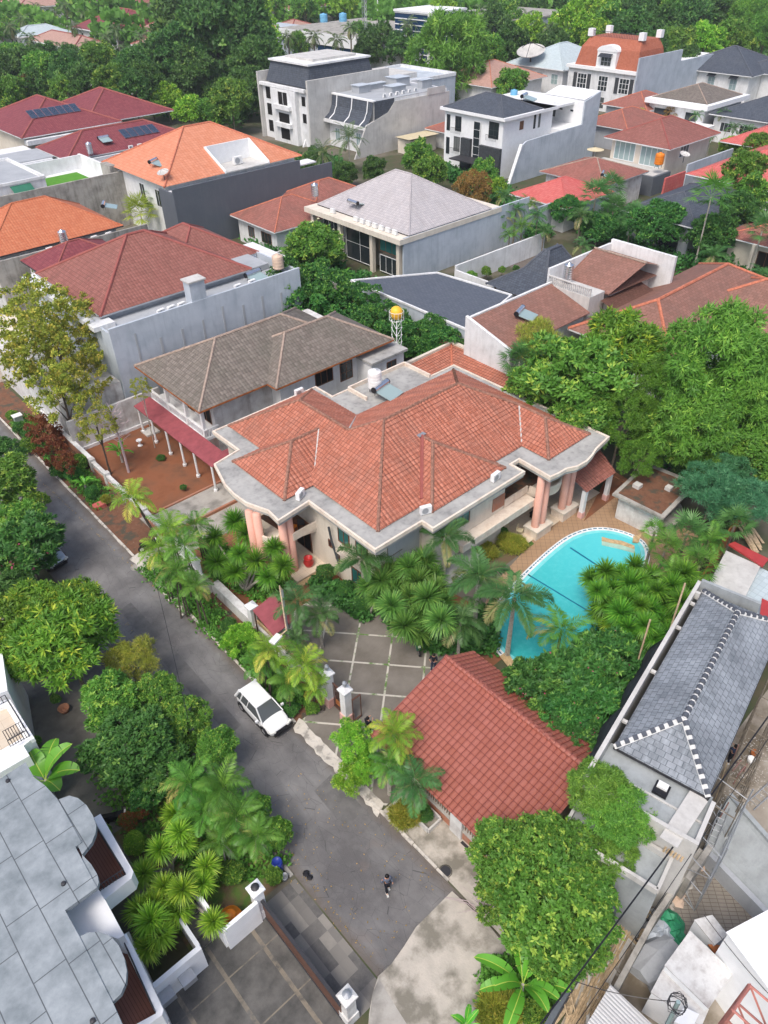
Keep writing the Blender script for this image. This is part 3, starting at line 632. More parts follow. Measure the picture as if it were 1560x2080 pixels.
MB().prism([(26.05,30.25),(46.2,30.25),(46.2,42.3),(34.4,42.3),(34.4,48.5),(26.05,48.5)],ze-.195,ze-.16).build('soffit','wood_brown',rf)
caps(rf,[(c0,ap),(ap,mr),(ap,v),(v,l),(l,L0),(l,L1),(mr,bR),(mr,rr_),(rr_,ra),(ra,(41.4,27.5,ze)),(ra,(46.3,27.5,ze)),(mr,bR),],'ridge_old',.13)
caps(rf,[((33.95,32.85,zg),(33.95,33.97,zg)),((33.95,32.85,zg),(30.2,29.1,ze)),((33.95,32.85,zg),(37.7,29.1,ze)),],'ridge_old',.13)
caps(rf,[((26.55,40.7,zs),(29.2,40.7,zs)),((26.55,40.7,zs),(23.35,37.5,ze)),((26.55,40.7,zs),(23.35,43.9,ze))],'ridge_old',.13)
vb=MB()
for a,b in (((29.2,40.7,zs),(26,37.5,ze)),((rr_),(41.4,30.2,ze)),(v,bL)): MB().tube([Vector(a)+Vector((0,0,.03)),Vector(b)+Vector((0,0,.0))],.075,5).build('valley_mortar','concrete_pale',rf)
vb=MB();vb.tube([(33.95,33.97,zg+.06),(30.3,30.3,ze+.08)],.15,5);vb.build('valley_gutter','ridge_maroon',rf)
MB().box(33.6,34.3,33.9,35.6,zg+.05,zg+.12).build('roof_patch','metal_grey',rf).rotation_euler=(0,0,0)
# flat roof terrace wall at the back
mb=MB();parapet(mb,[(37.0,44.0),(37.0,46.5),(43.9,46.5),(43.9,43.1)],.16,6.6,6.95,False);mb.build('parapet','trim_cream',mh)
# columns, pedestals, balconies
def column(x,y,ped=True):
    m=MB();m.lathe((x,y,0),[(0,.0),(.34,.0),(.33,1.2),(.3,6.1),(0,6.1)],14);c=m.build('column','paint_pink',mh,smooth=True);return c
for x,y in ((39.95,26.85),(40.75,26.85),(43.45,26.85),(44.25,26.85)): column(x,y)
for x in (40.35,43.85):
    MB().box(x-.95,x+.95,26.2,27.45,0,.8).build('pedestal','trim_cream',mh);MB().box(x-1.03,x+1.03,26.12,27.53,.803,.96).build('pedestal_cap','plaster_cream',mh)
lc=[P(506,1042,5.9),P(521,1047,5.9)]
for x,y in ((22.3,36.7),(22.9,36.7),lc[0],lc[1]): column(x,y)
def curved_balcony(a,b,bulge,z,name='balcony'):
    a,b=Vector(a),Vector(b);d=(b-a);nrm=Vector((d.y,-d.x)).normalized()*bulge;pts=[]
    for i in range(13):
        f=i/12;pts.append(tuple(a+d*f+nrm*math.sin(math.pi*f)))
    return pts
bp=curved_balcony((lc[0][0]+.5,lc[0][1]+.3),(22.9,36.9),1.0,3.4)
bp=[(x if x<22.4 else x,y) for x,y in bp]
bal=MB().prism(bp+[(25.1,36.4),(25.1,bp[0][1])],3.1,3.45).build('balcony','trim_cream',mh)
mb=MB();parapet(mb,bp,.16,3.45,4.1,False);mb.wall((22.9,36.4),(25.1,36.4),.16,3.45,4.1);mb.wall((22.9,36.9),(22.9,36.4),.16,3.45,4.09);mb.build('balustrade','trim_cream',bal)
MB().prism([(23.,36.6),(25.0,36.6),(25.0,40.5),(22.6,40.5)],3.455,3.47).build('balcony_floor','litter_brown',bal)
bp2=curved_balcony((40.6,27.6),(43.9,27.6),.75,3.4)
bal=MB().prism(bp2+[(46.4,28.3),(46.4,30.9),(37.5,30.9),(37.5,28.3),(40.3,28.3)],3.1,3.45).build('balcony','trim_cream',mh)
mb=MB();parapet(mb,bp2,.14,3.45,4.05,False);mb.wall((37.5,28.3),(40.3,28.3),.14,3.45,4.05);mb.wall((40.45,28.2),(40.6,27.65),.14,3.45,4.0);mb.wall((43.9,27.6),(46.4,28.3),.14,3.45,4.0);mb.build('balustrade','trim_cream',bal)
MB().prism([(37.7,28.5),(46.3,28.5),(46.3,30.8),(37.7,30.8)],3.455,3.47).build('balcony_floor','litter_brown',bal)
# ledge with planter along the south front
MB().box(31.5,40.2,27.1,28.29,2.95,3.3).build('ledge','trim_cream',mh)
mb=MB();parapet(mb,[(31.5,28.2),(31.5,27.15),(40.2,27.15)],.12,3.3,3.62,False);mb.build('planter_rim','trim_cream',mh)
MB().box(29.,33.4,26.4,28.2,1.3,1.7).build('ledge','slab_weathered',mh)
# windows
for y in (31.0,33.0): 
    f=win(mh,'-x',y,3.9,1.3,1.5,25.1,'wood_brown','glass_green',2)
MB().box(24.55,25.08,30.6,33.4,3.25,3.6).build('flower_box','trim_cream',mh)
win(mh,'-x',31.6,.7,1.4,1.6,25.1,'wood_brown','glass_green',2);win(mh,'-x',33.9,1.8,.5,.8,25.1,'wood_brown','glass_dark',1);win(mh,'-x',34.7,2.6,.45,.7,25.1,'wood_brown','glass_dark',1)
win(mh,'-y',31.9,4.3,3.0,1.2,28.3,'wood_brown','glass_green',4)
win(mh,'-y',26.9,4.2,1.4,1.2,29.5,'wood_brown','glass_green',2)
box_part(mh,'ventilation_panel','plaster_grey',26.2,29.3,29.44,29.49,1.,5.4)
box_part(mh,'trellis_opening','brick_wall',36.0,37.38,28.22,28.28,3.7,4.9)
for x in (38.8,42,45): win(mh,'-y',x,.15,1.6,2.3,31.0,'wood_brown','glass_dark',2,name='door')
for x in (39.,42.4,45.4): win(mh,'-y',x,3.6,1.5,2.1,31.0,'wood_brown','glass_dark',2,name='door')
win(mh,'-x',38.2,.3,2.0,2.5,25.1,'wood_brown','opening_dark',2,name='door');win(mh,'-x',41.5,3.6,2.0,2.2,25.1,'wood_brown','glass_dark',2,name='door')
MB().box(22.2,25.08,35.4,44.6,.02,.32).build('porch','porch_tile',mh)
MB().box(21.6,25.08,34.95,35.38,.0,.17).build('porch_step','pool_tile_tan',mh)
# plaster pots and balcony furniture
t=thing('plant_pot','large oxblood-red glazed urn on the entrance porch','plant pot',(24.0,36.3,.32));m=MB();m.lathe((0,0,0),[(0,0),(.3,0),(.42,.35),(.3,.7),(.36,.8),(.27,.8),(.24,.6),(0,.55)],14);m.build('urn','plastic_red',t,local=True,smooth=True)
def chair(label,loc,rz,mat,group=None):
    t=thing('chair',label,'chair',loc,rz,group)
    MB().box(-.25,.25,-.25,.25,.42,.47).build('seat',mat,t,local=True);MB().box(-.25,.25,.21,.25,.5,.95).build('backrest',mat,t,local=True)
    for x in(-.22,.22):
        for y in(-.22,.22): MB().box(x-.02,x+.02,y-.02,y+.02,0,.42).build('leg',mat,t,local=True)
    return t
chair('orange-red plastic armchair on the front balcony of the terracotta-roofed villa',(23.6,37.3,3.47),.5,'plastic_orange');chair('black metal chair on the front balcony of the terracotta-roofed villa',(24.3,37.2,3.47),2.4,'metal_dark')
for i,(x,y,r) in enumerate(((39.0,27.6,.4),(38.4,28.6,-1.),(45.2,27.6,1.2))):
    chair(['pale garden chair nearest the lawn on the pool terrace','pale garden chair beside the dark bench on the pool terrace','pale garden chair behind the rear pink columns'][i],(x,y,.13),r,'awning_cream')
t=thing('bench','black bench on the pool terrace behind the front pink columns','bench',(42.2,28.2,.13));MB().box(-.9,.9,-.3,.3,.4,.5).build('seat','plastic_black',t,local=True);MB().box(-.85,-.7,-.25,.25,0,.4).build('leg','plastic_black',t,local=True);MB().box(.7,.85,-.25,.25,0,.4).build('leg','plastic_black',t,local=True)
# equipment on the villa
place('ac',(22.6+1.6,36.75,6.62),RAD(25),'white air conditioner unit on the slab beside the small front gable','air conditioner')
place('ac',(29.6,29.15,6.62),RAD(-20),'white air conditioner unit at the foot of the maroon roof valley','air conditioner')
place('ac',(36.2,28.4,6.62),RAD(5),'white air conditioner unit on the slab above the pool-side wall','air conditioner')
place('ac',(33.2,48.8,6.62),0,'white air conditioner unit at the back corner of the terracotta-roofed villa','air conditioner')
place('tank_white',(38.5,44.6,6.62),0,'white water tank on a metal stand on the flat roof of the terracotta villa','water tank')
t=place('heater',(38.6,42.9,7.0),RAD(12),'long steel solar water heater behind the terracotta roof ridge','solar water heater');
# ================================================================ GARAGE with red metal tile roof
g=thing('garage','garage with large shiny red tile roof beside the street entrance','garage',(20,14.5,0))
ra_=22.35;zrg=4.75;xe=16.2;zeg=2.75;y0,y1=9.3,20.05
polys=[[(xe,y0,zeg),(xe,y1,zeg),(ra_,y1,zrg),(ra_,y0,zrg)],[(24.9,y0,3.3),(24.9,y1,3.3),(ra_,y1,zrg),(ra_,y0,zrg)]]
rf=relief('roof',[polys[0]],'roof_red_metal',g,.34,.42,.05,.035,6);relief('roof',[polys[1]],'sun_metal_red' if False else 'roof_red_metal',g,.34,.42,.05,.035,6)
caps(rf,[((ra_,y0,zrg+.06),(ra_,y1,zrg+.06))],'roof_red_metal',.16)
MB().add([(xe,y1,zeg-.12),(ra_,y1,zrg-.12),(ra_,y1,zrg+.03),(xe,y1,zeg+.03),(xe,y1+.05,zeg-.12),(ra_,y1+.05,zrg-.12),(ra_,y1+.05,zrg+.03),(xe,y1+.05,zeg+.03)],[(0,1,2,3),(7,6,5,4),(0,4,5,1),(3,2,6,7)]).build('verge_board','ridge_maroon',rf)
walls(g,rect(17.2,24.6,9.9,19.5),0,2.7,'plaster_cream');
MB().add([(17.2,19.5,2.7),(24.6,19.5,2.7),(24.6,19.5,3.2),(22.4,19.5,4.6),(17.2,19.5,2.9)],[(0,1,2,3,4)]).build('gable_wall','plaster_cream',g)
MB().add([(17.2,9.9,2.7),(24.6,9.9,2.7),(24.6,9.9,3.2),(22.6,9.9,4.6),(17.2,9.9,2.9)],[(4,3,2,1,0)]).build('gable_wall','plaster_cream',g)
# street wall in front of the garage
t=thing('boundary_wall','low street wall with orange brick base in front of the red garage roof','wall',(16.9,12,0))
MB().box(16.75,17.0,9.4,16.5,0,.75).build('base','brick_wall',t);MB().box(16.7,17.05,9.4,16.5,.752,.86).build('coping','concrete_old',t)
m=MB()
for i in range(40): m.box(16.85,16.89,9.5+.175*i,9.54+.175*i,.86,2.1)
m.build('railing','wood_brown',t)
MB().box(16.62,17.1,13.1,13.95,0,2.35).build('pier','plaster_dirty_white',t)
# ================================================================ STREET WALL of the villa
t=thing('boundary_wall','low cream street wall with brick band below the pandanus heads','wall',(17.1,31,0))
MB().box(17.0,17.2,25.7,33.6,0,1.0).build('panel','plaster_dirty_white',t);MB().box(17.25,17.5,25.7,33.6,0,1.25).build('band','pool_tile_tan',t);MB().box(16.95,17.55,33.85,39.0,0,1.1).build('panel','plaster_dirty_white',t)
m=MB()
for i in range(70): m.box(17.3,17.33,25.8+.11*i,25.83+.11*i,1.25,1.9)
m.build('railing','metal_brown',t)
def pier(x,y,h,label,lamp=True,name='gate_pier',mats=('plaster_white','paint_pink_pale')):
    t=thing(name,label,'gate post',(x,y,0))
    MB().box(-.33,.33,-.33,.33,0,.75).build('base',mats[1],t,local=True);MB().box(-.26,.26,-.26,.26,.75,h).build('shaft',mats[0],t,local=True)
    MB().box(-.36,.36,-.36,.36,h,h+.12).add([(-.36,-.36,h+.12),(.36,-.36,h+.12),(.36,.36,h+.12),(-.36,.36,h+.12),(0,0,h+.32)],[(0,1,4),(1,2,4),(2,3,4),(3,0,4)]).build('cap',mats[0],t,local=True)
    if lamp: MB().lathe((0,0,h+.3),[(0,0),(.06,0),(.05,.12),(.14,.2),(.15,.42),(.05,.55),(0,.56)],8).build('lantern','metal_grey',t,local=True)
    return t
pier(17.1,25.15,3.0,'cream gate pier with pink base nearest the villa, beside the street wall');pier(17.1,23.4,3.0,'cream gate pier with pink base nearest the standing person')
pier(17.15,33.7,2.5,'cream pier at the corner of the small maroon canopy',False)
t=thing('gate','small brown ironwork gate between the two cream gate piers','gate',(17.2,24.3,0));m=MB()
for i in range(9): m.box(17.18,17.22,23.8+.12*i,23.83+.12*i,.1,2.3)
m.box(17.16,17.24,23.75,24.8,2.3,2.38);m.box(17.16,17.24,23.75,24.8,.05,.12);m.build('bars','metal_brown',t);MB().cb((17.2,24.3,.7),(.03,.6,.5)).build('ornament','wood_orange',t)
t=thing('gate','open brown steel driveway gate leaf beside the outer gate pier','gate',(17.3,22.9,0));m=MB()
m.box(17.28,17.33,23.0,23.05,.1,2.3);m.box(17.9,17.95,22.95,23.0,.1,2.3);m.box(17.28,17.95,22.95,23.05,2.2,2.26);m.box(17.28,17.95,22.95,23.05,.1,.16);m.build('frame','metal_brown',t)
t=thing('canopy','maroon metal canopy over the side gate behind the street wall','canopy',(17.8,31.3,0))
MB().add([(16.9,33.1,2.75),(16.6,30.2,2.75),(18.4,30.2,3.1),(18.7,33.1,3.1),(16.9,33.1,2.68),(16.6,30.2,2.68),(18.4,30.2,3.03),(18.7,33.1,3.03)],[(0,1,2,3),(7,6,5,4),(0,4,5,1),(1,5,6,2),(2,6,7,3),(3,7,4,0)]).build('roof','awning_maroon',t)
for a,b in ((16.95,33),(16.7,30.3),(18.3,30.3),(18.6,33)): MB().box(a-.04,a+.04,b-.04,b+.04,0,2.7).build('post','metal_brown',t)
# ================================================================ GREY-BROWN TILED HOUSE behind
g=thing('house','old two-storey white house with weathered grey-brown tiled roof','house',(35,58,0))
g1=hip(g,25.2,44.5,52.6,64.4,6.6,.5,'roof_grey_brown','ridge_grey','rust',rr=.13)
hip(g,32.4,46.9,51.2,60.5,6.62,.52,'roof_grey_brown','ridge_grey','rust',rr=.13)
hip(g,25.9,31,59.8,65.0,6.3,.45,'roof_grey_brown','ridge_grey','rust',rr=.12)
walls(g,[(27.2,53.9),(45.5,53.9),(45.5,63.6),(27.2,63.6)],0,6.45,'plaster_dirty_white');walls(g,rect(33.6,45.6,52.5,53.95),0,6.45,'plaster_white')
m=MB();m.tube([(27.,52.9,6.7),(31.2,58.2,9.3)],.12,5)
MB().box(25.7,27.2,53.3,63.4,3.0,3.3).build('balcony','plaster_white',g)
m=MB()
for i in range(34): m.box(25.75,25.85,53.4+.3*i,53.5+.3*i,3.3,4.0)
for i in range(5): m.box(25.8+.28*i,25.9+.28*i,53.35,53.45,3.3,4.0)
m.box(25.68,25.92,53.3,63.4,4.0,4.14);m.box(25.93,27.2,53.3,53.48,4.0,4.14);m.build('balustrade','plaster_white',g)
for y in (53.55,56.5,60): MB().box(25.7,26.0,y-.15,y+.15,3.3,6.4).build('column','plaster_white',g)
win(g,'-x',55.4,3.6,1.8,2.1,27.2,'wood_brown','opening_dark',2);win(g,'-x',58.5,3.6,1.8,2.1,27.2,'wood_brown','opening_dark',2)
win(g,'-y',38.8,4.2,2.2,1.6,52.5,'wood_brown','opening_dark',3);win(g,'-y',41.6,3.6,1.6,2.6,52.5,'wood_brown','glass_dark',2,3,name='door')
box_part(g,'annex','plaster_white',43.,47.3,50.2,52.49,0,5.6);box_part(g,'annex_roof','slab_weathered',42.8,47.6,49.9,52.6,5.6,5.85);win(g,'-y',45.6,4.0,1.3,1.1,50.2,'wood_brown','glass_dark',2)
c=thing('canopy','long maroon metal veranda roof below the white balustrade','canopy',(25.5,57,0))
MB().add([(23.9,50.6,2.95),(23.9,63.8,2.95),(25.68,63.8,3.3),(25.68,50.6,3.3),(23.9,50.6,2.87),(23.9,63.8,2.87),(25.68,63.8,3.2),(25.68,50.6,3.2)],[(0,3,2,1),(4,5,6,7),(0,1,5,4),(0,4,7,3),(1,2,6,5)]).build('roof','awning_maroon',c)
MB().add([(23.9,50.6,2.95),(25.68,50.6,3.3),(28.,50.6,3.3),(28,49.6,2.95),(23.9,49.6,2.9)],[(0,4,3,2,1)]).build('corner_roof','awning_maroon',c)
for y in (50.,53,55.4,58,60.8,63.4): MB().lathe((24.1,y,0),[(.18,0),(.2,.25),(.11,.3),(.1,2.87)],8).build('column','plaster_white',c)
t=thing('water_tank','round yellow water tank on a white lattice tower behind the old tiled house','water tank',(48.2,52.2,0))
m=MB()
for a,b in((-.4,-.4),(.4,-.4),(.4,.4),(-.4,.4)): m.tube([(48.2+a,52.2+b,0),(48.2+a*.8,52.2+b*.8,8.0)],.04,4)
for i in range(10):
    z=.8*i
    m.tube([(47.8,51.8,z),(48.6,51.8,z+.8)],.025,4);m.tube([(47.8,51.8,z),(47.8,52.6,z+.8)],.025,4);m.tube([(47.8,51.8,z+.8),(48.6,51.8,z+.8)],.02,4)
m.build('tower','paint_white',t)
m=MB()
for i in range(12):
    a=i*math.pi/6;b=a+math.pi/6
    for z in (8.05,8.9): m.tube([(48.2+.75*math.cos(a),52.2+.75*math.sin(a),z),(48.2+.75*math.cos(b),52.2+.75*math.sin(b),z)],.025,4)
    m.tube([(48.2+.75*math.cos(a),52.2+.75*math.sin(a),8.05),(48.2+.75*math.cos(a),52.2+.75*math.sin(a),8.9)],.02,4)
m.build('guard_rail','paint_white',t);MB().lathe((48.2,52.2,8.1),[(0,0),(.45,.05),(.62,.4),(.64,.75),(.5,1.1),(.2,1.28),(0,1.3)],16).build('tank','plastic_yellow',t,smooth=True)
# garden walls of the red-soil yard
t=thing('boundary_wall','dirty white stepped garden wall behind the red-soil yard','wall',(22,64.8,0))
MB().box(17.6,27.2,64.6,64.85,0,3.4).build('panel','plaster_dirty_white',t);m=MB();m.box(17.5,27.3,64.4,64.58,0,.35);m.build('plinth','plaster_white',t)
t=thing('balustrade_wall','low white balustrade between the street and the red-soil yard','wall',(17.6,57,0))
m=MB()
for i in range(40): m.box(17.5,17.66,47.8+.32*i,47.93+.32*i,.45,.95)
m.build('balusters','plaster_white',t);MB().box(17.4,17.76,47.7,60.6,.95,1.12).build('rail','plaster_dirty_white',t);MB().box(17.42,17.74,47.7,60.6,0,.45).build('base','brick_wall',t)
for y in (50.6,54.2,57.6,60.6): MB().box(17.33,17.83,y-.25,y+.25,0,1.35).build('pier','plaster_dirty_white',t)
t=thing('boundary_wall','low white topped street wall below the yellowing tree at the left','wall',(17.6,68,0));MB().box(17.5,17.75,61,76,0,1.1).build('panel','brick_wall',t);MB().box(17.42,17.83,61,76,1.1,1.25).build('coping','plaster_white',t)
t=thing('gate','white louvred sliding gate leaning open behind the leaning palm','gate',(17.4,43,0));m=MB()
for i in range(12): m.box(17.35,17.4,41.2+.28*i,41.42+.28*i,.25,1.6)
m.box(17.3,17.45,41.1,44.6,.1,.22);m.box(17.3,17.45,41.1,44.6,1.62,1.72);m.build('louvres','paint_white',t)
# ================================================================ BROWN-ROOFED HOUSE with blue-grey wall
b=thing('house','large house with maroon-brown hipped roof above a streaky blue-grey wall','house',(35,77,0))
hip(b,25.0,42.6,69.3,84.9,10.1,.53,'roof_maroon_brown','ridge_maroon','plaster_grey',rr=.16);hip(b,36.,46.6,73.8,86.,9.8,.55,'roof_maroon_brown','ridge_maroon','plaster_grey',rr=.14)
walls(b,rect(25.9,45.2,69.9,85.5),0,9.9,'plaster_grey')
walls(b,rect(24.2,46.5,65.9,66.15),0,10.1,'plaster_blue_grey','party_wall');walls(b,rect(24.25,24.45,66.16,85),0,9.6,'plaster_blue_grey','side_wall');walls(b,rect(46.3,46.5,66.16,74),0,9.9,'plaster_blue_grey','side_wall')
walls(b,rect(24.46,46.29,66.17,69.85),9.1,9.3,'plaster_grey','gutter_roof');walls(b,rect(23.6,25.8,68,86.),9.3,9.75,'plaster_white','cornice')
m=MB()
for i in range(8): 
    x=26.5+i*2.45;m.box(x,x+.2+.1*rng.random(),65.86,65.898,rng.uniform(1,4),rng.uniform(7.5,9.0))
m.build('damp_patch','plaster_grey',b)
box_part(b,'chimney','plaster_blue_grey',33.2,34.9,65.95,67.2,9.3,12.0);box_part(b,'chimney_cap','concrete_pale',33.05,35.05,65.8,67.35,12.,12.15)
box_part(b,'skylight','glass_pale',35.6,38.6,66.3,67.3,9.3,9.5);walls(b,rect(17.9,24.2,66.4,84),0,4.5,'plaster_dirty_white','porch')
walls(b,rect(44.8,49.5,72.6,79.5),8.4,8.9,'plaster_white','cornice')
win(b,'-x',75,5.5,2.2,1.8,24.25,'paint_white','glass_dark',2);win(b,'-x',80,5.5,2.2,1.8,24.25,'paint_white','glass_dark',2)
ac_row((30.2,67.),(32.5,67.),3,9.31,.2,'small air conditioner unit at the foot of the chimney on the blue-grey wall','air conditioners by the chimney')
ac_row((39.2,67),(41,67),2,9.31,.1,'air conditioner unit left of the solar heater on the blue-grey wall','air conditioners by the solar heater')
place('heater',(42.3,67.7,9.35),RAD(8),'solar water heater with pale panel on top of the blue-grey wall','solar water heater')
place('tank_cream',(45.2,68.0,9.35),0,'beige plastic water tank at the end of the blue-grey wall','water tank')
# ================================================================ LEFT ORANGE ROOF + concrete wall
b=thing('house','low house at the left edge with bright orange tiled hip roof','house',(33,106,0))
hip(b,24.2,42.2,99.6,113.2,8,.56,'roof_orange_bright','roof_orange_bright','metal_dark');walls(b,rect(25,41.4,100.4,112.4),0,7.85,'plaster_dirty_white')
walls(b,rect(24.2,44.5,97.2,97.5),0,8.2,'concrete_old','party_wall');walls(b,rect(24.2,44.3,97.51,99.5),7.1,7.3,'plaster_grey','gutter_roof')
walls(b,rect(17,24,84,97),0,2.6,'plaster_cream','porch')
ac_row((31.5,98.5),(39.5,98.5),5,7.31,.15,'air conditioner unit in the row below the bright orange roof','air conditioners below the bright orange roof')
place('tank_steel',(33.6,98.6,7.3),0,'ribbed steel water tank below the bright orange roof at the left','water tank');place('heater',(44.5,108,8.),RAD(60),'solar water heater at the right corner of the bright orange roof','solar water heater')
t=thing('house','small house with dark brown roof tucked between the orange and brown roofs','house',(31,91,0));hip(t,27,37.5,87,96,8.1,.5,'roof_purple','ridge_maroon','metal_dark');walls(t,rect(27.6,37,87.6,95.5),0,8,'plaster_dirty_white')
# ================================================================ ORANGE ROOF HOUSE (upper left)
b=thing('house','large house with pale orange hipped roof above a dark grey side wall','house',(66,118,0))
mb=MB();c_=[(53.5,108.4,9),(79,108.4,9),(79,129,9),(53.5,129,9)];a_=(63.8,118.7,14.15);e_=(68.7,118.7,14.15)
mb.poly(c_[0],(64.2,108.4,9),(64.2,113.6,11.6),(72.4,113.6,11.6),(72.4,108.4,9),c_[1],e_,a_).poly(c_[1],c_[2],e_).poly(c_[2],c_[3],a_,e_).poly(c_[3],c_[0],a_)
r_=mb.build('roof','roof_orange',b)
for u_,v_ in ((a_,e_),(c_[0],a_),(c_[1],e_),(c_[3],a_)): MB().tube([u_,v_],.17,6).build('ridge_cap','ridge_red',r_)
MB().poly((64.2,108.4,9.1),(64.2,113.6,9.1),(64.2,113.6,11.9),(64.2,108.4,9.4)).poly((72.4,113.6,9.1),(72.4,108.4,9.1),(72.4,108.4,9.4),(72.4,113.6,11.9)).poly((64.2,113.6,9.1),(72.4,113.6,9.1),(72.4,113.6,11.9),(64.2,113.6,11.9)).build('well_wall','paint_white',b)
m=MB();m.wall((64.2,108.4),(64.2,113.6),.25,lambda p:8.9,lambda p:9.35+(p[1]-108.4)*.5).wall((72.4,108.4),(72.4,113.6),.25,lambda p:8.9,lambda p:9.35+(p[1]-108.4)*.5).wall((64.1,113.7),(72.5,113.7),.25,9,11.95);m.build('well_wall','paint_white',b);walls(b,rect(54.5,78,109.2,128),0,8.85,'plaster_white');MB().poly((53.5,129,8.98),(79,129,8.98),(79,108.4,8.98),(53.5,108.4,8.98)).build('soffit','plaster_white',b)
walls(b,rect(53.3,76.5,105.6,105.9),0,9.2,'plaster_dark_grey','party_wall');walls(b,rect(76.5,83,105.6,105.9),0,7.8,'plaster_dark_grey','party_wall');walls(b,rect(53.3,53.6,105.91,110.),0,8.6,'plaster_dark_grey','side_wall')
walls(b,rect(53.6,80,105.91,108.3),8.2,8.4,'plaster_white','gutter_roof')
box_part(b,'well_floor','concrete_pale',64.3,72.3,108.3,113.5,9.0,9.12)
win(b,'-x',113,5,1.6,2.6,54.5,'paint_white','glass_dark',2);win(b,'-x',118,5,1.6,2.6,54.5,'paint_white','glass_dark',2)
place('ac',(68.2,111,9.13),0,'large condenser unit in the white roof well of the pale orange roof','air conditioner',scale=1.8)
place('heater',(56.5,115,10.4),RAD(30),'solar water heater on the left slope of the pale orange roof','solar water heater')
place('dish',(54.6,110,9.2),RAD(200),'mesh satellite dish at the lower left corner of the pale orange roof','satellite dish')
# ================================================================ WHITE ROOF TERRACE house (left edge)
b=thing('house','white house with roof terrace lawn and green awnings at the left edge','house',(46,132,0))
walls(b,rect(34,54.5,124,124.4),0,8.3,'concrete_old','party_wall');walls(b,rect(32,55,124.41,146),0,6.2,'plaster_white');walls(b,rect(54.1,54.5,124.41,140),6.2,8.4,'plaster_white','parapet');walls(b,rect(42,54.1,139,139.4),6.2,8.4,'plaster_white','parapet')
walls(b,rect(52.8,55.3,124.8,128),6.2,9.2,'concrete_old','water_tower');walls(b,rect(33,42.6,125.6,141),6.2,9.2,'plaster_white','penthouse');walls(b,rect(33.4,42.2,126.2,140.6),9.2,9.3,'plaster_grey','flat_roof')
m=MB();parapet(m,[(33,125.6),(42.6,125.6),(42.6,141),(33,141)],.3,9.2,9.6);m.build('parapet','plaster_white',b)
box_part(b,'roof_lawn','lawn',43.8,52,128.5,137,6.2,6.35)
win(b,'-y',38.6,6.4,2.2,2.0,125.6,'wood_brown','wood_brown',2,name='door')
MB().add([(37.1,125.55,9.),(40.2,125.55,9.),(40.2,124.2,8.3),(37.1,124.2,8.3)],[(0,3,2,1)]).build('awning','awning_green',b);MB().add([(42.62,129,9.),(42.62,132,9.),(43.9,132,8.3),(43.9,129,8.3)],[(0,3,2,1),(0,1,2,3)]).build('awning','awning_green',b)
ac_row((46,125.6),(52,125.6),4,6.25,.1,'air conditioner unit in the row along the roof terrace wall','air conditioners along the terrace wall')
t=thing('house','white flat-roofed annex with grey lean-to roof beyond the green-awning terrace','house',(48,152,0));walls(t,rect(38,52,146.5,160),0,7,'plaster_white');box_part(t,'lean_to_roof','plaster_grey',40,52.4,147,155,7,7.2)
# ================================================================ PURPLE ROOF HOUSES
b=thing('house','wide house with dark purple-red roof carrying seven solar panels','house',(62,168,0))
hip(b,52.4,73.,161.,186,8,.42,'roof_purple','ridge_maroon','plaster_white',rr=.2);hip(b,66,86,163,185,8,.42,'roof_purple','ridge_maroon','plaster_white',rr=.2);walls(b,rect(53.5,72,162.4,185),0,7.8,'plaster_cream')
walls(b,rect(53,71,160.2,162),6.7,7.5,'plaster_white','cornice');box_part(b,'shutter','wood_orange',58,63.5,162.3,162.38,2.5,5.6)
b2=thing('house','lower house with purple-red roof carrying five solar panels','house',(70,150,0))
hip(b2,53,79,142.8,156.5,7,.42,'roof_purple','ridge_maroon','plaster_white',rr=.2);walls(b2,rect(54,78,143.6,155.6),0,6.85,'plaster_white');walls(b2,rect(52.6,80,140.8,141.2),0,7.0,'plaster_white','party_wall')
def panels(n,x0,dx,y,z,sl,label,group):
    t=thing('solar_array',label,'solar panels',(x0,y,z));t.rotation_euler=(math.atan(sl),0,0)
    for i in range(n):
        a=dx*i;p_=MB().box(a-.66,a+.66,-1.35,1.35,0,.05).build('solar_panel','steel',t,local=True);MB().box(a-.62,a+.62,-1.31,-.02,.045,.065).box(a-.62,a+.62,.02,1.31,.045,.065).build('cells','solar_cell',p_,local=True)
panels(7,57.6,1.45,166.9,10.62,.42,'row of seven blue solar panels on the upper dark purple roof','seven solar panels');panels(5,66.5,1.45,146.6,8.75,.42,'row of five blue solar panels on the lower purple roof','five solar panels')
place('heater',(62.,145.4,8.3),0,'solar water heater beside the five solar panels','solar water heater')
ac_row((65,142.),(74,142),6,7.0,.1,'air conditioner unit in the row below the five solar panels','air conditioners below the five panels');place('tank_steel',(57.5,142.6,7.),0,'ribbed steel water tank at the corner of the lower purple roof','water tank');place('dish',(48,163,8),RAD(210),'large grey satellite dish at the left edge of the view','satellite dish',scale=1.8)
# ================================================================ small maroon house + light house
b=thing('house','small low house with maroon tiled roof behind the blue-grey wall house','house',(68,98,0))
hip(b,61.8,75.5,93,104.8,4,.45,'roof_rust','ridge_red','plaster_white');hip(b,72.5,84,97,106.5,4.6,.45,'roof_rust','ridge_red','plaster_white');walls(b,rect(62.6,74.8,93.8,104),0,3.85,'plaster_white')
win(b,'-x',96.5,1.4,2.6,1.6,62.6,'wood_brown','glass_dark',3);win(b,'-x',100.5,1.4,1.6,1.6,62.6,'wood_brown','glass_dark',2);win(b,'-y',66,1.2,1.6,1.6,93.8,'wood_brown','glass_dark',2)
t=thing('boundary_wall','rough pale garden wall between the flowering tree and the maroon-roofed low house','wall',(62,90,0));walls(t,rect(58,58.3,66,92),0,2.6,'concrete_old','panel');walls(t,rect(58.3,66,90,90.3),0,2.4,'concrete_pale','panel')
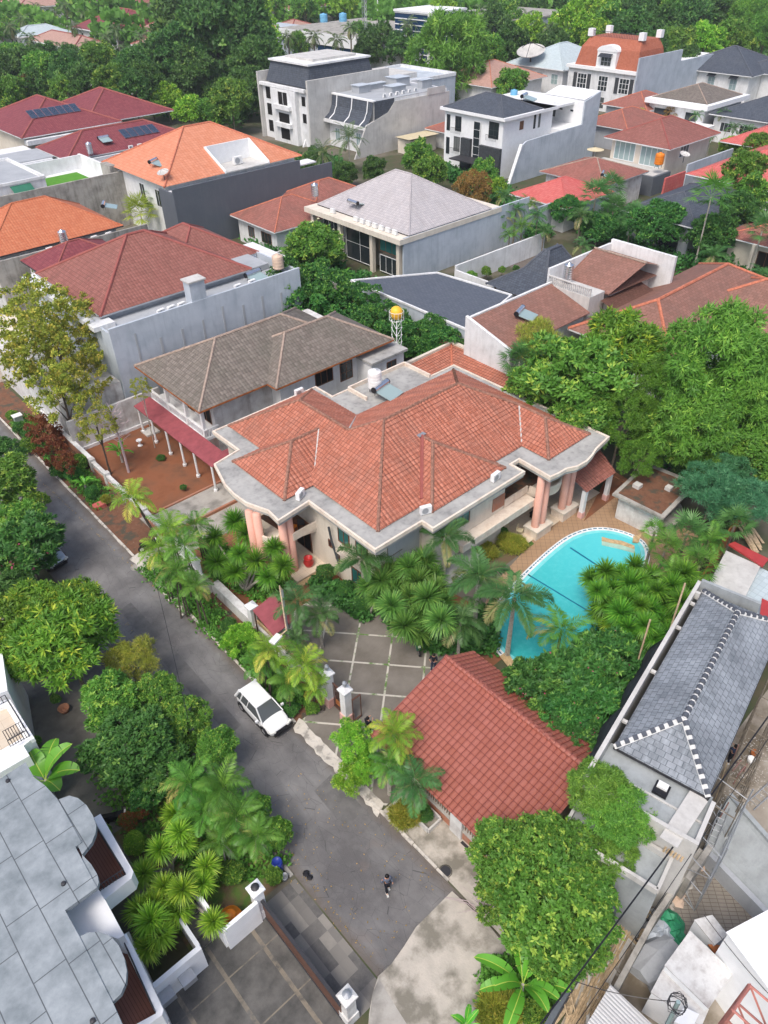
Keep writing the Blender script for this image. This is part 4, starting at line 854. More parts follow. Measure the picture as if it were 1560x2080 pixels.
b=thing('house','cream and glass two-storey house with pale grey hipped roof and long grey side wall','house',(78,82,0))
hip(b,69.9,86.4,73.1,92.9,6.35,.58,'roof_grey_pale','roof_grey_pale','metal_dark',rr=.12)
walls(b,rect(68.0,88.5,72.9,93.8),5.5,6.2,'plaster_cream','eaves_slab')
walls(b,rect(68.8,95,73.0,73.25),0,6.25,'plaster_blue_grey','party_wall');walls(b,rect(95,101,73.,73.25),0,4.2,'plaster_blue_grey','party_wall')
walls(b,rect(71.2,88,73.26,93),0,5.5,'plaster_cream')
for y in (74.,79.5,86.5,92.8): MB().box(68.6,69.2,y-.3,y+.3,0,5.5).build('column','plaster_cream',b)
win(b,'-x',83,.3,6.2,5.0,69.6,'paint_white','glass_dark',2,2);win(b,'-x',76.6,3.2,3.8,2.2,69.4,'wood_brown','glass_green',3);win(b,'-x',76.6,.3,3.8,2.4,69.4,'paint_white','glass_dark',3);win(b,'-x',89.6,3.0,5,2.4,70.2,'paint_white','glass_dark',4);win(b,'-x',89.6,.3,5,2.4,70.2,'paint_white','glass_dark',4)
ac_row((69.,88.2),(69.,90),1,6.22,RAD(90),'tall air conditioner unit at the left end of the pale grey roof','air conditioner')
ac_row((69.,75.),(69.,83.),7,6.22,RAD(90),'air conditioner unit in the row along the eaves of the pale grey roof','air conditioners along the pale grey roof')
place('heater',(71.5,85.5,7.4),RAD(90),'solar water heater on the left slope of the pale grey roof','solar water heater')
place('tank_steel',(71.5,95.5,6.2),0,'ribbed steel water tank behind the pale grey roof','water tank')
t=thing('boundary_wall','long white wall between the blue-grey flat roof and the palm garden','wall',(85,64,0));walls(t,rect(73,92,67.2,67.45),0,3,'plaster_white','panel');walls(t,rect(73,73.25,57,67.2),0,2.4,'plaster_white','panel')
# ================================================================ flat dark blue roof and ivy wall
b=thing('building','low building with broad flat dark blue-grey tiled roof and white edge','building',(62,60,0))
pts=[(57.0,50.2),(67.6,53.2),(66.4,64.3),(57.0,70.0)]
walls(b,pts,0,lambda p:4.2+.06*(67-p[0]) if False else 4.5,'plaster_blue_grey')
ctr=(62,59.5);ins=[(ctr[0]+(x-ctr[0])*.955,ctr[1]+(y-ctr[1])*.965) for x,y in pts]
MB().prism(ins,4.501,4.62).build('roof','roof_flat_dark',b)
m=MB();parapet(m,pts,.22,4.49,4.72);m.build('coping','plaster_white',b)
t=thing('boundary_wall','long brick boundary wall half hidden by creepers below the dark blue roof','wall',(52,60,0));walls(t,[(51.0,92),(51.0,73.),(50.6,73),(50.6,92)],0,6.0,'plaster_blue_grey','panel');walls(t,rect(55.2,55.5,47,73),0,3.2,'brick_wall','panel')
t=thing('outbuilding','low red tiled lean-to roof with cream wall behind the villa','building',(52,45,0))
walls(t,[(56.0,44.5),(55.6,44.5),(55.4,51.2),(48.2,51.0),(48.2,51.4),(55.9,51.5)],0,3.4,'plaster_cream')
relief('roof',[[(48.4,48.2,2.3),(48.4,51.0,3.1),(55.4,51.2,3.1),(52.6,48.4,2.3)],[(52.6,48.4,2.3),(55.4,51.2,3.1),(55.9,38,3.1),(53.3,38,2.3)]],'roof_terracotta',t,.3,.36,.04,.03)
caps(t,[((52.6,48.4,2.35),(55.4,51.2,3.2))],'ridge_red')
m=MB();m.tube([(55.9,51,3.4),(55.9,51,4.2),(55.9,44.6,4.2),(55.9,44.6,3.4)],.03,4);m.tube([(55.9,48,3.4),(55.9,48,4.2)],.03,4);m.build('railing','metal_dark',t)
# ================================================================ right side brown roofs
b=thing('house','low house with brown tiled lean-to roof and white gable wall beside the dark blue roof','house',(62,46,0))
pl=[(55.3,42.9,5.4),(68.6,42.9,5.4),(68.8,48.6,7.0),(55.3,48.6,7.0)]
MB().poly(*pl).poly(*[(x,y,z-.1) for x,y,z in pl[::-1]]).build('roof','roof_brown_flat',b);walls(b,rect(54.9,55.25,42.7,48.9),0,lambda p:5.6+ (p[1]-42.7)*.28,'plaster_white','gable_wall')
walls(b,rect(55.3,69,48.62,48.9),0,7.15,'plaster_white','party_wall');walls(b,rect(55.4,68.5,43.6,48.5),0,5.2,'plaster_white')
place('heater',(61.0,45.7,6.3),RAD(20),'solar water heater on the brown lean-to roof','solar water heater')
b=thing('house','tall narrow house with brown gabled roof and white parapet wall above a green balustrade','house',(75,45,0))
MB().poly((71.6,42.8,6.6),(77,42.0,8.9),(77,49,8.9),(71.6,49,6.6)).poly((77,42.0,8.9),(80.6,42.3,7.7),(80.6,49,7.7),(77,49,8.9)).poly((71.6,42.8,6.5),(71.6,49,6.5),(80.6,49,6.5),(80.6,42.3,6.5)).build('roof','roof_brown_flat',b)
caps(b,[((77,42.0,8.95),(77,49,8.95))],'ridge_grey')
walls(b,rect(80.7,81.1,40.6,49.2),0,9.0,'plaster_white','party_wall');walls(b,rect(68.8,80.6,49.02,49.3),0,8.6,'plaster_white','party_wall');walls(b,rect(72.4,80.5,43.2,48.9),0,6.45,'plaster_dirty_white')
MB().add([(70.6,40.6,5.4),(78.5,40.6,5.4),(78.5,43.1,6.1),(70.6,43.1,6.1)],[(0,1,2,3),(3,2,1,0)]).build('porch_roof','roof_brown_flat',b)
win(b,'-y',74.5,2.6,3.4,2.0,43.2,'paint_white','glass_dark',3);win(b,'-y',78.5,2.6,3,2.0,43.2,'paint_white','glass_dark',3);box_part(b,'terrace','concrete_pale',68.7,71.5,43.3,49,0,6.9)
m=MB()
for i in range(22): m.box(68.75,68.83,43.3+.26*i,43.4+.26*i,6.9,7.8)
m.box(68.65,68.89,43.3,49,7.8,7.92);m.build('balustrade','concrete_pale',b)
place('tank_steel',(70.3,47.6,6.9),0,'ribbed steel water tank on the terrace of the tall brown-roofed house','water tank')
b=thing('house','sprawling single-storey house with large brown hipped roof behind the garden trees','house',(78,36,0))
hip(b,64.9,92,30.4,43.0,4.7,.52,'roof_brown_flat','ridge_red','plaster_white',rr=.18);hip(b,78.,91.,14,38.0,4.72,.5,'roof_brown_flat','ridge_red','plaster_white',rr=.18);walls(b,[(66,31.5),(79,31.5),(79,15),(90,15),(90,42),(66,42)],0,4.6,'plaster_white')
win(b,'-x',36,1,2.4,2,66,'paint_white','glass_dark',2)
# joglo pavilion roof
b=thing('pavilion','garden pavilion with dark peaked joglo roof beside the white garden wall','pavilion',(78,55,0))
mb=MB();e=[(71.4,52,2.9),(83.5,52,2.9),(83.5,60.5,2.9),(71.4,60.5,2.9)];q=[(76.,54.6,4.3),(82.,54.6,4.3),(82.,58.2,4.3),(76.,58.2,4.3)];t_=[(78.2,56.2,6.6),(80.6,56.2,6.6),(80.6,56.8,6.6),(78.2,56.8,6.6)]
for A,B in ((e,q),(q,t_)):
    for i in range(4): j=(i+1)%4;mb.poly(A[i],A[j],B[j],B[i])
mb.poly(*t_);rf=mb.build('roof','roof_slate',b);caps(rf,[(e[i],q[i]) for i in range(4)]+[(q[i],t_[i]) for i in range(4)]+[(t_[0],t_[1])],'ridge_slate',.14)
for x in(72.3,75.6,79,82.6):
    for y in (53,59.6): MB().box(x-.1,x+.1,y-.1,y+.1,0,2.9).build('post','wood_brown',b)
box_part(b,'floor','soil_red',72,83,52.6,60,0.01,.15)
# ================================================================ unfinished white building
b=thing('building','tall unfinished white building with empty window openings and black mansard roof','building',(107,150,0))
walls(b,rect(107.5,129,143.3,160.4),0,11.0,'plaster_white');walls(b,rect(106.8,130,142.7,143.2),0,13.1,'concrete_pale','party_wall');walls(b,rect(106.6,120,160.5,161.),0,13.2,'concrete_pale','party_wall')
walls(b,[(106.7,144),(107.5,144),(107.5,160.4),(106.7,160.4)],10.7,11.3,'plaster_white','cornice');walls(b,[(106.5,147),(107.5,147),(107.5,156),(106.5,156)],0,10.6,'plaster_white','bay')
m=MB();bt=rect(108.2,127,144.2,159.8);tp=rect(109.4,126,145.2,158.8)
for i in range(4): j=(i+1)%4;m.poly((*bt[i],11.3),(*bt[j],11.3),(*tp[j],15.3),(*tp[i],15.3))
m.build('mansard_roof','roof_slate',b);walls(b,rect(108.9,126.5,144.8,159.2),15.3,15.65,'plaster_white','roof_slab');walls(b,rect(109.2,113.5,144.9,149),14.2,15.2,'roof_slate','mansard_bay') if False else None;walls(b,rect(112,124,147,157),15.651,16.1,'concrete_pale','roof_slab')
for z in (1.2,4.6,7.9):
    win(b,'-x',158.3,z,2.0,2.6,107.5,'plaster_white','opening_dark',1,fr=.12)
    win(b,'-x',151.5,z-.6,3.6 if z!=4.6 else 4.2,3.0 if z!=4.6 else 2.2,106.5,'plaster_white','opening_dark',2 if z>5 else 1,fr=.15)
    if z!=1.2: win(b,'-x',145.3,z,1.5,2.0,107.5,'plaster_white','opening_dark',1)
for z in (3.4,6.9): box_part(b,'balcony','plaster_white',105.7,106.5,148.6,154.4,z-.1,z+.75)
walls(b,rect(121.5,129,145,159),11.0,11.9,'concrete_pale','roof_parapet')
t=thing('ladder','wooden ladder leaning on the black mansard roof','ladder',(109,146,11.3));m=MB();m.tube([(108.9,145.9,11.3),(110.3,145.9,15)],.06,4);m.tube([(108.9,146.6,11.3),(110.3,146.6,15)],.06,4)
for i in range(8): m.tube([(109+.16*i,145.9,11.6+.42*i),(109+.16*i,146.6,11.6+.42*i)],.04,4)
m.build('rails','wood_pale',t)
# dark curved mansard house with long grey wall
b=thing('building','white building with curved black mansard front and long stained grey side wall','building',(115,135,0))
walls(b,rect(113.6,135,129.35,145.2),0,9.9,'plaster_white');walls(b,rect(112.2,113.59,129.35,145.2),0,5.7,'plaster_white','front_bay')
m=MB()
m.add([(107.6,129,0),(135.5,129,0),(135.5,129,9.3),(119.5,129,9.4),(119.0,129,9.3),(117.3,129,7.6),(111,129,5.9),(107.6,129.3,0),(135.5,129.3,0),(135.5,129.3,9.3),(119.5,129.3,9.4),(119.,129.3,9.3),(117.3,129.3,7.6),(111,129.3,5.9)],[(0,1,2,3,4,5,6),(13,12,11,10,9,8,7),(6,5,12,13),(5,4,11,12),(4,3,10,11),(3,2,9,10),(0,6,13,7)]);m.build('party_wall','concrete_pale',b)
m=MB();m.add([(106.6,145.4,0),(114,145.4,0),(114,145.4,6.6),(110.2,145.4,6.2),(106.6,145.8,0),(114,145.8,0),(114,145.8,6.6),(110.2,145.8,6.2)],[(0,1,2,3),(7,6,5,4),(0,3,7,4),(3,2,6,7)]);m.build('fin_wall','plaster_white',b)
m=MB();prof=[(110.9,5.7),(112.2,6.5),(113.,7.9),(113.35,10.0)]
for i in range(3): m.poly((prof[i][0],145.2,prof[i][1]),(prof[i][0],129.4,prof[i][1]),(prof[i+1][0],129.4,prof[i+1][1]),(prof[i+1][0],145.2,prof[i+1][1]))
m.build('mansard_roof','roof_slate',b)
for y in (145,141,136,131): MB().tube([(x-.05,y,z) for x,z in prof],.14,4).build('mansard_trim','paint_white',b)
MB().box(113.2,113.9,129.2,145.3,9.9,10.2).build('mansard_trim','paint_white',b);MB().poly((113.3,129.1,5.9),(117.2,129.1,7.6),(119,129.1,9.3),(119,129.1,10),(113.4,129.1,10)).build('mansard_side','roof_slate',b);walls(b,rect(110.6,112.2,129.35,145.2),5.0,5.6,'plaster_white','cornice');walls(b,rect(113.9,134,129.35,145.2),9.9,10.0,'plaster_grey','flat_roof')
for y in (140,136.6,133): win(b,'-x',y,1.4,1.6,2.4,112.2,'paint_white','glass_pale',2)
for x,y,w_,d_,h_ in ((117,138,3,3,1.4),(122,133,4,3,1.2),(121,139.5,5,2,1.0),(127,137,4,4,1.8),(130,132,3,2,1.6)): box_part(b,'roof_housing','plaster_grey',x,x+w_,y,y+d_-.5,10,10+h_);box_part(b,'roof_hatch','plaster_blue_grey',x-.2,x+w_+.2,y-.2,y+d_-.3,10+h_,10.1+h_)
ac_row((118,131),(127,131),6,10.02,.1,'condenser unit among the roof housings of the curved mansard building','condensers on the mansard building')
walls(b,rect(128.5,134,128.9,129),9.3,10.6,'concrete_pale','arched_parapet')
# outer pale blocks behind
b=thing('building','grey block with pale roof terrace behind the unfinished building','building',(140,150,0));walls(b,rect(132,150,141,160),0,9.5,'plaster_blue_grey');m=MB();parapet(m,rect(132,150,141,160),.3,9.5,10.2);m.build('parapet','plaster_white',b);walls(b,rect(134,142,146,158),9.5,10.6,'concrete_pale','roof_slab')
t=thing('shed','low shed with tan corrugated roof beside the long grey wall','shed',(119,125,0));MB().poly((116.5,122,3.4),(125,121.5,3.4),(127,127.5,2.9),(118,128,2.9)).build('roof','awning_cream',t);walls(t,rect(118,125.5,123,127),0,2.8,'plaster_cream')
t=thing('house','maroon tiled roof between the long grey wall and the white modern house','house',(132,122,0));hip(t,126,142,112,127,3.5,.4,'roof_rust','ridge_red','plaster_white');walls(t,rect(127,141,113,126),0,3.4,'plaster_white')
# ================================================================ white modern house
b=thing('house','tall white modern house with dark slate hipped roof and black stone lower front','house',(116.5,95,0))
walls(b,rect(116.6,131,97.2,112),0,10.4,'paint_white');walls(b,rect(115.9,131.5,96.4,112.8),10.3,10.8,'paint_white','cornice')
hip(b,116.2,127.5,97,112.2,10.85,.42,'roof_slate','ridge_slate','metal_dark',rr=.12);walls(b,rect(127.6,140,96.6,112),10.4,10.8,'plaster_white','flat_roof')
m=MB();m.add([(115.8,94.0,0),(141.5,94,0),(141.5,94,12.4),(137.5,94,11.4),(136.6,94,11.2),(136.6,94,7.2),(119.8,94,6.9),(118.6,94,6.3)]+[(x,94.3,z) for x,z in ((115.8,0),(141.5,0),(141.5,12.4),(137.5,11.4),(136.6,11.2),(136.6,7.2),(119.8,6.9),(118.6,6.3))],[(0,1,2,3,4,5,6,7),tuple(range(15,7,-1))]+[(i,(i+7)%8 if False else (i+1)%8+0,(i+1)%8+8,i+8)[::-1] for i in range(8)]);m.build('party_wall','plaster_blue_grey',b)
m=MB();m.prism([(115.6,93.8),(115.85,93.8),(115.85,94.4),(115.6,94.4)],0,.1);m.add([(115.75,93.85,0),(118.55,93.85,6.45),(118.55,94.45,6.45),(115.75,94.45,0),(115.55,93.85,.15),(118.35,93.85,6.6),(118.35,94.45,6.6),(115.55,94.45,.15)],[(4,7,6,5),(0,1,2,3),(0,4,5,1),(3,2,6,7)]);m.build('wall_trim','paint_white',b)
walls(b,rect(136.8,141.4,94.35,104),0,11.3,'paint_white','stair_tower');MB().poly((136.7,94.3,11.4),(141.5,94.3,12.4),(141.5,104,12.4),(136.7,104,11.4)).build('tower_roof','paint_white',b)
walls(b,rect(131,136.7,94.35,112),0,7.0,'paint_white','rear_wing')
MB().box(115.9,116.55,97.1,102.2,0,5.6).box(115.9,116.55,104.6,107.0,0,6.2).build('stone_cladding','stone_dark',b)
for y in (99.4,): win(b,'-x',y,7.0,2.4,2.8,116.6,'metal_dark','glass_dark',2,2)
win(b,'-x',103.4,2.2,1.7,7.2,116.4,'paint_white','glass_dark',1,5);win(b,'-x',108.4,7.0,1.6,2.6,116.6,'metal_dark','glass_dark',2);win(b,'-x',108.6,3.4,1.6,2.6,116.6,'metal_dark','glass_dark',2);win(b,'-x',111,6.8,.9,2.8,116.6,'metal_dark','glass_dark',1);win(b,'-x',111,2.6,.9,3.0,116.6,'metal_dark','glass_dark',1)
for y,z in ((99.4,6.7),(108.5,3.1),(108.4,6.7)):
    m=MB()
    for i in range(9): m.box(115.8,115.84,y-1.2+.3*i,y-1.17+.3*i,z,z+.95)
    m.box(115.78,115.86,y-1.25,y+1.25,z+.95,z+1.0);m.build('balcony_railing','metal_dark',b)
win(b,'-y',121.8,8.0,1.3,1.6,97.2,'paint_white','wood_brown',1,fr=.05);win(b,'-y',125.6,7.6,.8,2.5,97.2,'paint_white','glass_dark',1,fr=.05);win(b,'-y',127,7.6,.8,2.5,97.2,'paint_white','glass_dark',1,fr=.05)
box_part(b,'carport','metal_dark',112.8,116.4,99,107,2.9,3.1)
win(b,'-x',101.2,7.6,.9,3.,136.8,'paint_white','glass_dark',1);win(b,'-x',99.6,9.0,.9,.5,136.8,'paint_white','glass_dark',1);win(b,'-x',97,9.0,.9,.5,136.8,'paint_white','glass_dark',1)
place('heater',(132,104,10.85),RAD(20),'solar water heater on the roof terrace of the white modern house','solar water heater',scale=1.3);place('tank_blue',(134.5,110,9.6),0,'blue framed equipment tank on the terrace of the white modern house','water tank',scale=.8)
ac_row((129.,110.5),(129,106),3,10.82,RAD(90),'large condenser on the flat roof behind the slate hip of the white modern house','condensers on the white modern house')
# ================================================================ red mansard villa, pyramid roof
b=thing('building','grand grey-white villa with brick-red mansard roof and black shutters','building',(182,120,0))
walls(b,rect(182,199,111.9,131.6),0,8.8,'plaster_white');walls(b,rect(181.3,199,111.4,132),8.8,9.5,'paint_white','cornice');walls(b,rect(181,200,111,111.35),0,12.5,'plaster_blue_grey','party_wall');walls(b,rect(200,224,111,111.35),0,10,'plaster_blue_grey','party_wall');walls(b,rect(199,224,111.4,131),0,9,'paint_white','rear_wing')
m=MB();bt=rect(182.2,194,112,130);tp=rect(185.5,193,114,128.5);mdl=rect(183.4,193.6,112.8,129.4)
for A,za,B,zb in ((bt,9.5,mdl,13.4),(mdl,13.4,tp,15.4)):
    for i in range(4): j=(i+1)%4;m.poly((*A[i],za),(*A[j],za),(*B[j],zb),(*B[i],zb))
m.poly(*[(x,y,15.4) for x,y in tp]);m.build('mansard_roof','roof_shingle_red',b)
for x,y in tp: MB().box(x-.6,x+.6,y-.7,y+.7,15.4,17.0).build('roof_pier','paint_white',b)
m=MB()
for i in range(30): m.box(185.5,185.55,114.4+.46*i,114.45+.46*i,15.4,16.5)
m.box(185.45,185.6,114,128.5,16.5,16.6);m.build('roof_railing','metal_dark',b)
m=MB();m.box(181.8,184.8,118,123.5,9.5,13.0);m.build('dormer','paint_white',b)
m=MB();m.tube([(181.7,120.75,12.6),(184.9,120.75,12.6)],2.9,16);m.build('dormer_arch','paint_white',b) if False else None
m=MB();pr=[(120.75+2.9*math.cos(a*math.pi/10),13.0+1.3*math.sin(a*math.pi/10)) for a in range(11)]
m.add([(181.7,y,z) for y,z in pr]+[(185.2,y,z) for y,z in pr],[tuple(range(11)),tuple(range(21,10,-1))]+[(i,i+11,i+12,i+1) for i in range(10)]);m.build('dormer_arch','paint_white',b)
win(b,'-x',120.75,9.9,3.0,2.0,181.8,'paint_white','glass_dark',3,2);MB().add([(181.7,119,12.6),(181.7,122.5,12.6),(180.5,122.5,11.9),(180.5,119,11.9)],[(0,1,2,3),(3,2,1,0)]).build('awning','awning_dark',b)
for y in (114.8,120.9,127.2):
    f=win(b,'-x',y,4.4,2.8,3.4,182,'paint_white','glass_dark',3,3,fr=.14);
    if y!=120.9:
        for dy in (-2.1,2.1): MB().box(181.85,181.99,y+dy-.5,y+dy+.5,4.4,7.8).build('shutter','stone_dark',b)
    win(b,'-x',y,.6,2.4,2.6,182,'paint_white','glass_dark',2,2)
b=thing('house','white house with pale blue-grey pyramid roof left of the red mansard villa','house',(182,142,0));hip(b,184,207,134.5,154,7.4,.46,'roof_bluegrey_pale','roof_bluegrey_pale','paint_white',rr=.2);walls(b,rect(185,206,135.4,153),0,7.3,'plaster_white')
for y in (138,143,148): win(b,'-x',y,3.8,2.2,2.4,185,'paint_white','glass_pale',2,2)
place('dish',(*P(1078,118,9),9-4.4),RAD(200),'very large pale satellite dish behind the pale pyramid roof','satellite dish',scale=4.2)
for F_,nm,mt,z,sl in (((168,182,99,111,4.6,.42),'small maroon hipped roof in front of the grey-white mansard villa','roof_rust',4.6,.42),((150,166,92,104,4.4,.4),'low house with maroon roof and grey side wall behind the brown-roofed white house','roof_rust',4.4,.4)):
    b=thing('house',nm,'house',(F_[0],F_[2],0));hip(b,F_[0],F_[1],F_[2],F_[3],z,sl,mt,'ridge_red','plaster_white');walls(b,rect(F_[0]+.8,F_[1]-.8,F_[2]+.8,F_[3]-.8),0,z-.1,'plaster_grey')
# ================================================================ brown roof white house with window band
b=thing('house','white house with brown hipped roof and a long band of tall windows','house',(132,72,0))
hip(b,131.6,148.8,71.7,85.4,7.,.44,'roof_maroon_brown','ridge_maroon','plaster_white',rr=.15);walls(b,rect(133,147.8,73,84.4),0,6.85,'plaster_cream')
win(b,'-x',81.5,3.4,4.4,3.2,133,'paint_white','glass_pale',4,fr=.12);win(b,'-x',76,3.3,4.4,3.2,133,'paint_white','glass_pale',4,fr=.12);win(b,'-y',139,4.4,3,2,73,'paint_white','glass_dark',3)
walls(b,rect(127.5,133,71.5,86),0,3.2,'plaster_dark_grey','terrace_wall');walls(b,rect(127.9,132.9,71.9,85.6),3.2,3.3,'concrete_pale','terrace');walls(b,rect(134,150,69.0,69.3),0,4.6,'plaster_blue_grey','party_wall')
t=place('tank_orange',(129.8,72.4,4.2),0,'bright orange water tank beside the brown-roofed white house','water tank',scale=1.3)
place('dish',(134.5,70.4,4.6),RAD(250),'small satellite dish right of the orange water tank','satellite dish')
t=thing('umbrella','cream round parasol on the terrace left of the window-band house','parasol',(129.5,85.5,3.3));m=MB();m.lathe((129.5,85.5,3.3),[(0,2.3),(1.6,1.9),(1.58,1.85),(0,2.2)],10);m.build('canopy','awning_cream',t);MB().tube([(129.5,85.5,3.3),(129.5,85.5,5.5)],.04,5).build('pole','metal_grey',t)
b=thing('house','wide white villa with grey-brown shingle roof at the upper right','house',(171,90,0))
hip(b,171,186.5,86.8,100.2,7.,.36,'roof_grey_brown','ridge_grey','paint_white');walls(b,rect(169.5,188,85.8,101),6.0,6.9,'paint_white','cornice');walls(b,rect(171,187,87,100.5),0,6,'plaster_white');win(b,'-x',97,3.2,4,1.8,171,'metal_dark','glass_dark',2);win(b,'-x',90,3.,2.6,2,171,'metal_dark','glass_dark',1);walls(b,rect(164,171,84,101),0,3.4,'paint_white','porch')
b=thing('house','white house with blue-grey slate roof and small dark awnings at the upper right edge','house',(210,107,0))
hip(b,209,231,96,119,7.,.42,'roof_slate','ridge_slate','paint_white',rr=.2);hip(b,215,245,82,104,7.02,.42,'roof_slate','ridge_slate','paint_white',rr=.2);walls(b,rect(210,230,97,118),0,6.9,'plaster_white');walls(b,rect(216,244,83,96.9),0,6.9,'plaster_white')
for y in (101,107,113): win(b,'-x',y,3.4,2,2.6,210,'paint_white','glass_pale',2,2);MB().add([(209.9,y-1.1,6.6),(209.9,y+1.1,6.6),(208.9,y+1.1,6.0),(208.9,y-1.1,6.0)],[(0,1,2,3),(3,2,1,0)]).build('awning','awning_dark',b)
b=thing('house','white house with plain grey hipped roof at the right edge','house',(180,80,0))
hip(b,171,193,68,86,5.4,.4,'roof_slate','ridge_slate','paint_white');walls(b,rect(172,192,69,85),0,5.3,'plaster_white');win(b,'-x',76,2.2,6,1.8,172,'paint_white','glass_dark',6);win(b,'-x',82,2.2,2.6,1.8,172,'paint_white','glass_dark',3)
# ================================================================ bright red, old brown, slate, red
b=thing('house','low white house with bright red hipped roof right of the white modern house','house',(101,70,0));hip(b,100.4,113,69.9,81.4,4,.42,'roof_bright_red','roof_bright_red','paint_white');walls(b,rect(101.2,112,70.7,80.6),0,3.9,'plaster_white')
b=thing('house','old rust-brown roof patched with grey between bright red roof and window-band house','house',(118,76,0));hip(b,112.5,125.5,71.5,85,4.6,.34,'roof_rust','ridge_grey','plaster_grey');walls(b,rect(113.3,124.8,72.2,84),0,4.5,'plaster_dirty_white');place('heater',(116,73.5,5.0),RAD(30),'solar water heater on the old rust-brown roof','solar water heater')
b=thing('house','house with dark blue slate roof and red parapet wall behind the roadside palms','house',(112,55,0));hip(b,103,122,49.8,62,5,.42,'roof_slate','ridge_slate','paint_white');walls(b,rect(104,121,51,61),0,4.9,'plaster_grey');win(b,'-x',54,.3,3,2.5,104,'metal_dark','glass_dark',2);walls(b,rect(118,124,64,64.3),0,6.2,'roof_bright_red','parapet')
b=thing('house','house with faded red hipped roof at the right edge behind the slate roof','house',(135,56,0));hip(b,127,152,47,65.5,5,.42,'roof_bright_red','roof_bright_red','paint_white');hip(b,150,170,56,72,5.4,.42,'roof_bright_red','roof_bright_red','paint_white');walls(b,rect(128,150,48.5,64.5),0,4.9,'plaster_white')
b=thing('house','cream house entrance with columns shaded by palms at the right edge','house',(108,38,0));walls(b,rect(106,120,32,46),0,4.2,'plaster_cream');hip(b,105,121,31,47,4.3,.35,'roof_rust','ridge_red','paint_white')
for y in (34,38,42): MB().box(104.6,105.,y-.2,y+.2,0,4.2).build('column','plaster_cream',b)
win(b,'-x',36,.2,2.4,3,106,'wood_brown','opening_dark',2,name='door');win(b,'-x',40.5,.2,2.4,3,106,'wood_brown','opening_dark',2,name='door')
t=thing('boundary_wall','tan street wall with dark gate beyond the big brown roof','wall',(98,40,0));walls(t,rect(96.8,97.1,30,44),0,2.4,'plaster_cream','panel');walls(t,rect(96.7,97.2,36,40.5),0,2.6,'metal_dark','gate')
t=thing('flag','small red and white flag on a pole beyond the big brown roof','flag',(95.5,33.5,0));MB().tube([(95.5,33.5,0),(95.5,33.5,6)],.04,5).build('pole','metal_grey',t);MB().box(95.5,95.54,32.2,33.45,5.3,5.8).build('red_band','flag_red',t);MB().box(95.5,95.54,32.2,33.45,4.8,5.297).build('white_band','paint_white',t)
t=thing('house','brown hipped roof half hidden behind the bright feathery tree','house',(165,150,0));hip(t,160,182,138,158,6,.4,'roof_pinkish','ridge_red','paint_white');walls(t,rect(161,181,139,157),0,5.9,'plaster_white')
# ================================================================ far houses
def far(label,x0,x1,y0,y1,z,sl,mat,wm='plaster_white',nw=3,rm='ridge_maroon'):
    b=thing('house',label,'house',(x0,y0,0));hip(b,x0,x1,y0,y1,z,sl,mat,rm,'paint_white',rr=.25,fz=.4);walls(b,rect(x0+1,x1-1,y0+1,y1-1),0,z-.1,wm)
    for i in range(nw): win(b,'-x',y0+(y1-y0)*(i+.5)/nw,z-3.4,2,2,x0+1,'paint_white','glass_dark',1);win(b,'-y',x0+(x1-x0)*(i+.5)/nw,z-3.4,2,2,y0+1,'paint_white','glass_dark',1)
    return b
far('distant white house with wide purple-brown hipped roof at the upper left',144,173,308,345,7,.42,'roof_purple')
far('distant white house with blue-grey shingle roof at the far left',117,137,330,343,7,.4,'roof_bluegrey_pale',rm='roof_bluegrey_pale')
far('distant orange-brown roof among palms below the purple-brown one',120,134,291,330,6,.4,'roof_pinkish');far('distant pinkish roof beside the big dark banyan',147,169,284,312,6,.4,'roof_pinkish')
far('distant white house with pinkish roof at the top edge left of the tall trees',218,240,300,322,10,.35,'roof_pinkish');far('low pinkish roof below the distant white house at the top',205,222,282,300,4.5,.35,'roof_pinkish')
far('distant house with faded brown roof in the top left corner',152,180,420,452,9,.4,'roof_pinkish');far('distant white house with brown roof behind the top left palms',190,220,400,430,8,.4,'roof_rust')
far('distant bright orange roof at the top centre',252,272,286,304,7,.42,'roof_orange');far('distant pinkish roofed white house at the top right of centre',372,395,250,275,9,.4,'roof_pinkish');far('distant white house with red roof among trees at the top right',330,350,150,165,8,.4,'roof_rust')
far('distant red-roofed white house at the very top right',420,445,180,205,8,.4,'roof_bright_red')
b=thing('office_building','low blue-glass office block with long grey roof at the top centre','building',(215,240,0))
walls(b,rect(184,225,212,262),0,8.5,'plaster_blue_grey');walls(b,rect(184,225,212,262),8.5,8.8,'concrete_old','flat_roof');walls(b,rect(183.5,184,212,262),5.6,8.9,'paint_white','fascia')
win(b,'-x',228,1.5,20,4.0,183.9,'metal_dark','glass_blue',8,2);m=MB();m.box(183.6,184,262,264,0,9.5);m.build('yellow_pylon','plastic_yellow',b);walls(b,rect(185,200,264,282),0,8,'plaster_blue_grey','left_wing');MB().box(184.9,184.99,270,276,2,4.5).build('orange_panel','plastic_orange',b)
ac_row((196,222),(206,222),4,8.85,.2,'white condenser on the long grey office roof at the top centre','condensers on the office roof');place('tank_blue',(206,262,7.2),0,'light blue water tank at the left on the far office roof','water tank','two blue tanks',1.6);place('tank_blue',(212,258,7.2),0,'light blue water tank at the right on the far office roof','water tank','two blue tanks',1.6)
b=thing('office_building','tall blue curtain-wall office building with white bands at the top centre','building',(192,200,0))
walls(b,rect(196,212,196,212.),0,15.5,'glass_blue','glass_wall')
m=MB()
for i in range(10): m.box(195.8,196.01,196,212,1.2+1.55*i,1.45+1.55*i);m.box(196,212,195.8,196.01,1.2+1.55*i,1.45+1.55*i)
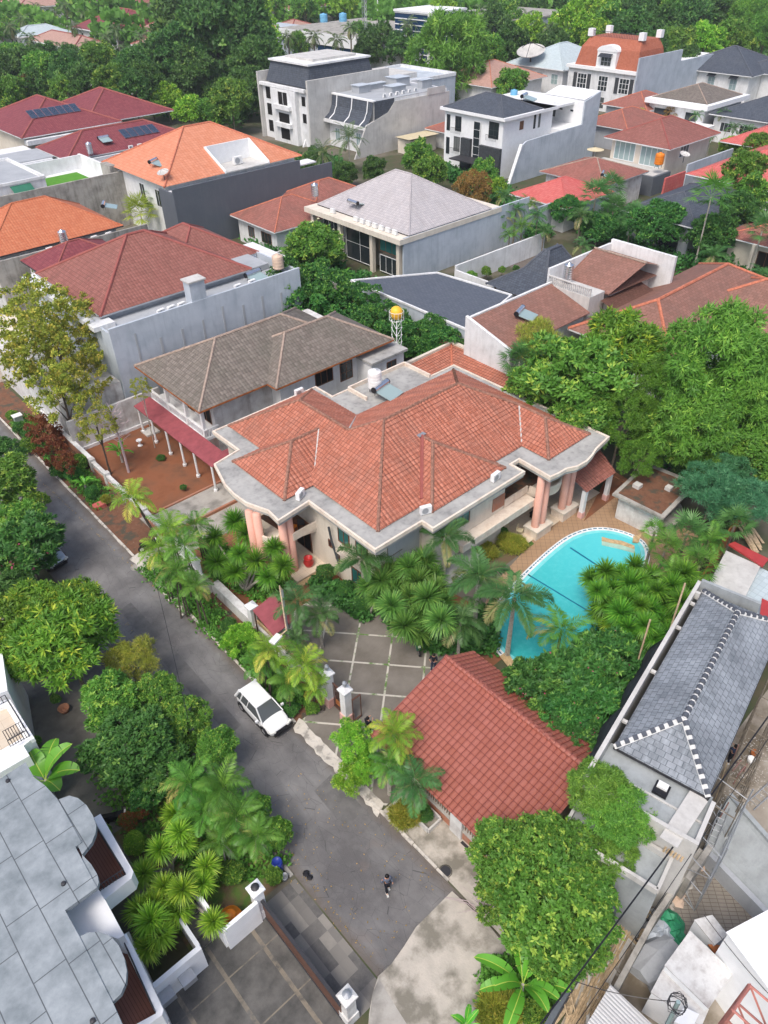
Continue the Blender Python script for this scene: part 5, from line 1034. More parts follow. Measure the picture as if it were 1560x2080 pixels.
m.build('spandrel_band','paint_white',b);walls(b,rect(195.6,212.4,195.6,212.4),15.5,16.1,'paint_white','cornice');walls(b,rect(195.4,196.2,194.5,196.4),0,16,'plastic_white','corner_pier');walls(b,rect(212.4,262,190,222),0,11.5,'plaster_white','rear_wing');walls(b,rect(212,263,189,223),11.5,12,'concrete_old','flat_roof')
b=thing('house','white villa with arched window between the distant office buildings','house',(186,214,0));walls(b,rect(184,195,199,211),0,8,'plaster_white');win(b,'-x',205,4,2.4,2.6,184,'paint_white','glass_pale',3,2);win(b,'-x',201,1,1.6,2,184,'paint_white','glass_dark',1)
def mast(x,y,h,wd,mat,label,z0=0,name='radio_mast'):
    t=thing(name,label,'mast',(x,y,z0));m=MB();n=int(h/(wd*1.4))
    c=[(x+wd/2*a,y+wd/2*b_) for a,b_ in((-1,-1),(1,-1),(1,1),(-1,1))]
    for p in c: m.tube([(*p,z0),(*p,z0+h)],wd*.07,4)
    for i in range(n):
        a=z0+h*i/n;b2=z0+h*(i+1)/n
        for k in range(4): m.tube([(*c[k],a),(*c[(k+1)%4],b2)],wd*.045,4);m.tube([(*c[k],b2),(*c[(k+1)%4],b2)],wd*.045,4)
    m.build('lattice',mat,t);return t
mast(235,262,20,2.2,'paint_white','white lattice telecom tower behind the long grey office roof');mast(183,212,22,1.0,'metal_grey','thin grey lattice mast in front of the distant offices')

far('distant white house with grey roof at the left edge among the palms',98,116,232,250,7,.4,'roof_slate');far('distant small house with brown roof between the palms at the upper left',131,146,252,270,8,.42,'roof_pinkish')
far('distant white house with orange roof at the very top left of centre',196,214,352,372,11,.4,'roof_orange');far('distant cream house with brown roof near the top left corner',118,134,380,400,8,.4,'roof_rust');far('distant white block behind the first row of palms at the top left',168,186,372,392,10,.3,'roof_slate')
# ================================================================ bottom left house
b=thing('house','large house with flat blue-grey panelled roof in the bottom left corner','house',(0,22,0))
Z=7.0;q=lambda *l,z=Z:[P(a,c,z) for a,c in l]
main=q((-120,1660),(52,1548),(69,1579),(91,1595),(117,1623),(166,1711),(153,1720),(197,1802),(132,1849),(161,1901),(228,2034),(262,2110),(-120,2260))
MB().prism(main,Z-.25,Z).build('roof','grey_membrane',b)
l1=q((117,1623),(140,1615),(158,1620),(175,1634),(188,1655),(195,1675),(194,1690),(186,1710),(166,1735),(150,1700))
l2=q((166,1735),(185,1755),(197,1775),(200,1790),(197,1802),(170,1790))
l3=q((161,1901),(178,1893),(200,1891),(222,1899),(240,1918),(252,1945),(257,1970),(255,1995),(245,2018),(228,2034),(190,1990))
for L in (l1,l2,l3):
    o=MB().prism(L,Z-.29,Z-.045).build('roof_lobe','grey_membrane',b)
MB().prism(q((-120,1700),(40,1560),(150,1735),(60,1800),(135,1905),(215,2080),(-120,2260),z=Z-.3),0,Z-.26).build('wall','paint_white',b)
MB().prism(q((132,1849),(197,1802),(215,1830),(251,1898),(238,1905),(222,1899),(200,1891),(161,1901),z=5.6),0,5.5).build('bay','paint_white',b)
for L_,zz in ((((190,1664),(205,1655),(272,1772),(258,1778)),4.7),(((258,1778),(272,1772),(268,1786),(212,1830),(200,1812)),4.698),(((246,1905),(258,1898),(333,2052),(318,2060)),4.7),(((318,2060),(333,2052),(330,2064),(285,2095),(272,2085)),4.698)): MB().prism(q(*L_,z=4.6),3.6,zz).build('balcony_parapet','paint_white',b)
for L in (((150,1700),(200,1672),(256,1776),(203,1812),(160,1770)),((215,1980),(250,1920),(316,2058),(262,2100),(225,2040))): MB().prism(q(*L,z=3.9),3.7,3.9).build('balcony_deck','deck_wood',b)
m=MB()
def rail(m,a,c,z0,h,n,r=.02):
    m.tube([(*a,z0+h),(*c,z0+h)],r*1.4,4);m.tube([(*a,z0+.05),(*c,z0+.05)],r,4)
    for i in range(n+1):
        f=i/n;x=a[0]+(c[0]-a[0])*f;y=a[1]+(c[1]-a[1])*f;m.tube([(x,y,z0),(x,y,z0+h)],r,4)
rail(m,P(195,1680,4.7),P(255,1776,4.7),4.7,.5,10);rail(m,P(255,1776,4.7),P(204,1810,4.7),4.7,.5,8);rail(m,P(258,1925,4.7),P(316,2056,4.7),4.7,.5,10);m.build('railing','metal_dark',b)
MB().prism(q((250,1898),(262,1892),(345,2080),(325,2090),z=2.2),0,2.2).build('side_wall','plaster_dirty_white',b)
m=MB()
for a,c in ((15,1584),(128,1793),(187,2072)): 
    x,y=P(a,c,7.1);m.lathe((x,y,7.0),[(0,.0),(.12,.0),(.1,.08),(0,.1)],8)
m.build('roof_vent','metal_dark',b)
b=thing('house','white house corner with cream roof terrace and black railings at the left edge','house',(0,33,0));z5=5.0
MB().prism(q((-140,1480),(20,1422),(68,1498),(48,1515),(60,1535),(42,1545),(-140,1650),z=z5),0,z5).build('wall','paint_white',b)
MB().prism(q((-100,1490),(12,1438),(48,1497),(-60,1560),z=z5),z5+.005,z5+.03).build('terrace_floor','porch_tile',b);MB().prism(q((-140,1475),(10,1422),(20,1420),(70,1499),(62,1503),(16,1432),(-140,1485),z=z5+.3),z5+.001,z5+.3).build('parapet','paint_white',b)
m=MB();rail(m,P(16,1424,5.3),P(60,1496,5.3),5.3,.55,9);rail(m,P(60,1496,5.3),P(22,1517,5.3),5.3,.55,7);rail(m,P(48,1478,5.3),P(12,1498,5.3),5.0,.85,7);rail(m,P(16,1424,5.3),P(-60,1462,5.3),5.3,.55,9);m.build('railing','metal_dark',b)
MB().prism(q((-140,1330),(0,1300),(14,1400),(-140,1460),z=5.5),0,5.4).build('wall','paint_white',b)
# white garden walls, gate, steps
t=thing('boundary_wall','white angled garden wall beside the orange garden pot','wall',(5,17.2,0));MB().wall((4.15,17.05),(6.1,17.05),.2,0,2.1).build('panel','paint_white',t);MB().wall((4.15,17.16),(4.15,20.4),.2,0,2.0).build('panel','paint_white',t)
t=thing('boundary_wall','white garden wall with two grey louvre vents beside the dark courtyard','wall',(1.5,18,0));MB().wall((.4,17.2),(2.95,17.2),.25,0,2.0).build('panel','paint_white',t);MB().wall((2.9,17.33),(2.9,20.6),.2,0,1.9).build('panel','paint_white',t)
for x in(.75,1.85):
    m=MB();m.box(x-.35,x+.35,16.5,17.06,.9,1.3);m.build('vent','metal_grey',t)
pm=pier(6.3,17.35,2.6,'tall white gate pier beside the orange garden pot',False,mats=('paint_white','paint_white'));MB().lathe((0,0,2.75),[(0,0),(.2,0),(.22,.12),(.1,.2),(0,.22)],10).build('lamp','metal_dark',pm,local=True)
pm=pier(6.65,10.75,2.5,'chipped white gate pier with round grey lamp at the bottom centre',False,mats=('plaster_dirty_white','plaster_dirty_white'));MB().lathe((0,0,2.7),[(0,0),(.2,0),(.22,.12),(.1,.2),(0,.22)],10).build('lamp','metal_grey',pm,local=True)
t=thing('gate','long dark brown sliding gate closing the courtyard at the bottom','gate',(6.4,14,0));MB().box(6.33,6.4,10.95,17.15,.08,1.7).build('panel','metal_brown',t);m=MB();m.box(6.28,6.45,10.9,17.15,1.7,1.8);m.box(6.28,6.45,10.9,17.15,.02,.079);m.build('frame','metal_dark',t)
t=thing('steps','dark timber-edged garden steps between the two white walls','steps',(3.5,19,0));
for i in range(6): MB().box(3.0,4.05,17.9+.5*i,18.38+.5*i,0,.13*(i+1)).build('tread','concrete_dark',t)
t=thing('garden_pot','large orange round garden pot with lid behind the white wall','plant pot',(4.9,17.9,0));m=MB();m.lathe((4.9,17.9,0),[(0,0),(.5,.1),(.62,.5),(.55,.9),(.3,1.02),(.32,1.12),(.2,1.22),(0,1.25)],18);m.build('pot','plastic_orange',t,smooth=True)
t=thing('barrel','blue plastic barrel at the left road edge','barrel',(8.25,18.6,0));MB().lathe((8.25,18.6,0),[(0,0),(.27,0),(.3,.25),(.28,.45),(.3,.65),(.27,.9),(.24,.9),(.23,.86),(0,.86)],14).build('body','plastic_blue',t,smooth=True)
t=thing('bucket','small grey bucket in the planting at the left road edge','bucket',(8.2,17.95,0));MB().lathe((8.2,17.95,0),[(0,0),(.16,0),(.2,.35),(.18,.35),(.14,.05),(0,.05)],12).build('body','metal_grey',t,smooth=True)
t=thing('bag','small black bag lying on the road left of the walking man','bag',(*P(622,1776),0));x,y=P(622,1776);m=MB();m.lathe((x,y,0),[(0,0),(.16,.03),(.19,.12),(.1,.2),(0,.2)],8);m.lathe((x+.02,y-.3,0),[(0,0),(.14,.03),(.16,.1),(.08,.16),(0,.17)],8);m.build('body','plastic_black',t)
t=thing('planter','small concrete square planter beside the tall lone palm','planter',(*P(870,1668),0));x,y=P(870,1668);MB().wall((x-.5,y-.5),(x+.5,y-.5),.1,0,.4).wall((x-.5,y+.4),(x-.5,y-.44),.1,0,.402).wall((x+.5,y+.4),(x+.5,y-.44),.1,0,.399).wall((x-.44,y+.5),(x+.44,y+.5),.1,0,.4).build('rim','concrete_pale',t)
for i,(a,c_) in enumerate(((38,1415),(132,1445))):
    x,y=P(a,c_);t=thing('plant_pot',['dark plant pot under the bright mango tree','pale round plant pot at the edge of the grey car park'][i],'plant pot',(x,y,0));MB().lathe((x,y,0),[(0,0),(.25,0),(.38,.4),(.33,.4),(.22,.1),(0,.35)],12).build('pot',['metal_dark','terracotta_pot'][i],t,smooth=True)
# ================================================================ construction house
c=thing('house','new house with dusty slate roof and white-jointed ridge tiles beside the building site','house')
hip(c,0,13.6,0,4.7,7.0,.66,'roof_slate_dusty','mortar_white','metal_dark',rr=.15)
m=MB();r0,r1=(2.35,2.35,8.62),(11.25,2.35,8.62)
for a,e in ((r0,r1),((0,0,7.05),r0),((0,4.7,7.05),r0),((13.6,4.7,7.05),r1),((13.6,0,7.05),r1)):
    a,e=Vector(a),Vector(e);n=int((e-a).length/.42)
    for i in range(n):
        f=(i+.15)/n;g_=(i+.7)/n;m.tube([a.lerp(e,f)+Vector((0,0,.05)),a.lerp(e,g_)+Vector((0,0,.03))],.155,6)
m.build('ridge_tile','ridge_slate',c)
walls(c,rect(.5,13.2,.5,4.3),0,6.8,'concrete_render');walls(c,rect(-2.6,14,5.0,5.22),0,7.35,'concrete_pale','parapet_wall');walls(c,rect(13.8,14,1.5,4.99),0,7.6,'concrete_render','parapet_wall');walls(c,rect(12.9,13.1,4.72,4.99),6.8,7.3,'concrete_pale','stub')
for x in (1.6,5.6,9.6,12.0): box_part(c,'gutter_beam','concrete_pale',x,x+.18,4.72,4.99,7.0,7.15)
walls(c,rect(-2.4,.5,-.2,4.99),0,6.5,'concrete_render','lower_roof_base');walls(c,rect(-2.6,-2.4,-.4,4.99),0,6.95,'concrete_pale','parapet_wall');walls(c,rect(-2.39,.0,-.4,-.2),0,6.9,'concrete_pale','parapet_wall');walls(c,rect(-1.2,-1.1,-.19,4.98),6.5,6.56,'concrete_pale','kerb_line')
walls(c,rect(-4.6,-2.62,.3,5.2),0,4.9,'concrete_render','lower_block');m=MB();parapet(m,rect(-4.6,-2.75,.35,5.1),.16,4.9,5.3);m.build('lower_parapet','concrete_pale',c)
t2=MB();pt=[]
for i in range(14):
    x=-2.+i*.9;o1=.15*math.sin(i*1.7);t2.v+= [(x,5.26,6.9-.8*(i/13)+.1*o1),(x,5.7+.3*abs(math.sin(i*.9)),4.8+o1),(x,6.3+.25*math.sin(i*1.3),2.2+.5*o1),(x,6.6+.2*math.sin(i),.05)]
for i in range(13):
    for j in range(3): t2.f.append((i*4+j,i*4+j+1,i*4+j+5,i*4+j+4))
tp_=thing('tarpaulin','black debris netting hanging along the wall of the new slate-roofed house','tarpaulin');o=t2.build('sheet','tarp_black',tp_,smooth=True);mm=o.modifiers.new('s','SOLIDIFY');mm.thickness=.02;MB().add([(-2.,6.35,2.2),(1.6,6.45,2.3),(1.6,6.85,.3),(-2,6.9,.2)],[(0,1,2,3),(3,2,1,0)]).build('blue_edge','tarp_blue',tp_)
wk=thing('tank_lid','dark cement tray with white bag on the grey parapet roof','tray');MB().box(-1.,-.3,1.6,2.3,6.51,6.7).build('tray','plastic_black',wk);MB().box(-.7,-.35,1.7,2.2,6.705,6.85).build('bag','plastic_white',wk)
for o in (c,tp_,wk): o.location=(23.9,4.3,0);o.rotation_euler=(0,0,RAD(11.4))
for i,(a,b_,z0) in enumerate(((1348,1320,9.5),(1295,1345,7.5))):
    x,y=P(a,b_,4);t=thing('bamboo_pole',['tall bamboo pole rising from the black netting','short bamboo pole left of the black netting'][i],'pole',(x,y,0));MB().tube([(x,y,0),(x+.25,y+.1,z0)],.06,5).build('pole','wood_pale',t)
# neighbouring yard roofs at the right edge
t=thing('shed','open shed with pale green sheet roof and red metal edges at the right edge','shed',(*P(1460,1180,3),0))
MB().prism(q((1475,1118),(1545,1150),(1470,1300),(1400,1262) ,z=3.),2.9,3.0).build('roof','concrete_pale',t);MB().prism(q((1545,1150),(1640,1200),(1600,1330),(1505,1290),(1470,1300),z=2.8),2.6,2.7).build('green_roof','glass_pale' if False else 'roof_bluegrey_pale',t)
MB().prism(q((1480,1105),(1492,1100),(1562,1135),(1550,1150),z=3.2),3.05,3.2).build('red_sheet','sun_metal_red',t);MB().prism(q((1548,1215),(1600,1240),(1600,1330),(1540,1275),z=3.4),3.3,3.4).build('red_roof','sun_metal_red',t)
t=thing('boundary_wall','rusty red metal fence between the garden and the open shed','fence',(*P(1430,1200),0));MB().wall(P(1382,1270,0),P(1500,1065,0),.08,0,2.9).build('sheet','rust',t)
for i in range(9):
    x,y=P(1516+rng.uniform(-6,16),1085+i*5.5-20,.1);t=thing('plank','pale wooden plank in the pile at the right edge','plank',(x,y,.05+.06*i),.9+rng.uniform(-.1,.1),'planks piled at the right edge');MB().box(-1.8,1.8,-.1,.1,0,.05).build('board','wood_pale',t,local=True)
# ================================================================ building site bits
t=thing('boundary_wall','smooth grey rendered wall with sloping top at the lower right','wall',(*P(1500,1700),0))
MB().wall(P(1483,1612,3),P(1640,1790,3),.25,0,3.0).build('panel','concrete_render',t);a=[P3(1483,1612,3),P3(1640,1790,3),P3(1640,1930,1.0),P3(1432,1722,1.0)];MB().poly(*a).poly(*[(x,y,z-.15) for x,y,z in a[::-1]]).build('sloping_slab','concrete_render',t);MB().wall(P(1432,1722,1.2),P(1640,1935,1.2),.3,0,1.2).build('low_wall','plaster_grey',t)
t=thing('boundary_wall','narrow old wall top running through the building site','wall',(*P(1300,1900),0));MB().wall(P(1425,1725,2.0),P(1330,1862,2.0),.25,0,2.0).wall(P(1330,1862,2.0),P(1250,2010,2.0),.25,0,1.99).build('panel','concrete_old',t)
t=thing('boundary_wall','dark mossy garden wall between the round tree and the building site','wall',(*P(1200,1900),0));MB().wall(P(1320,1722,1.8),P(1110,2085,1.8),.25,0,1.8).build('panel','plaster_dark_grey',t)
t=thing('scaffold','rusty tube scaffold with plywood deck at the corner of the new house','scaffold',(*P(1400,1740),0));m=MB()
sc=[P(1355,1785),P(1405,1690),P(1460,1735),P(1410,1850)]
for z in (0,1.7,3.4,5.4):
    for i in range(4): m.tube([(*sc[i],z+.05),(*sc[(i+1)%4],z+.05)],.03,4)
for p_ in sc: m.tube([(*p_,0),(*p_,6.4)],.035,4)
for i in range(4): m.tube([(*sc[i],0),(*sc[(i+1)%4],1.7)],.025,4);m.tube([(*sc[i],3.4),(*sc[(i+1)%4],1.7)],.025,4)
m.build('tubes','metal_grey',t);MB().prism(q((1340,1700),(1376,1722),(1438,1628),(1405,1600),z=6.8),6.7,6.8).build('deck','concrete_pale',t)
m=MB()
for i in range(6):
    a=P(1348+7*i,1728+4*i,5.6);e=P(1372+7*i,1688+4*i,5.6);m.tube([(*a,5.5),(*e,5.5)],.05,4)
m.build('slats','wood_pale',t)
def ladder(label,a,b_,za,zb,w=.4,mat='wood_pale'):
    t=thing('ladder',label,'ladder',(*a,0));A,B=Vector((*a,za)),Vector((*b_,zb));d=(B-A).normalized();sdir=Vector((-d.y,d.x,0)).normalized()*w/2;m=MB();m.tube([A-sdir,B-sdir],.03,4);m.tube([A+sdir,B+sdir],.03,4);n=int((B-A).length/.35)
    for i in range(1,n): p_=A.lerp(B,i/n);m.tube([p_-sdir,p_+sdir],.02,4)
    m.build('rails',mat,t)
ladder('grey ladder lying on the sandy building yard',P(1522,1640),P(1575,1595),.1,.4,.5,'metal_grey');ladder('pale wooden ladder leaning beside the banana plants',P(1165,2080),P(1130,2000),.1,1.6);ladder('metal ladder standing against the rusty scaffold',P(1425,1760),P(1440,1705),.1,3.4,.4,'metal_grey')
t=thing('timber_pile','long pile of yellowish timber battens beside the dark mossy wall','timber pile',(*P(1200,1980),0));m=MB();
for i in range(16):
    o=i*5;a=P(1145+o*.6+rng.uniform(-4,4),2080+rng.uniform(-20,40));e=P(1262+o*.55+rng.uniform(-6,6),1850+o*.3+rng.uniform(-25,25));z=.1+.05*rng.randint(0,5);m.tube([(*a,z),(*e,z)],.05,4)
m.build('battens','wood_pale',t)
for i,(pp_,lab,mt) in enumerate(((((1300,1850),(1345,1875),(1312,1910),(1280,1888)),'square sheet of plywood on the building site','wood_pale'),(((1268,1895),(1285,1905),(1240,2000),(1222,1990)),'long grey board on the building site','concrete_pale'),(((1375,1910),(1400,1920),(1380,1960),(1350,1945)),'grey folded tarpaulin sheet in the paved yard','plaster_grey'))):
    x,y=P(*pp_[0]);t=thing('board',lab,'board',(x,y,0));MB().prism(q(*pp_,z=.15),.12+.02*i,.17+.02*i).build('sheet',mt,t)
t=thing('tarpaulin','crumpled green and grey tarpaulin heap beside the white cabins','tarpaulin',(*P(1350,1890),0))
for nm,(a,c_),r,mt in (('green_fold',(1362,1872),.75,'tarp_green'),('grey_fold',(1345,1895),.9,'plaster_blue_grey'),('green_fold',(1372,1905),.6,'tarp_green')):
    x,y=P(a,c_,.3);m=MB();m.lathe((x,y,0),[(0,.5),(r*.4,.55),(r*.8,.3),(r,0),(0,0)],11);m.v=[(X+rng.uniform(-.12,.12),Y+rng.uniform(-.12,.12),max(.01,Z_+rng.uniform(-.12,.12))) for X,Y,Z_ in m.v];m.build(nm,mt,t)
t=thing('tarpaulin','long grey tarpaulin bundle beside the old narrow wall','tarpaulin',(*P(1335,1960),0));x,y=P(1330,1950,.3);m=MB();m.tube([(*P(1365,1918,.4),.4),(*P(1335,1945,.5),.5),(*P(1300,1985,.4),.4)],[.7,.85,.7],9);m.v=[(X+rng.uniform(-.1,.1),Y+rng.uniform(-.1,.1),max(.02,Z_*.7+rng.uniform(-.08,.08))) for X,Y,Z_ in m.v];m.build('bundle','plaster_grey',t)
def cabin(label,px,z,mat='plaster_dirty_white',wm='paint_white',name='cabin'):
    p_=q(*px,z=z);t=thing(name,label,'cabin',(*p_[0],0));MB().prism(p_,z-.08,z).build('roof',mat,t);cx=sum(a for a,_ in p_)/len(p_);cy=sum(b for _,b in p_)/len(p_);MB().prism([(cx+(a-cx)*.96,cy+(b-cy)*.96) for a,b in p_],0,z-.081).build('wall',wm,t);return t
cabin('square white cabin with dusty flat roof at the lower right',((1402,1890),(1490,1975),(1440,2048),(1350,1960)),3.0);cabin('low white cabin with a raised lid beside the square white cabin',((1410,1868),(1447,1858),(1478,1898),(1452,1920)),2.4);cabin('lower white sheet roof in front of the square white cabin',((1350,1962),(1440,2050),(1425,2085),(1322,2015)),2.4)
cabin('big bright white flat roof at the right edge near the cabins',((1475,1893),(1575,1840),(1700,1960),(1600,2060)),5.0,'paint_white');cabin('small rusty lean-to roof between the white cabins',((1438,1918),(1475,1920),(1488,1945),(1456,1942)),2.2,'rust','concrete_old');cabin('corrugated grey shed roof at the bottom edge',((1240,2000),(1330,2085),(1290,2140),(1180,2100)),2.6,'roof_corrugated_grey','plaster_grey','shed')
cabin('small white box roof on the bottom edge between the cabins',((1390,2045),(1420,2060),(1405,2090),(1370,2075)),2.9,'paint_white')
x,y=P(1535,2060,14);mast(x,y,14.2,1.0,'lattice_pink','red and white lattice tower at the bottom right corner',0,'lattice_tower')
t=thing('utility_pole','pale green utility pole with tangled cables at the bottom right','pole',(*P(1395,2045,2),0));x,y=P(1360,2090,4);m=MB();e=P(1378,2035,6.5);m.tube([(x,y,0),(*e,6.5)],.09,6);m.build('pole','glass_pale',t)
m=MB()
for i in range(9):
    a0=rng.uniform(0,6);pts=[(e[0]+.35*math.cos(a0+k_*.8)*rng.uniform(.6,1.2),e[1]+.35*math.sin(a0+k_*.8),6.3+.25*math.sin(k_+i)) for k_ in range(8)];m.tube(pts,.015,3)
m.build('cable_coil','metal_dark',t)
for i,(a,c_,r) in enumerate(((1523,1548,.22),(1530,1535,.22),(1340,1800,.2))):
    x,y=P(a,c_);t=thing('bucket',['white paint bucket nearest the worker','brown paint bucket behind the white one','orange rimmed bucket on the building site floor'][i],'bucket',(x,y,0));MB().lathe((x,y,0),[(0,0),(r*.85,0),(r,.4),(r*.9,.4),(r*.8,.1),(0,.1)],12).build('body',['plastic_white','rust','plastic_cream'][i],t,smooth=True)
t=thing('trestle','red steel trestle on the sandy building yard','trestle',(*P(1500,1580),0));x,y=P(1500,1580);m=MB();m.tube([(x-.6,y,0),(x-.5,y,.9),(x+.5,y,.9),(x+.6,y,0)],.04,4);m.tube([(x-.6,y+.7,0),(x-.5,y+.35,.9),(x+.5,y+.35,.9),(x+.6,y+.7,0)],.04,4);m.build('frame','lattice_red',t)
t=thing('gate','small arched dark gate at the corner of the red garage roof','gate',(*P(1175,1670),0));m=MB();m.wall(P(1160,1690),P(1195,1625),.08,0,2.2);m.build('panel','metal_brown',t)
# pump house, pavilion
t=thing('outbuilding','small white pump house with flat leaf-littered roof beyond the pool','outbuilding',(47,21,0));walls(t,[(46.8,19.8),(49.6,20.6),(49.5,24.2),(46.6,23.6)],0,2.4,'plaster_dirty_white');MB().prism([(46.3,19.4),(52.5,20.0),(52,24.6),(46.1,24.0)],2.4,2.6).build('roof','concrete_old',t);MB().prism([(46.6,19.8),(52,20.3),(51.5,24.2),(46.5,23.7)],2.601,2.62).build('leaf_litter','litter_brown',t)
m=MB();m.box(48,48.6,22.8,23.4,2.62,2.95);m.box(49.6,50.1,20.9,21.4,2.62,2.95);m.build('roof_pot','concrete_pale',t)
t=thing('planter','low concrete trough in front of the pump house','planter',(49.2,18.8,0));MB().prism([P(1318,1078),P(1350,1062),P(1378,1030),P(1395,1060),P(1345,1090)],0,.5).build('trough','concrete_old',t)
t=thing('pavilion','open pavilion with wet brown tiled roof behind the pink columns','pavilion',(47,27,0))
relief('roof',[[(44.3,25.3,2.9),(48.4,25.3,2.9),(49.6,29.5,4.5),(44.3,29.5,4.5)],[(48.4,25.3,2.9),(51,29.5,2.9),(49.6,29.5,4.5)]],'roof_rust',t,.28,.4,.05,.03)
for x,y in ((44.6,25.6),(48.1,25.6)): MB().box(x-.18,x+.18,y-.18,y+.18,.6,2.8).build('post','plaster_white',t);MB().box(x-.22,x+.22,y-.22,y+.22,0,.6).build('post_base','paint_pink_pale',t)
t=thing('pergola','dark timber walkway roof beside the pump house','pergola',(48,24.5,0));m=MB();m.wall(P(1232,952,2.6),P(1290,985,2.6),.5,2.42,2.55);m.build('beam','wood_brown',t);MB().box(49.9,50.1,27.4,27.6,0,2.6).build('post','plaster_white',t)
# ================================================================ vehicles
def wheel(root,x,y,r,mat='steel',side=1):
    m=MB();m.tube([(x-.1,y,r),(x+.1,y,r)],r,18);w_=m.build('wheel','rubber',root,local=True);m=MB();m.tube([(x-.105,y,r),(x+.105,y,r)],r*.6,10);m.build('rim',mat,w_,local=True);return w_
def car(name,label,loc,rz,paint,L=4.03,W=1.71,Hh=1.62,suv=True,mate='car_white'):
    t=thing(name,label,'car',loc,rz)
    # stations from rear (+y) to front (-y): y, half width, [z sill, z mid, z shoulder]
    st=[(L/2,.70,.50,.72,.88),(L/2-.12,.79,.34,.70,.98),(L/2-.6,.84,.28,.66,1.0),(.4,.855,.26,.64,.98),(-.45,.855,.26,.64,.96),(-1.0,.85,.27,.64,.93),(-1.5,.83,.3,.62,.88),(-L/2+.18,.74,.34,.58,.78),(-L/2+.02,.60,.36,.52,.66)]
    bm=bmesh.new();rows=[]
    for y,hw,a,b_,c_ in st:
        row=[(0,y,a),(hw*.93,y,a),(hw,y,(a+b_)/2),(hw,y,b_),(hw*.95,y,c_),(hw*.80,y,c_+.05),(0,y,c_+.08)]
        rows.append([bm.verts.new(v) for v in row]+[bm.verts.new((-v[0],v[1],v[2])) for v in row[-2:0:-1]])
    n=len(rows[0])
    for i in range(len(rows)-1):
        for j in range(n): bm.faces.new((rows[i][j],rows[i][(j+1)%n],rows[i+1][(j+1)%n],rows[i+1][j]))
    bm.faces.new(rows[0]);bm.faces.new(rows[-1][::-1]);bmesh.ops.recalc_face_normals(bm,faces=bm.faces)
    me=D.meshes.new('body');bm.to_mesh(me);bm.free();me.materials.append(M[paint]);me.polygons.foreach_set('use_smooth',[True]*len(me.polygons))
    o=D.objects.new('body',me);COL.objects.link(o);o.parent=t;md=o.modifiers.new('s','SUBSURF');md.levels=2;md.render_levels=2
    # greenhouse
    def loft(sts,name,mat,sub=1):
        bm=bmesh.new();rows=[]
        for y,hw,z in sts: rows.append([bm.verts.new((s_*hw,y,z)) for s_ in (-1,-.5,0,.5,1)])
        return bm,rows
    g=MB();yb0,yb1=L/2-.13,-1.12;yt0,yt1=L/2-.45,-.30;zb,zt=.96,Hh-.05;wb,wt=.79,.60
    V=[(-wb,yb0,zb),(wb,yb0,zb),(wb,yb1,zb-.05),(-wb,yb1,zb-.05),(-wt,yt0,zt),(wt,yt0,zt),(wt,yt1,zt),(-wt,yt1,zt)]
    g.add(V,[(0,1,5,4),(1,2,6,5),(2,3,7,6),(3,0,4,7)]);g.build('windows','glass_dark',t,local=True)
    m=MB();m.add([(-wt-.03,yt0+.05,zt-.03),(wt+.03,yt0+.05,zt-.03),(wt+.03,yt1-.03,zt-.03),(-wt-.03,yt1-.03,zt-.03),(-wt+.08,yt0-.05,zt+.06),(wt-.08,yt0-.05,zt+.06),(wt-.1,yt1+.1,zt+.05),(-wt+.1,yt1+.1,zt+.05)],[(4,5,6,7)[::-1],(0,1,5,4),(1,2,6,5),(2,3,7,6),(3,0,4,7)])
    r=m.build('roof',paint,t,local=True);bv=r.modifiers.new('b','BEVEL');bv.width=.07;bv.segments=3;r.data.flip_normals() if r.data.polygons[0].normal.z<0 else None
    for s_ in(-1,1):
        m=MB();m.tube([(s_*wb,yb1+.02,zb-.03),(s_*wt,yt1,zt)],.045,4);m.tube([(s_*wb,yb0-.02,zb),(s_*wt,yt0,zt)],.11,6);m.tube([(s_*(wb+.01),.62,zb),(s_*(wt+.01),.5,zt)],.03,4);m.tube([(s_*(wb-.02),1.35,zb),(s_*wt,1.2,zt)],.07,4);m.build('pillar_trim',paint,t,local=True)
    for s_ in(-1,1):
        for y in(-1.22,1.3): wheel(t,s_*.77,y,.33)
        m=MB();m.cb((s_*.97,-.78,1.04),(.2,.12,.15));m.build('mirror',paint,t,local=True)
        m=MB();m.cb((s_*.60,-L/2+.13,.70),(.36,.22,.13),s_*.3);m.build('headlight','lamp_glass',t,local=True);m=MB();m.cb((s_*.7,L/2-.05,.85),(.22,.12,.16),-s_*.25);m.build('tail_light','plastic_red',t,local=True)
    MB().cb((0,-L/2+.0,.46),(1.15,.12,.26)).cb((0,-L/2+.06,.66),(.8,.1,.05)).build('grille','plastic_black',t,local=True);MB().cb((0,-L/2-.04,.5),(.42,.02,.12)).build('number_plate','plastic_white',t,local=True)
    m=MB()
    for s_ in(-1,1):
        for y in(-1.22,1.3): m.tube([(s_*.70,y,.36),(s_*.862,y,.36)],.4,16)
        m.box(s_*.84,s_*.865,-1.2,1.3,.24,.36)
    m.build('wheel_arch','plastic_black',t,local=True);return t
car('parked_car','white compact SUV parked on the road beside the leaning palms','car' if False else (13.42,27.3,.008),0,'car_white')
car('parked_car','silver car whose nose shows beneath the pink-flowering tree','car' if False else (9.35,51.6,.008),RAD(8),'car_silver',Hh=1.7)
car('parked_car','white vehicle almost hidden by the mango tree at the left','car' if False else (*P(75,1222),.01),RAD(12),'car_white')
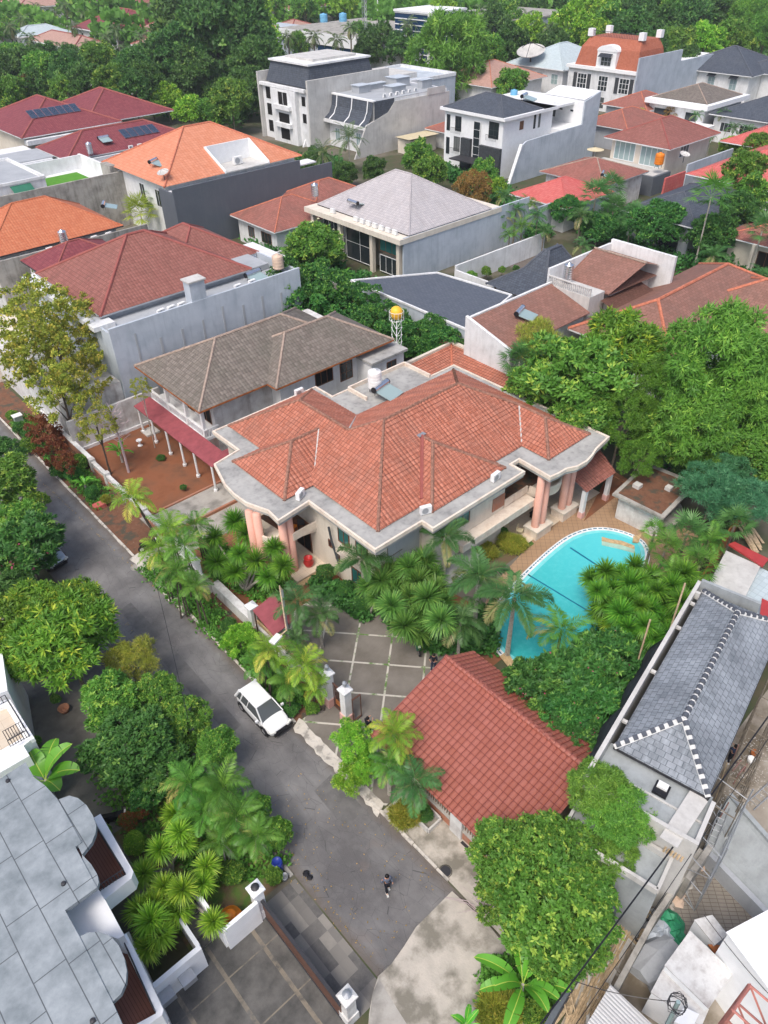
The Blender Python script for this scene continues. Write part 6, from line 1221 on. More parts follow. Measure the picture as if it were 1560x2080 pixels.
def motorbike(label,loc,rz,col='plastic_black'):
    t=thing('motorcycle',label,'motorcycle',loc,rz)
    for y in(-.62,.62):
        m=MB();m.tube([(-.05,y,.29),(.05,y,.29)],.29,14);w_=m.build('wheel','rubber',t,local=True);MB().tube([(-.055,y,.29),(.055,y,.29)],.17,10).build('rim','steel',w_,local=True)
    m=MB();m.add([(-.14,-.5,.35),(.14,-.5,.35),(.14,.35,.32),(-.14,.35,.32),(-.18,-.62,.85),(.18,-.62,.85),(.15,.7,.72),(-.15,.7,.72)],[(0,3,2,1),(0,1,5,4),(1,2,6,5),(2,3,7,6),(3,0,4,7),(4,5,6,7)]);m.build('body',col,t,local=True)
    MB().box(-.13,.13,-.1,.72,.74,.84).build('seat','rubber',t,local=True);m=MB();m.tube([(-.33,-.45,1.02),(0,-.5,.98),(.33,-.45,1.02)],.02,5);m.tube([(0,-.66,.4),(0,-.5,.98)],.03,5);m.build('handlebar','metal_dark',t,local=True);MB().cb((0,-.64,.9),(.2,.1,.14)).build('headlight','lamp_glass',t,local=True);return t
motorbike('black motorcycle parked under the leaning palm by the concrete apron',(15.9,46.9,.02),RAD(75));motorbike('dark teal motorcycle parked at the edge of the driveway slabs',(*P(847,1318),.02),RAD(-30),'awning_green');motorbike('black motorcycle under the brown-red tree by the white wall at the bottom left',(*P(238,1670),.02),RAD(60))
# ================================================================ people
def person(label,loc,rz,top,bottom,shoe='shoe_pale',stride=.12,arm=0,bag=False,h=1.68,crouch=0):
    k_=h/1.7;J=dict(pel=(0,0,.95),spi=(0,0,1.18),che=(0,-.01,1.38),nec=(0,-.01,1.5),hea=(0,-.04,1.6),top=(0,-.03,1.68),
      hl=(-.09,0,.92),kl=(-.1,-stride*.6-.02,.5),al=(-.1,-stride,.09),tl=(-.1,-stride-.16,.04),hr=(.09,0,.92),kr=(.1,stride*.3-.05,.5),ar=(.1,stride,.1),tr=(.1,stride-.15,.04),
      sl=(-.18,0,1.42),el=(-.25,.03,1.14),wl=(-.26,-.08 ,.9),sr=(.18,0,1.42),er=(.25,.02,1.15),wr=(.26,-.08,.9))
    if arm==1: J['er']=(.27,-.14,1.2);J['wr']=(.16,-.33,1.3);J['el']=(-.27,-.12,1.2);J['wl']=(-.14,-.32,1.26)
    if arm==2: J['el']=(-.34,-.02,1.2);J['wl']=(-.30,-.06,1.5)
    R_=dict(pel=.13,spi=.125,che=.145,nec=.055,hea=.095,top=.085,hl=.09,kl=.06,al=.042,tl=.035,hr=.09,kr=.06,ar=.042,tr=.035,sl=.062,el=.042,wl=.03,sr=.062,er=.042,wr=.03)
    E=[('pel','spi'),('spi','che'),('che','nec'),('nec','hea'),('hea','top'),('pel','hl'),('hl','kl'),('kl','al'),('al','tl'),('pel','hr'),('hr','kr'),('kr','ar'),('ar','tr'),('che','sl'),('sl','el'),('el','wl'),('che','sr'),('sr','er'),('er','wr')]
    for s_,w0 in(('l','wl'),('r','wr')):
        w_=Vector(J[w0]);e_=Vector(J['e'+s_]);d=(w_-e_).normalized();pm_=w_+d*.07;J['p'+s_]=tuple(pm_);R_['p'+s_]=.035;E.append((w0,'p'+s_))
        sd=d.cross(Vector((0,1,0.2))).normalized()
        for i in range(4):
            a=pm_+d*(.055+.01*(1.5-abs(i-1.5)))+sd*(.018*(i-1.5))+Vector((0,-.015,0));J['f%s%d'%(s_,i)]=tuple(a);R_['f%s%d'%(s_,i)]=.009;E.append(('p'+s_,'f%s%d'%(s_,i)))
        a=w_+d*.06+sd*.045;J['t_'+s_]=tuple(a);R_['t_'+s_]=.01;E.append(('p'+s_,'t_'+s_))
    def skin(name,keys,mat,grow,parent):
        ks=[k2 for k2 in J if k2 in keys];ix={k2:i for i,k2 in enumerate(ks)};me=D.meshes.new(name);me.from_pydata([tuple(c_*k_ for c_ in J[k2]) for k2 in ks],[(ix[a],ix[b_]) for a,b_ in E if a in ix and b_ in ix],[])
        o=D.objects.new(name,me);COL.objects.link(o);md=o.modifiers.new('skin','SKIN');md.use_smooth_shade=True
        for i,k2 in enumerate(ks):
            sv=me.skin_vertices[0].data[i];r=(R_[k2]+grow)*k_;sv.radius=(r,r);sv.use_root=(i==0)
        m2=o.modifiers.new('sub','SUBSURF');m2.levels=1;m2.render_levels=1;me.materials.append(M[mat]);
        if parent:o.parent=parent
        return o
    body=skin('person',set(J),'skin',0,None);body.location=loc;body.rotation_euler=(0,0,rz);tag(body,label,'person')
    skin('shirt',{'pel','spi','che','sl','sr','el','er','wl','wr'} if arm!=1 else {'pel','spi','che','sl','sr','el','er'},top,.022,body);skin('trousers',{'pel','hl','hr','kl','kr','al','ar'},bottom,.02,body)
    m=MB()
    for s_ in(-.1,.1):
        y=-stride if s_<0 else stride;m.cb((s_*k_,(y-.07)*k_,.045),(.1,.27,.09))
    m.build('shoes',shoe,body,local=True)
    m=MB();m.lathe((0,-.025*k_,1.60*k_),[(0.0,.145),(.06,.135),(.1,.09),(.112,.03),(.105,-.03),(.09,-.05),(0,-.02)],14);m.v=[(x,y+.02,z) for x,y,z in m.v];m.build('hair','hair',body,local=True,smooth=True)
    m=MB();f=Vector((0,-.135*k_,1.585*k_));m.cb(f,(.025,.03,.035));m.cb(f+Vector((.035,.005,.03)),(.018,.01,.01));m.cb(f+Vector((-.035,.005,.03)),(.018,.01,.01));m.cb(f+Vector((0,.003,-.045)),(.045,.01,.01));m.build('face','skin',body,local=True)
    if bag: MB().cb((0,.2*k_,1.2*k_),(.3,.14,.42)).build('backpack','cloth_black',body,local=True)
    return body
x,y=P(787,1809);person('man walking on the road in slate-blue shirt and dark trousers, one hand raised','x' if False else (x,y,.008),RAD(-20),'cloth_slate','cloth_black',stride=.16,arm=2)
x,y=P(748,1491);person('person in black jacket and black trousers standing by the outer gate pier',(x,y,.02),RAD(100),'cloth_black','cloth_black',arm=1)
x,y=P(880,1362);person('person in dark clothes bending beside the garage roof at the driveway edge',(x,y,.02),RAD(-60),'cloth_black','cloth_navy',arm=1)
x,y=P(846,1316+10);
x,y=P(1480,1548);person('worker in dark shirt standing below the eaves of the new slate roof',(x,y,.02),RAD(140),'cloth_navy','cloth_black',arm=1)
# ================================================================ street lamp and wires
x,y=P(592,1330);t=thing('street_lamp','street lamp with curved arm and white lamp head above the bright areca palms','street lamp',(x,y,0));e=P(560,1298,7.0);m=MB();m.tube([(x,y,0),(x,y,6.3)],.07,8);m.build('post','metal_grey',t);m=MB();m.tube([(x,y,6.3),(x-.15,y,6.75),(e[0]+.8,e[1],7.15),(e[0]+.3,e[1],7.05)],.045,6);m.build('arm','wood_pale',t);MB().cb((*e,7.0),(.75,.42,.12),.3).build('lamp_head','lamp_glass',t)
x,y=P(660,1105);t=thing('water_pipe','bent dark drainpipe leaning on the cream villa wall','pipe',(24.9,34,0));MB().tube([(24.6,33.1,2.0),(24.7,34.0,3.9),(24.75,34.3,5.0)],.09,6).build('pipe','stone_dark',t)
def wire(label,a,b_,sag,r=.018):
    A,B=Vector(a),Vector(b_);pts=[A.lerp(B,i/16)-Vector((0,0,sag*4*(i/16)*(1-i/16))) for i in range(17)];t=thing('overhead_wire',label,'cable',a);MB().tube(pts,r,3,False).build('cable','plastic_black',t)
wire('thin overhead wire crossing the road diagonally above the asphalt',(*P(320,1195,6),6),(*P(382,1460,6),6),.4);wire('thick black cable running past the scaffold at the lower right',(*P(1090,2090,6),6),(*P(1600,1400,7.6),7.6),.5,.045);wire('thin cable below the thick black one at the lower right',(*P(1170,2080,6),6),(*P(1600,1440,7.2),7.2),.5,.02);wire('thin cable crossing the white cabins at the bottom right',(*P(1430,1858,6),6),(*P(1600,2060,6),6),.2,.018)
wire('thin cable from the bottom edge towards the tangled utility pole',(*P(1160,1990,6),6),(*P(1378,2035,6.4),6.4),.4,.02);wire('thin overhead wire crossing the far end of the road at the left',(*P(-20,940,6),6),(*P(60,885,6),6),.2)
# ================================================================ vegetation library (unit radius crowns)
def quads_mesh(name,V,tint,mat):
    n=len(V)//4;me=D.meshes.new(name);me.vertices.add(len(V));me.vertices.foreach_set('co',np.asarray(V,dtype=np.float32).ravel())
    me.loops.add(n*4);me.loops.foreach_set('vertex_index',np.arange(n*4,dtype=np.int32));me.polygons.add(n);me.polygons.foreach_set('loop_start',np.arange(0,n*4,4,dtype=np.int32))
    a=me.attributes.new('tint','FLOAT','POINT');a.data.foreach_set('value',np.repeat(np.asarray(tint,dtype=np.float32),4));me.update();me.validate();me.materials.append(M[mat]);return me
def nrm(a): return a/np.maximum(np.linalg.norm(a,axis=-1,keepdims=True),1e-6)
def leaves(R,base,d,n0,L,Wd,fold=.0):
    w=nrm(np.cross(d,n0))*Wd[:,None];mid=base+d*(L*.5)[:,None]+nrm(n0)*(L*fold)[:,None]
    return np.stack([base,mid+w,base+d*L[:,None],mid-w],1).reshape(-1,3)
def lobes(R,nl,flat,spread=.62,rl=(.32,.5)):
    nl=int(nl*1.9);g=np.arange(nl)+.5;ph=np.arccos(np.clip(1-1.75*g/nl,-1,1));th=g*2.39996+R.normal(size=nl)*.35;c=np.stack([np.sin(ph)*np.cos(th),np.sin(ph)*np.sin(th),np.cos(ph)],1);c*=(np.minimum(.86,spread*1.2)*R.uniform(.72,1.12,(nl,1)));c[:,2]*=flat*1.1;r=R.uniform(*rl,nl)*.66
    c=np.vstack([c,[[0,0,0]]]);r=np.append(r,.42);return c,r
def crown(name,seed,mat,nl=16,n=2600,k=6,ll=.085,lw=.02,flat=.75,young=.15,droop=0.,spread=.62,rl=(.3,.46),dens=.2,jit=.8,up=.3,star=0):
    R=np.random.default_rng(seed);c,r=lobes(R,nl,flat,spread,rl);w=r**2;w[-1]*=.35;i=R.choice(len(r),n*2,p=w/w.sum());o=nrm(R.normal(size=(n*2,3)));o[:,2]=np.where(o[:,2]<-.2,-o[:,2],o[:,2])
    rad=(1-dens*R.random(n*2)**1.5)*(1+.09*R.normal(size=n*2));p=c[i]+o*(r[i]*rad)[:,None]*np.array([1,1,flat**.4]);
    dd=np.linalg.norm(p[:,None,:]-c[None],axis=2)/r[None];dd[np.arange(len(i)),i]=9;keep=dd.min(1)>.78;p=p[keep][:n];o=o[keep][:n];li=i[keep][:n];m=len(p)
    lt=R.random(len(r))*.35;tt=lt[li]+R.random(m)*.3;yo=(R.random(m)<young)&(o[:,2]>-.1);tt=np.where(yo,.8+.2*R.random(m),tt)
    P_=np.repeat(p,k,0);O_=np.repeat(o,k,0);d=nrm(O_*(.55 if not star else .3)+R.normal(size=(m*k,3))*jit+np.array([0,0,(up if not star else .0)-droop]));n0=nrm(O_+R.normal(size=(m*k,3))*.5+np.array([0,0,.6]))
    L=ll*R.uniform(.6,1.2,m*k);W_=lw*R.uniform(.7,1.2,m*k);t=np.clip(np.repeat(tt,k)+R.normal(size=m*k)*.06,0,1)
    return quads_mesh(name,leaves(R,P_,d,n0,L,W_),t,mat)
def flowers(name,seed,mat,src_seed,nl,flat,n=60,spread=.62,rl=(.3,.46),s=.035):
    R=np.random.default_rng(src_seed);c,r=lobes(R,nl,flat,spread,rl);R=np.random.default_rng(seed);w=r**2;i=R.choice(len(r),n*3,p=w/w.sum());o=nrm(R.normal(size=(n*3,3)));o[:,2]=np.abs(o[:,2]);p=c[i]+o*(r[i]*1.03)[:,None]
    dd=np.linalg.norm(p[:,None,:]-c[None],axis=2)/r[None];dd[np.arange(len(i)),i]=9;p=p[dd.min(1)>.9][:n];m=len(p);P_=np.repeat(p,5,0);d=nrm(R.normal(size=(m*5,3))+np.array([0,0,.6]));n0=nrm(R.normal(size=(m*5,3))+np.array([0,0,1.]))
    return quads_mesh(name,leaves(R,P_,d,n0,np.full(m*5,s),np.full(m*5,s*.4)),R.random(m*5),mat)
def feather(name,seed,mat,nf=11,nleaf=26,droop=1.1,e0=(75,5),ll=.34,lw=.018,bushy=False,yellow=.12,sag=.35,flen=(.85,1.1)):
    R=np.random.default_rng(seed);B=[];Dd=[];N0=[];L=[];W_=[];T=[]
    for f in range(nf):
        az=2*math.pi*(f*.382)+R.normal()*.15;el=math.radians(e0[0]+(e0[1]-e0[0])*(f/max(1,nf-1)))+R.normal()*.08;fl=R.uniform(*flen);h=np.array([math.cos(az),math.sin(az),0]);sd=np.array([-math.sin(az),math.cos(az),0]);p=np.zeros(3);st=fl/nleaf
        ft=R.random()*.5 if (f<nf-2 and R.random()>yellow*.6) else .6+.4*R.random()
        for i in range(nleaf):
            u=i/nleaf;e=el-droop*u**1.3*1.5;dr=h*math.cos(e)+np.array([0,0,math.sin(e)]);q=p+dr*st;upv=np.cross(sd,dr);upv=-upv if upv[2]<0 and abs(e)<1.4 else upv
            B.append(p.copy());Dd.append(nrm(q-p));N0.append(upv);L.append(st*1.15);W_.append(.012*(1.2-u));T.append(.7)
            if u>.1:
                prof=math.sin(math.pi*min(1,(u-.05)*.95+.1))**.6*(1.05-.35*u)
                for s_ in (-1,1):
                    for b_ in ((0,) if not bushy else (-.7,0,.7)):
                        d=nrm(sd*s_*.9+dr*(.55+.4*u)+upv*(b_+R.normal()*.12)-np.array([0,0,sag*(.6+R.random()*.5)]));B.append(p+R.normal(size=3)*.004);Dd.append(d);N0.append(upv+sd*s_*.3);L.append(ll*prof*R.uniform(.85,1.1));W_.append(lw*R.uniform(.8,1.2));T.append(min(1,max(0,ft+R.normal()*.08)))
            p=q
    B,Dd,N0=map(np.array,(B,Dd,N0));N0=nrm(N0);return quads_mesh(name,leaves(R,B,nrm(Dd),N0,np.array(L),np.array(W_)),T,mat)
def fanpalm(name,seed,mat,nf=16,nb=18,ll=.5,lw=.022):
    R=np.random.default_rng(seed);B=[];Dd=[];N0=[];L=[];W_=[];T=[]
    for f in range(nf):
        az=2*math.pi*f*.382+R.normal()*.2;el=math.radians(80-105*(f/nf));h=np.array([math.cos(az),math.sin(az),0]);dr=h*math.cos(el)+np.array([0,0,math.sin(el)]);sd=np.array([-math.sin(az),math.cos(az),0]);pl=R.uniform(.4,.6);B.append(np.zeros(3));Dd.append(dr);N0.append(sd);L.append(pl);W_.append(.012);T.append(.6)
        c=dr*pl;up=np.cross(sd,dr);ft=R.random()*.6
        for i in range(nb):
            a=math.radians(-105+210*i/(nb-1));d=nrm(dr*math.cos(a)+sd*math.sin(a)+up*.08+np.array([0,0,-.25*R.random()-.1]));B.append(c);Dd.append(d);N0.append(up+R.normal(size=3)*.1);L.append(ll*R.uniform(.85,1.05));W_.append(lw);T.append(ft+R.random()*.15)
    return quads_mesh(name,leaves(R,np.array(B),nrm(np.array(Dd)),nrm(np.array(N0)),np.array(L),np.array(W_)),T,mat)
def rosette(name,seed,mat,nb=230,lw=.04,low=-.7,droop=.35,yell=.15):
    R=np.random.default_rng(seed);V=[];T=[]
    for i in range(nb):
        z=1-(1-low)*((i+.5)/nb);a=i*2.39996+R.normal()*.1;r=math.sqrt(max(0,1-z*z));d=np.array([r*math.cos(a),r*math.sin(a),z])+R.normal(size=3)*.06;d=nrm(d);L=R.uniform(.8,1.05)*(1 if z>-.3 else .9);w=nrm(np.cross(d,np.array([0,0,1.])+R.normal(size=3)*.05))*lw
        m=d*L*.5;e=d*L+np.array([0,0,-droop*L*(1-abs(z))*.6]);t=.15+.35*R.random() if R.random()>yell else .8;V+= [w*.6,m+w,m-w,-w*.6,m+w,e+w*.12,e-w*.12,m-w];T+=[t*.8,t]
    return quads_mesh(name,np.array(V),T,mat)
def banana(name,seed,mat,nf=9,wd=.13):
    R=np.random.default_rng(seed);V=[];T=[]
    for f in range(nf):
        az=2*math.pi*f*.382+R.normal()*.2;el=math.radians(R.uniform(25,75));h=np.array([math.cos(az),math.sin(az),0]);sd=np.array([-math.sin(az),math.cos(az),0]);p=h*.03;n=14;L=R.uniform(.8,1.05);ft=.2+.4*R.random();prev=None
        for i in range(n+1):
            u=i/n;e=el-1.3*u**1.5;dr=h*math.cos(e)+np.array([0,0,math.sin(e)]);up=np.cross(dr,sd);up=up if up[2]>0 else -up;w=wd*math.sin(math.pi*min(1,max(0,(u-.12)/.88)))**.55 if u>.12 else .012
            cur=(p.copy(),p+sd*w+up*w*.35,p-sd*w+up*w*.35)
            if prev is not None:
                g=.0 if R.random()>.25 else .3
                a,b_,c_=prev;A,B_,C_=cur;B2=B_+(b_-B_)*g;C2=C_+(c_-C_)*g;V+= [a,b_,B2,A];T.append(ft);V+= [a,A,C2,c_];T.append(ft*.9);k_=sd*.008+up*.0;V+= [a-k_+up*.006,A-k_+up*.006,A+k_+up*.006,a+k_+up*.006];T.append(.95)
            prev=cur;p=p+dr*L/n
    return quads_mesh(name,np.array(V),T,mat)
def trunk_mesh(name,seed,mat,r0=.05,r1=.03,limbs=5,lean=.04,crownz=1.0,spreadl=.35,n=8):
    """unit height trunk; limbs fan out near the top (x,y scaled with the crown, so modest)"""
    rr=random.Random(seed);mb=MB();pts=[(0,0,-.02)];x=y=0
    for i in range(1,6): x+=rr.uniform(-lean,lean);y+=rr.uniform(-lean,lean);pts.append((x,y,i/5*.9))
    mb.tube(pts,[r0+(r1-r0)*i/5 for i in range(6)],n)
    for i in range(limbs):
        a=rr.uniform(0,6.28);b=pts[rr.choice((2,3,4))];L=spreadl*rr.uniform(.7,1.2);mb.tube([b,(b[0]+L*.5*math.cos(a),b[1]+L*.5*math.sin(a),b[2]+.22),(b[0]+L*math.cos(a),b[1]+L*math.sin(a),b[2]+.38+rr.uniform(-.1,.1))],[r1*.8,r1*.5,r1*.2],5)
    me_o=mb.build(name,mat);me=me_o.data;D.objects.remove(me_o);return me
LIB={}
def lib(k,f):
    if k not in LIB: LIB[k]=f()
    return LIB[k]
CR=dict(
 mango=lambda s:crown('crown',s,'leaf_mango',18,1250,10,.17,.019,.8,.14,.12,star=1,dens=.35),
 green=lambda s:crown('crown',s,'leaf_green',20,1500,8,.13,.024,.85,.16,star=1,dens=.35),
 fine=lambda s:crown('crown',s,'leaf_green',26,2300,8,.085,.018,.9,.18,rl=(.24,.36),star=1,dens=.35),
 dark=lambda s:crown('crown',s,'leaf_dark',22,1900,7,.11,.024,.9,.14,rl=(.24,.4),star=1,dens=.35),
 deep=lambda s:crown('crown',s,'leaf_deep',20,2300,6,.11,.026,.75,.1),
 bright=lambda s:crown('crown',s,'leaf_bright',18,2200,6,.11,.022,.8,.15),
 weep=lambda s:crown('crown',s,'leaf_weep',26,3300,7,.12,.011,.95,.1,droop=.75,rl=(.24,.4),dens=.35),
 pine=lambda s:crown('crown',s,'leaf_pine',24,2200,12,.09,.006,.9,.1,rl=(.2,.3),jit=1.0,dens=.4),
 conif=lambda s:crown('crown',s,'leaf_bright',16,1300,10,.13,.012,1.,.1,rl=(.24,.4),dens=.35),
 casuar=lambda s:crown('crown',s,'leaf_bluegreen',22,2000,9,.14,.006,.7,.1,rl=(.2,.34),dens=.5),
 airy=lambda s:crown('crown',s,'leaf_yellow_green',24,1900,5,.06,.02,.95,.25,rl=(.16,.26),spread=.8,dens=.7),
 feathery=lambda s:crown('crown',s,'leaf_yellow_green',16,1500,8,.16,.006,.8,.1,dens=.6),
 rust=lambda s:crown('crown',s,'leaf_rust',18,1300,5,.08,.022,.8,.1,rl=(.18,.3),dens=.6),
 redtip=lambda s:crown('crown',s,'leaf_redtip',10,1100,6,.13,.03,.9,.3,rl=(.35,.55),spread=.4),
 olive=lambda s:crown('crown',s,'leaf_olive',16,2200,6,.07,.018,.8,.1),
 plumeria=lambda s:crown('crown',s,'leaf_deep',22,950,11,.17,.032,.7,.12,jit=.9,rl=(.22,.34),spread=.75,star=1,dens=.4),
 shrub=lambda s:crown('crown',s,'leaf_green',10,1500,6,.1,.03,.8,.2,rl=(.35,.55),spread=.4),
 shrubdark=lambda s:crown('crown',s,'leaf_deep',10,1500,6,.1,.03,.8,.1,rl=(.35,.55),spread=.4),
 round=lambda s:crown('crown',s,'leaf_bright',6,2500,6,.07,.02,.8,.1,rl=(.5,.6),spread=.25,dens=.08),
 fardark=lambda s:crown('crown',s,'leaf_dark',18,1300,6,.14,.03,.9,.14,rl=(.26,.42),star=1),
 fargreen=lambda s:crown('crown',s,'leaf_green',18,1300,6,.14,.03,.9,.16,rl=(.26,.42),star=1),
 farbright=lambda s:crown('crown',s,'leaf_bright',18,1200,5,.13,.03,.8,.12,rl=(.26,.42)),
 creeper=lambda s:crown('foliage',s,'leaf_deep',20,2600,5,.08,.026,.8,.2,rl=(.26,.4),spread=.75),
 grass=lambda s:crown('foliage',s,'leaf_yellow_green',10,1200,6,.28,.012,.6,.2,rl=(.3,.45),spread=.4,up=.8),
)
PL=dict(
 areca=lambda s:feather('crown',s,'leaf_palm',14,36,1.2,(80,0),.34,.0125,yellow=.15),
 golden=lambda s:feather('crown',s,'leaf_palm_yellow',14,36,1.15,(80,-5),.33,.0125,yellow=.22),
 kentia=lambda s:feather('crown',s,'leaf_palm_deep',14,36,1.25,(78,0),.34,.0125,yellow=.1),
 foxtail=lambda s:feather('crown',s,'leaf_palm_deep',9,34,1.35,(65,5),.26,.012,True,.08),
 coconut=lambda s:feather('crown',s,'leaf_coconut',17,30,1.1,(70,-45),.26,.018,yellow=.1,sag=.7),
 silver=lambda s:feather('crown',s,'leaf_coconut',20,26,.9,(80,-30),.22,.014,yellow=.2),
 fan=lambda s:fanpalm('crown',s,'leaf_palm'),fandeep=lambda s:fanpalm('crown',s,'leaf_palm_deep',20),fanyellow=lambda s:fanpalm('crown',s,'leaf_yellow_green',20),
 banana=lambda s:banana('leaves',s,'leaf_banana'),traveller=lambda s:banana('leaves',s,'leaf_banana',7,.2))
def leaf_obj(kind,seed,parent,loc,R,rot,table,sq=1,nv=3):
    if table is CR: nv=max(nv,3)
    me=lib((kind,seed%nv),lambda:table[kind](100+seed%nv*7+len(kind)));o=D.objects.new(me.name,me);COL.objects.link(o);o.parent=parent;o.location=loc;o.scale=(R*(1+.1*math.sin(seed*3.1)),R*(1-.1*math.sin(seed*3.1)),R*sq);o.rotation_euler=(.12*math.sin(seed*1.3),.12*math.cos(seed*2.1),rot);return o
_ti=[0]
def tree(kind,px,py,zc,rpx,label,group=None,sq=1.,bark='bark',cat='tree',name=None,tr=True,ry=None,nv=3,fl=None):
    _ti[0]+=1;i=_ti[0];x,y=P(px,py,zc);R=rpx*mpp(px,py,zc);name=name or cat
    t=thing(name.replace(' ','_'),label,cat,(x,y,0),0,group)
    c=leaf_obj(kind,i,t,(0,0,zc),R*1.05,i*1.7,CR,sq,nv)
    if tr and zc-R*.3>.5:
        me=lib(('trunk',bark,i%3),lambda:trunk_mesh('trunk',i%3,bark));o=D.objects.new('trunk',me);COL.objects.link(o);o.parent=t;k_=max(.9,R*.9);o.scale=(k_,k_,zc+R*.1)
    if fl:
        s=100+i%nv*7+len(kind);me=lib(('fl',fl,kind,i%nv),lambda:flowers('flowers',5,fl,s,22 if kind=='plumeria' else 18,.6 if kind=='plumeria' else .8,70,.75 if kind=='plumeria' else .62,(.22,.34) if kind=='plumeria' else (.3,.46),.05));o=D.objects.new('flowers',me);o['kind']='stuff';COL.objects.link(o);o.parent=t;o.location=c.location;o.scale=c.scale;o.rotation_euler=c.rotation_euler
    return t
def palm(kind,px,py,zc,rpx,label,group=None,bark='bark_pale',lean=(0,0),cat='palm',name='palm_tree',stems=1,r=.11):
    _ti[0]+=1;i=_ti[0];x,y=P(px,py,zc);R=rpx*mpp(px,py,zc);t=thing(name,label,cat,(x+lean[0],y+lean[1],0),0,group)
    leaf_obj(kind,i,t,(-lean[0],-lean[1],zc),R,i*1.3,PL,1,2)
    if zc>.4:
        mb=MB()
        for s_ in range(stems):
            ox,oy=(rng.uniform(-.5,.5),rng.uniform(-.5,.5)) if stems>1 else (0,0);mb.tube([(ox,oy,0),(ox*.6-lean[0]*.5,oy*.6-lean[1]*.5,zc*.5),(-lean[0],-lean[1],zc)],[r*1.25,r,r*.8],6)
        mb.build('trunk',bark,t,local=True)
    return t
def more(t,kind,px,py,zc,rpx,sq=1.,nv=3):
    _ti[0]+=1;x,y=P(px,py,zc);R=rpx*mpp(px,py,zc);return leaf_obj(kind,_ti[0],t,(x-t.location.x,y-t.location.y,zc),R*1.05,_ti[0]*1.7,CR,sq,nv)
def undergrowth(name,label,pxpolys,n,h,ls,mat,seed):
    R=np.random.default_rng(seed);pts=[]
    for poly in pxpolys:
        W_=[P(a,b) for a,b in poly];xs=[p[0] for p in W_];ys=[p[1] for p in W_];k_=0
        while k_<n:
            x,y=R.uniform(min(xs),max(xs)),R.uniform(min(ys),max(ys));ins=False
            for i in range(len(W_)):
                (x1,y1),(x2,y2)=W_[i],W_[i-1]
                if (y1>y)!=(y2>y) and x<(x2-x1)*(y-y1)/(y2-y1)+x1: ins=not ins
            if ins: pts.append((x,y,h*R.random()**.7*(.5+.5*math.sin(x*.7)*math.cos(y*.9))));k_+=1
            else: k_+=.02
    p=np.array(pts);m=len(p);k=7;P_=np.repeat(p,k,0)+R.normal(size=(m*k,3))*ls*.5;P_[:,2]=np.abs(P_[:,2]);d=nrm(R.normal(size=(m*k,3))+np.array([0,0,.6]));n0=nrm(R.normal(size=(m*k,3))*.5+np.array([0,0,1.]))
    me=quads_mesh(name,leaves(R,P_,d,n0,ls*R.uniform(.6,1.2,m*k),ls*.3*R.uniform(.7,1.2,m*k)),np.clip(np.repeat(R.random(m)*.6,k)+R.normal(size=m*k)*.1,0,1),mat);o=D.objects.new(name,me);COL.objects.link(o);tag(o,label,'ground cover',None,'stuff')
def spiky(label,heads,zc,rpx,kind='leaf_spike',group=None,base=None,dz=.5,bark='bark_pale',cat='dracaena',name='dragon_tree',tuft=False,sd=1):
    """branching plant with ball-shaped leaf heads; heads = pixel centres"""
    pts=[]
    r2=random.Random(sd)
    for (a,c_) in heads: z=zc+r2.uniform(-dz,dz);x,y=P(a,c_,z);pts.append((x,y,z,rpx*mpp(a,c_,z)*r2.uniform(.88,1.12)))
    bx=sum(p[0] for p in pts)/len(pts);by=sum(p[1] for p in pts)/len(pts)
    if base: bx,by=P(*base)
    t=thing(name,label,cat,(bx,by,0),0,group);mb=MB()
    for i,(x,y,z,R) in enumerate(pts):
        me=lib((kind,'ros',i%2),lambda:rosette('leaf_head',i,kind));o=D.objects.new('leaf_head',me);COL.objects.link(o);o.parent=t;o.location=(x-bx,y-by,z);o.scale=(R*1.12,)*3;o.rotation_euler=(r2.uniform(-.2,.2),r2.uniform(-.2,.2),r2.uniform(0,6))
        mb.tube([(r2.uniform(-.15,.15),r2.uniform(-.15,.15),0),((x-bx)*.35,(y-by)*.35,z*.45),(x-bx,y-by,z)],[.12,.08,.06],5)
    mb.build('stem',bark,t,local=True);return t
# ================================================================ planting (near to far)
T_=tree
# left side of the road
t=T_('mango',135,1305,4.8,100,'big bright mango tree with yellow new leaves at the left edge',sq=.9);more(t,'mango',60,1275,4.6,88,.9);more(t,'mango',35,1330,4.2,70,.9);more(t,'mango',150,1238,5,66,.9);more(t,'mango',75,1235,5,60,.9)
T_('feathery',268,1345,2.8,58,'pale feathery light-green shrub on the road edge right of the mango tree',cat='shrub');T_('green',222,1425,3.0,62,'glossy green tree with yellow tips below the mango tree',sq=.8)
T_('fine',322,1410,2.6,48,'mid-green bushy shrub on the road edge below the feathery one',cat='shrub');T_('fine',375,1468,2.6,58,'rounded bush on the road edge beside the thin lamp pole',cat='shrub')
T_('deep',265,1515,3.4,92,'large glossy dark-green tree over the grey car park',sq=.7);T_('plumeria',335,1560,2.4,52,'frangipani with cream flowers in front of the glossy dark tree',fl='flower_white',cat='frangipani',name='frangipani_tree',sq=.9)
T_('plumeria',300,1610,1.8,36,'small frangipani beside the red-tipped shrubs',fl='flower_white',cat='frangipani',name='frangipani_tree');T_('fine',440,1520,2.2,46,'leafy bush on the road edge above the golden palms',cat='shrub')
for i,(a,c_,r) in enumerate(((385,1590,72),(452,1600,76),(415,1650,70),(480,1660,74),(520,1700,62),(450,1710,58))):
    palm('areca',a,c_,3.4-.25*i,r,['golden-stemmed palm at the upper left of the palm clump on the left bed','tallest palm in the middle of the clump on the left bed','palm at the centre of the clump above the spiky heads','yellowing palm on the road side of the clump','palm nearest the road at the lower end of the clump','small palm at the bottom of the clump by the white pier'][i],'palms in the left bed','bark_pale',stems=3,r=.05)
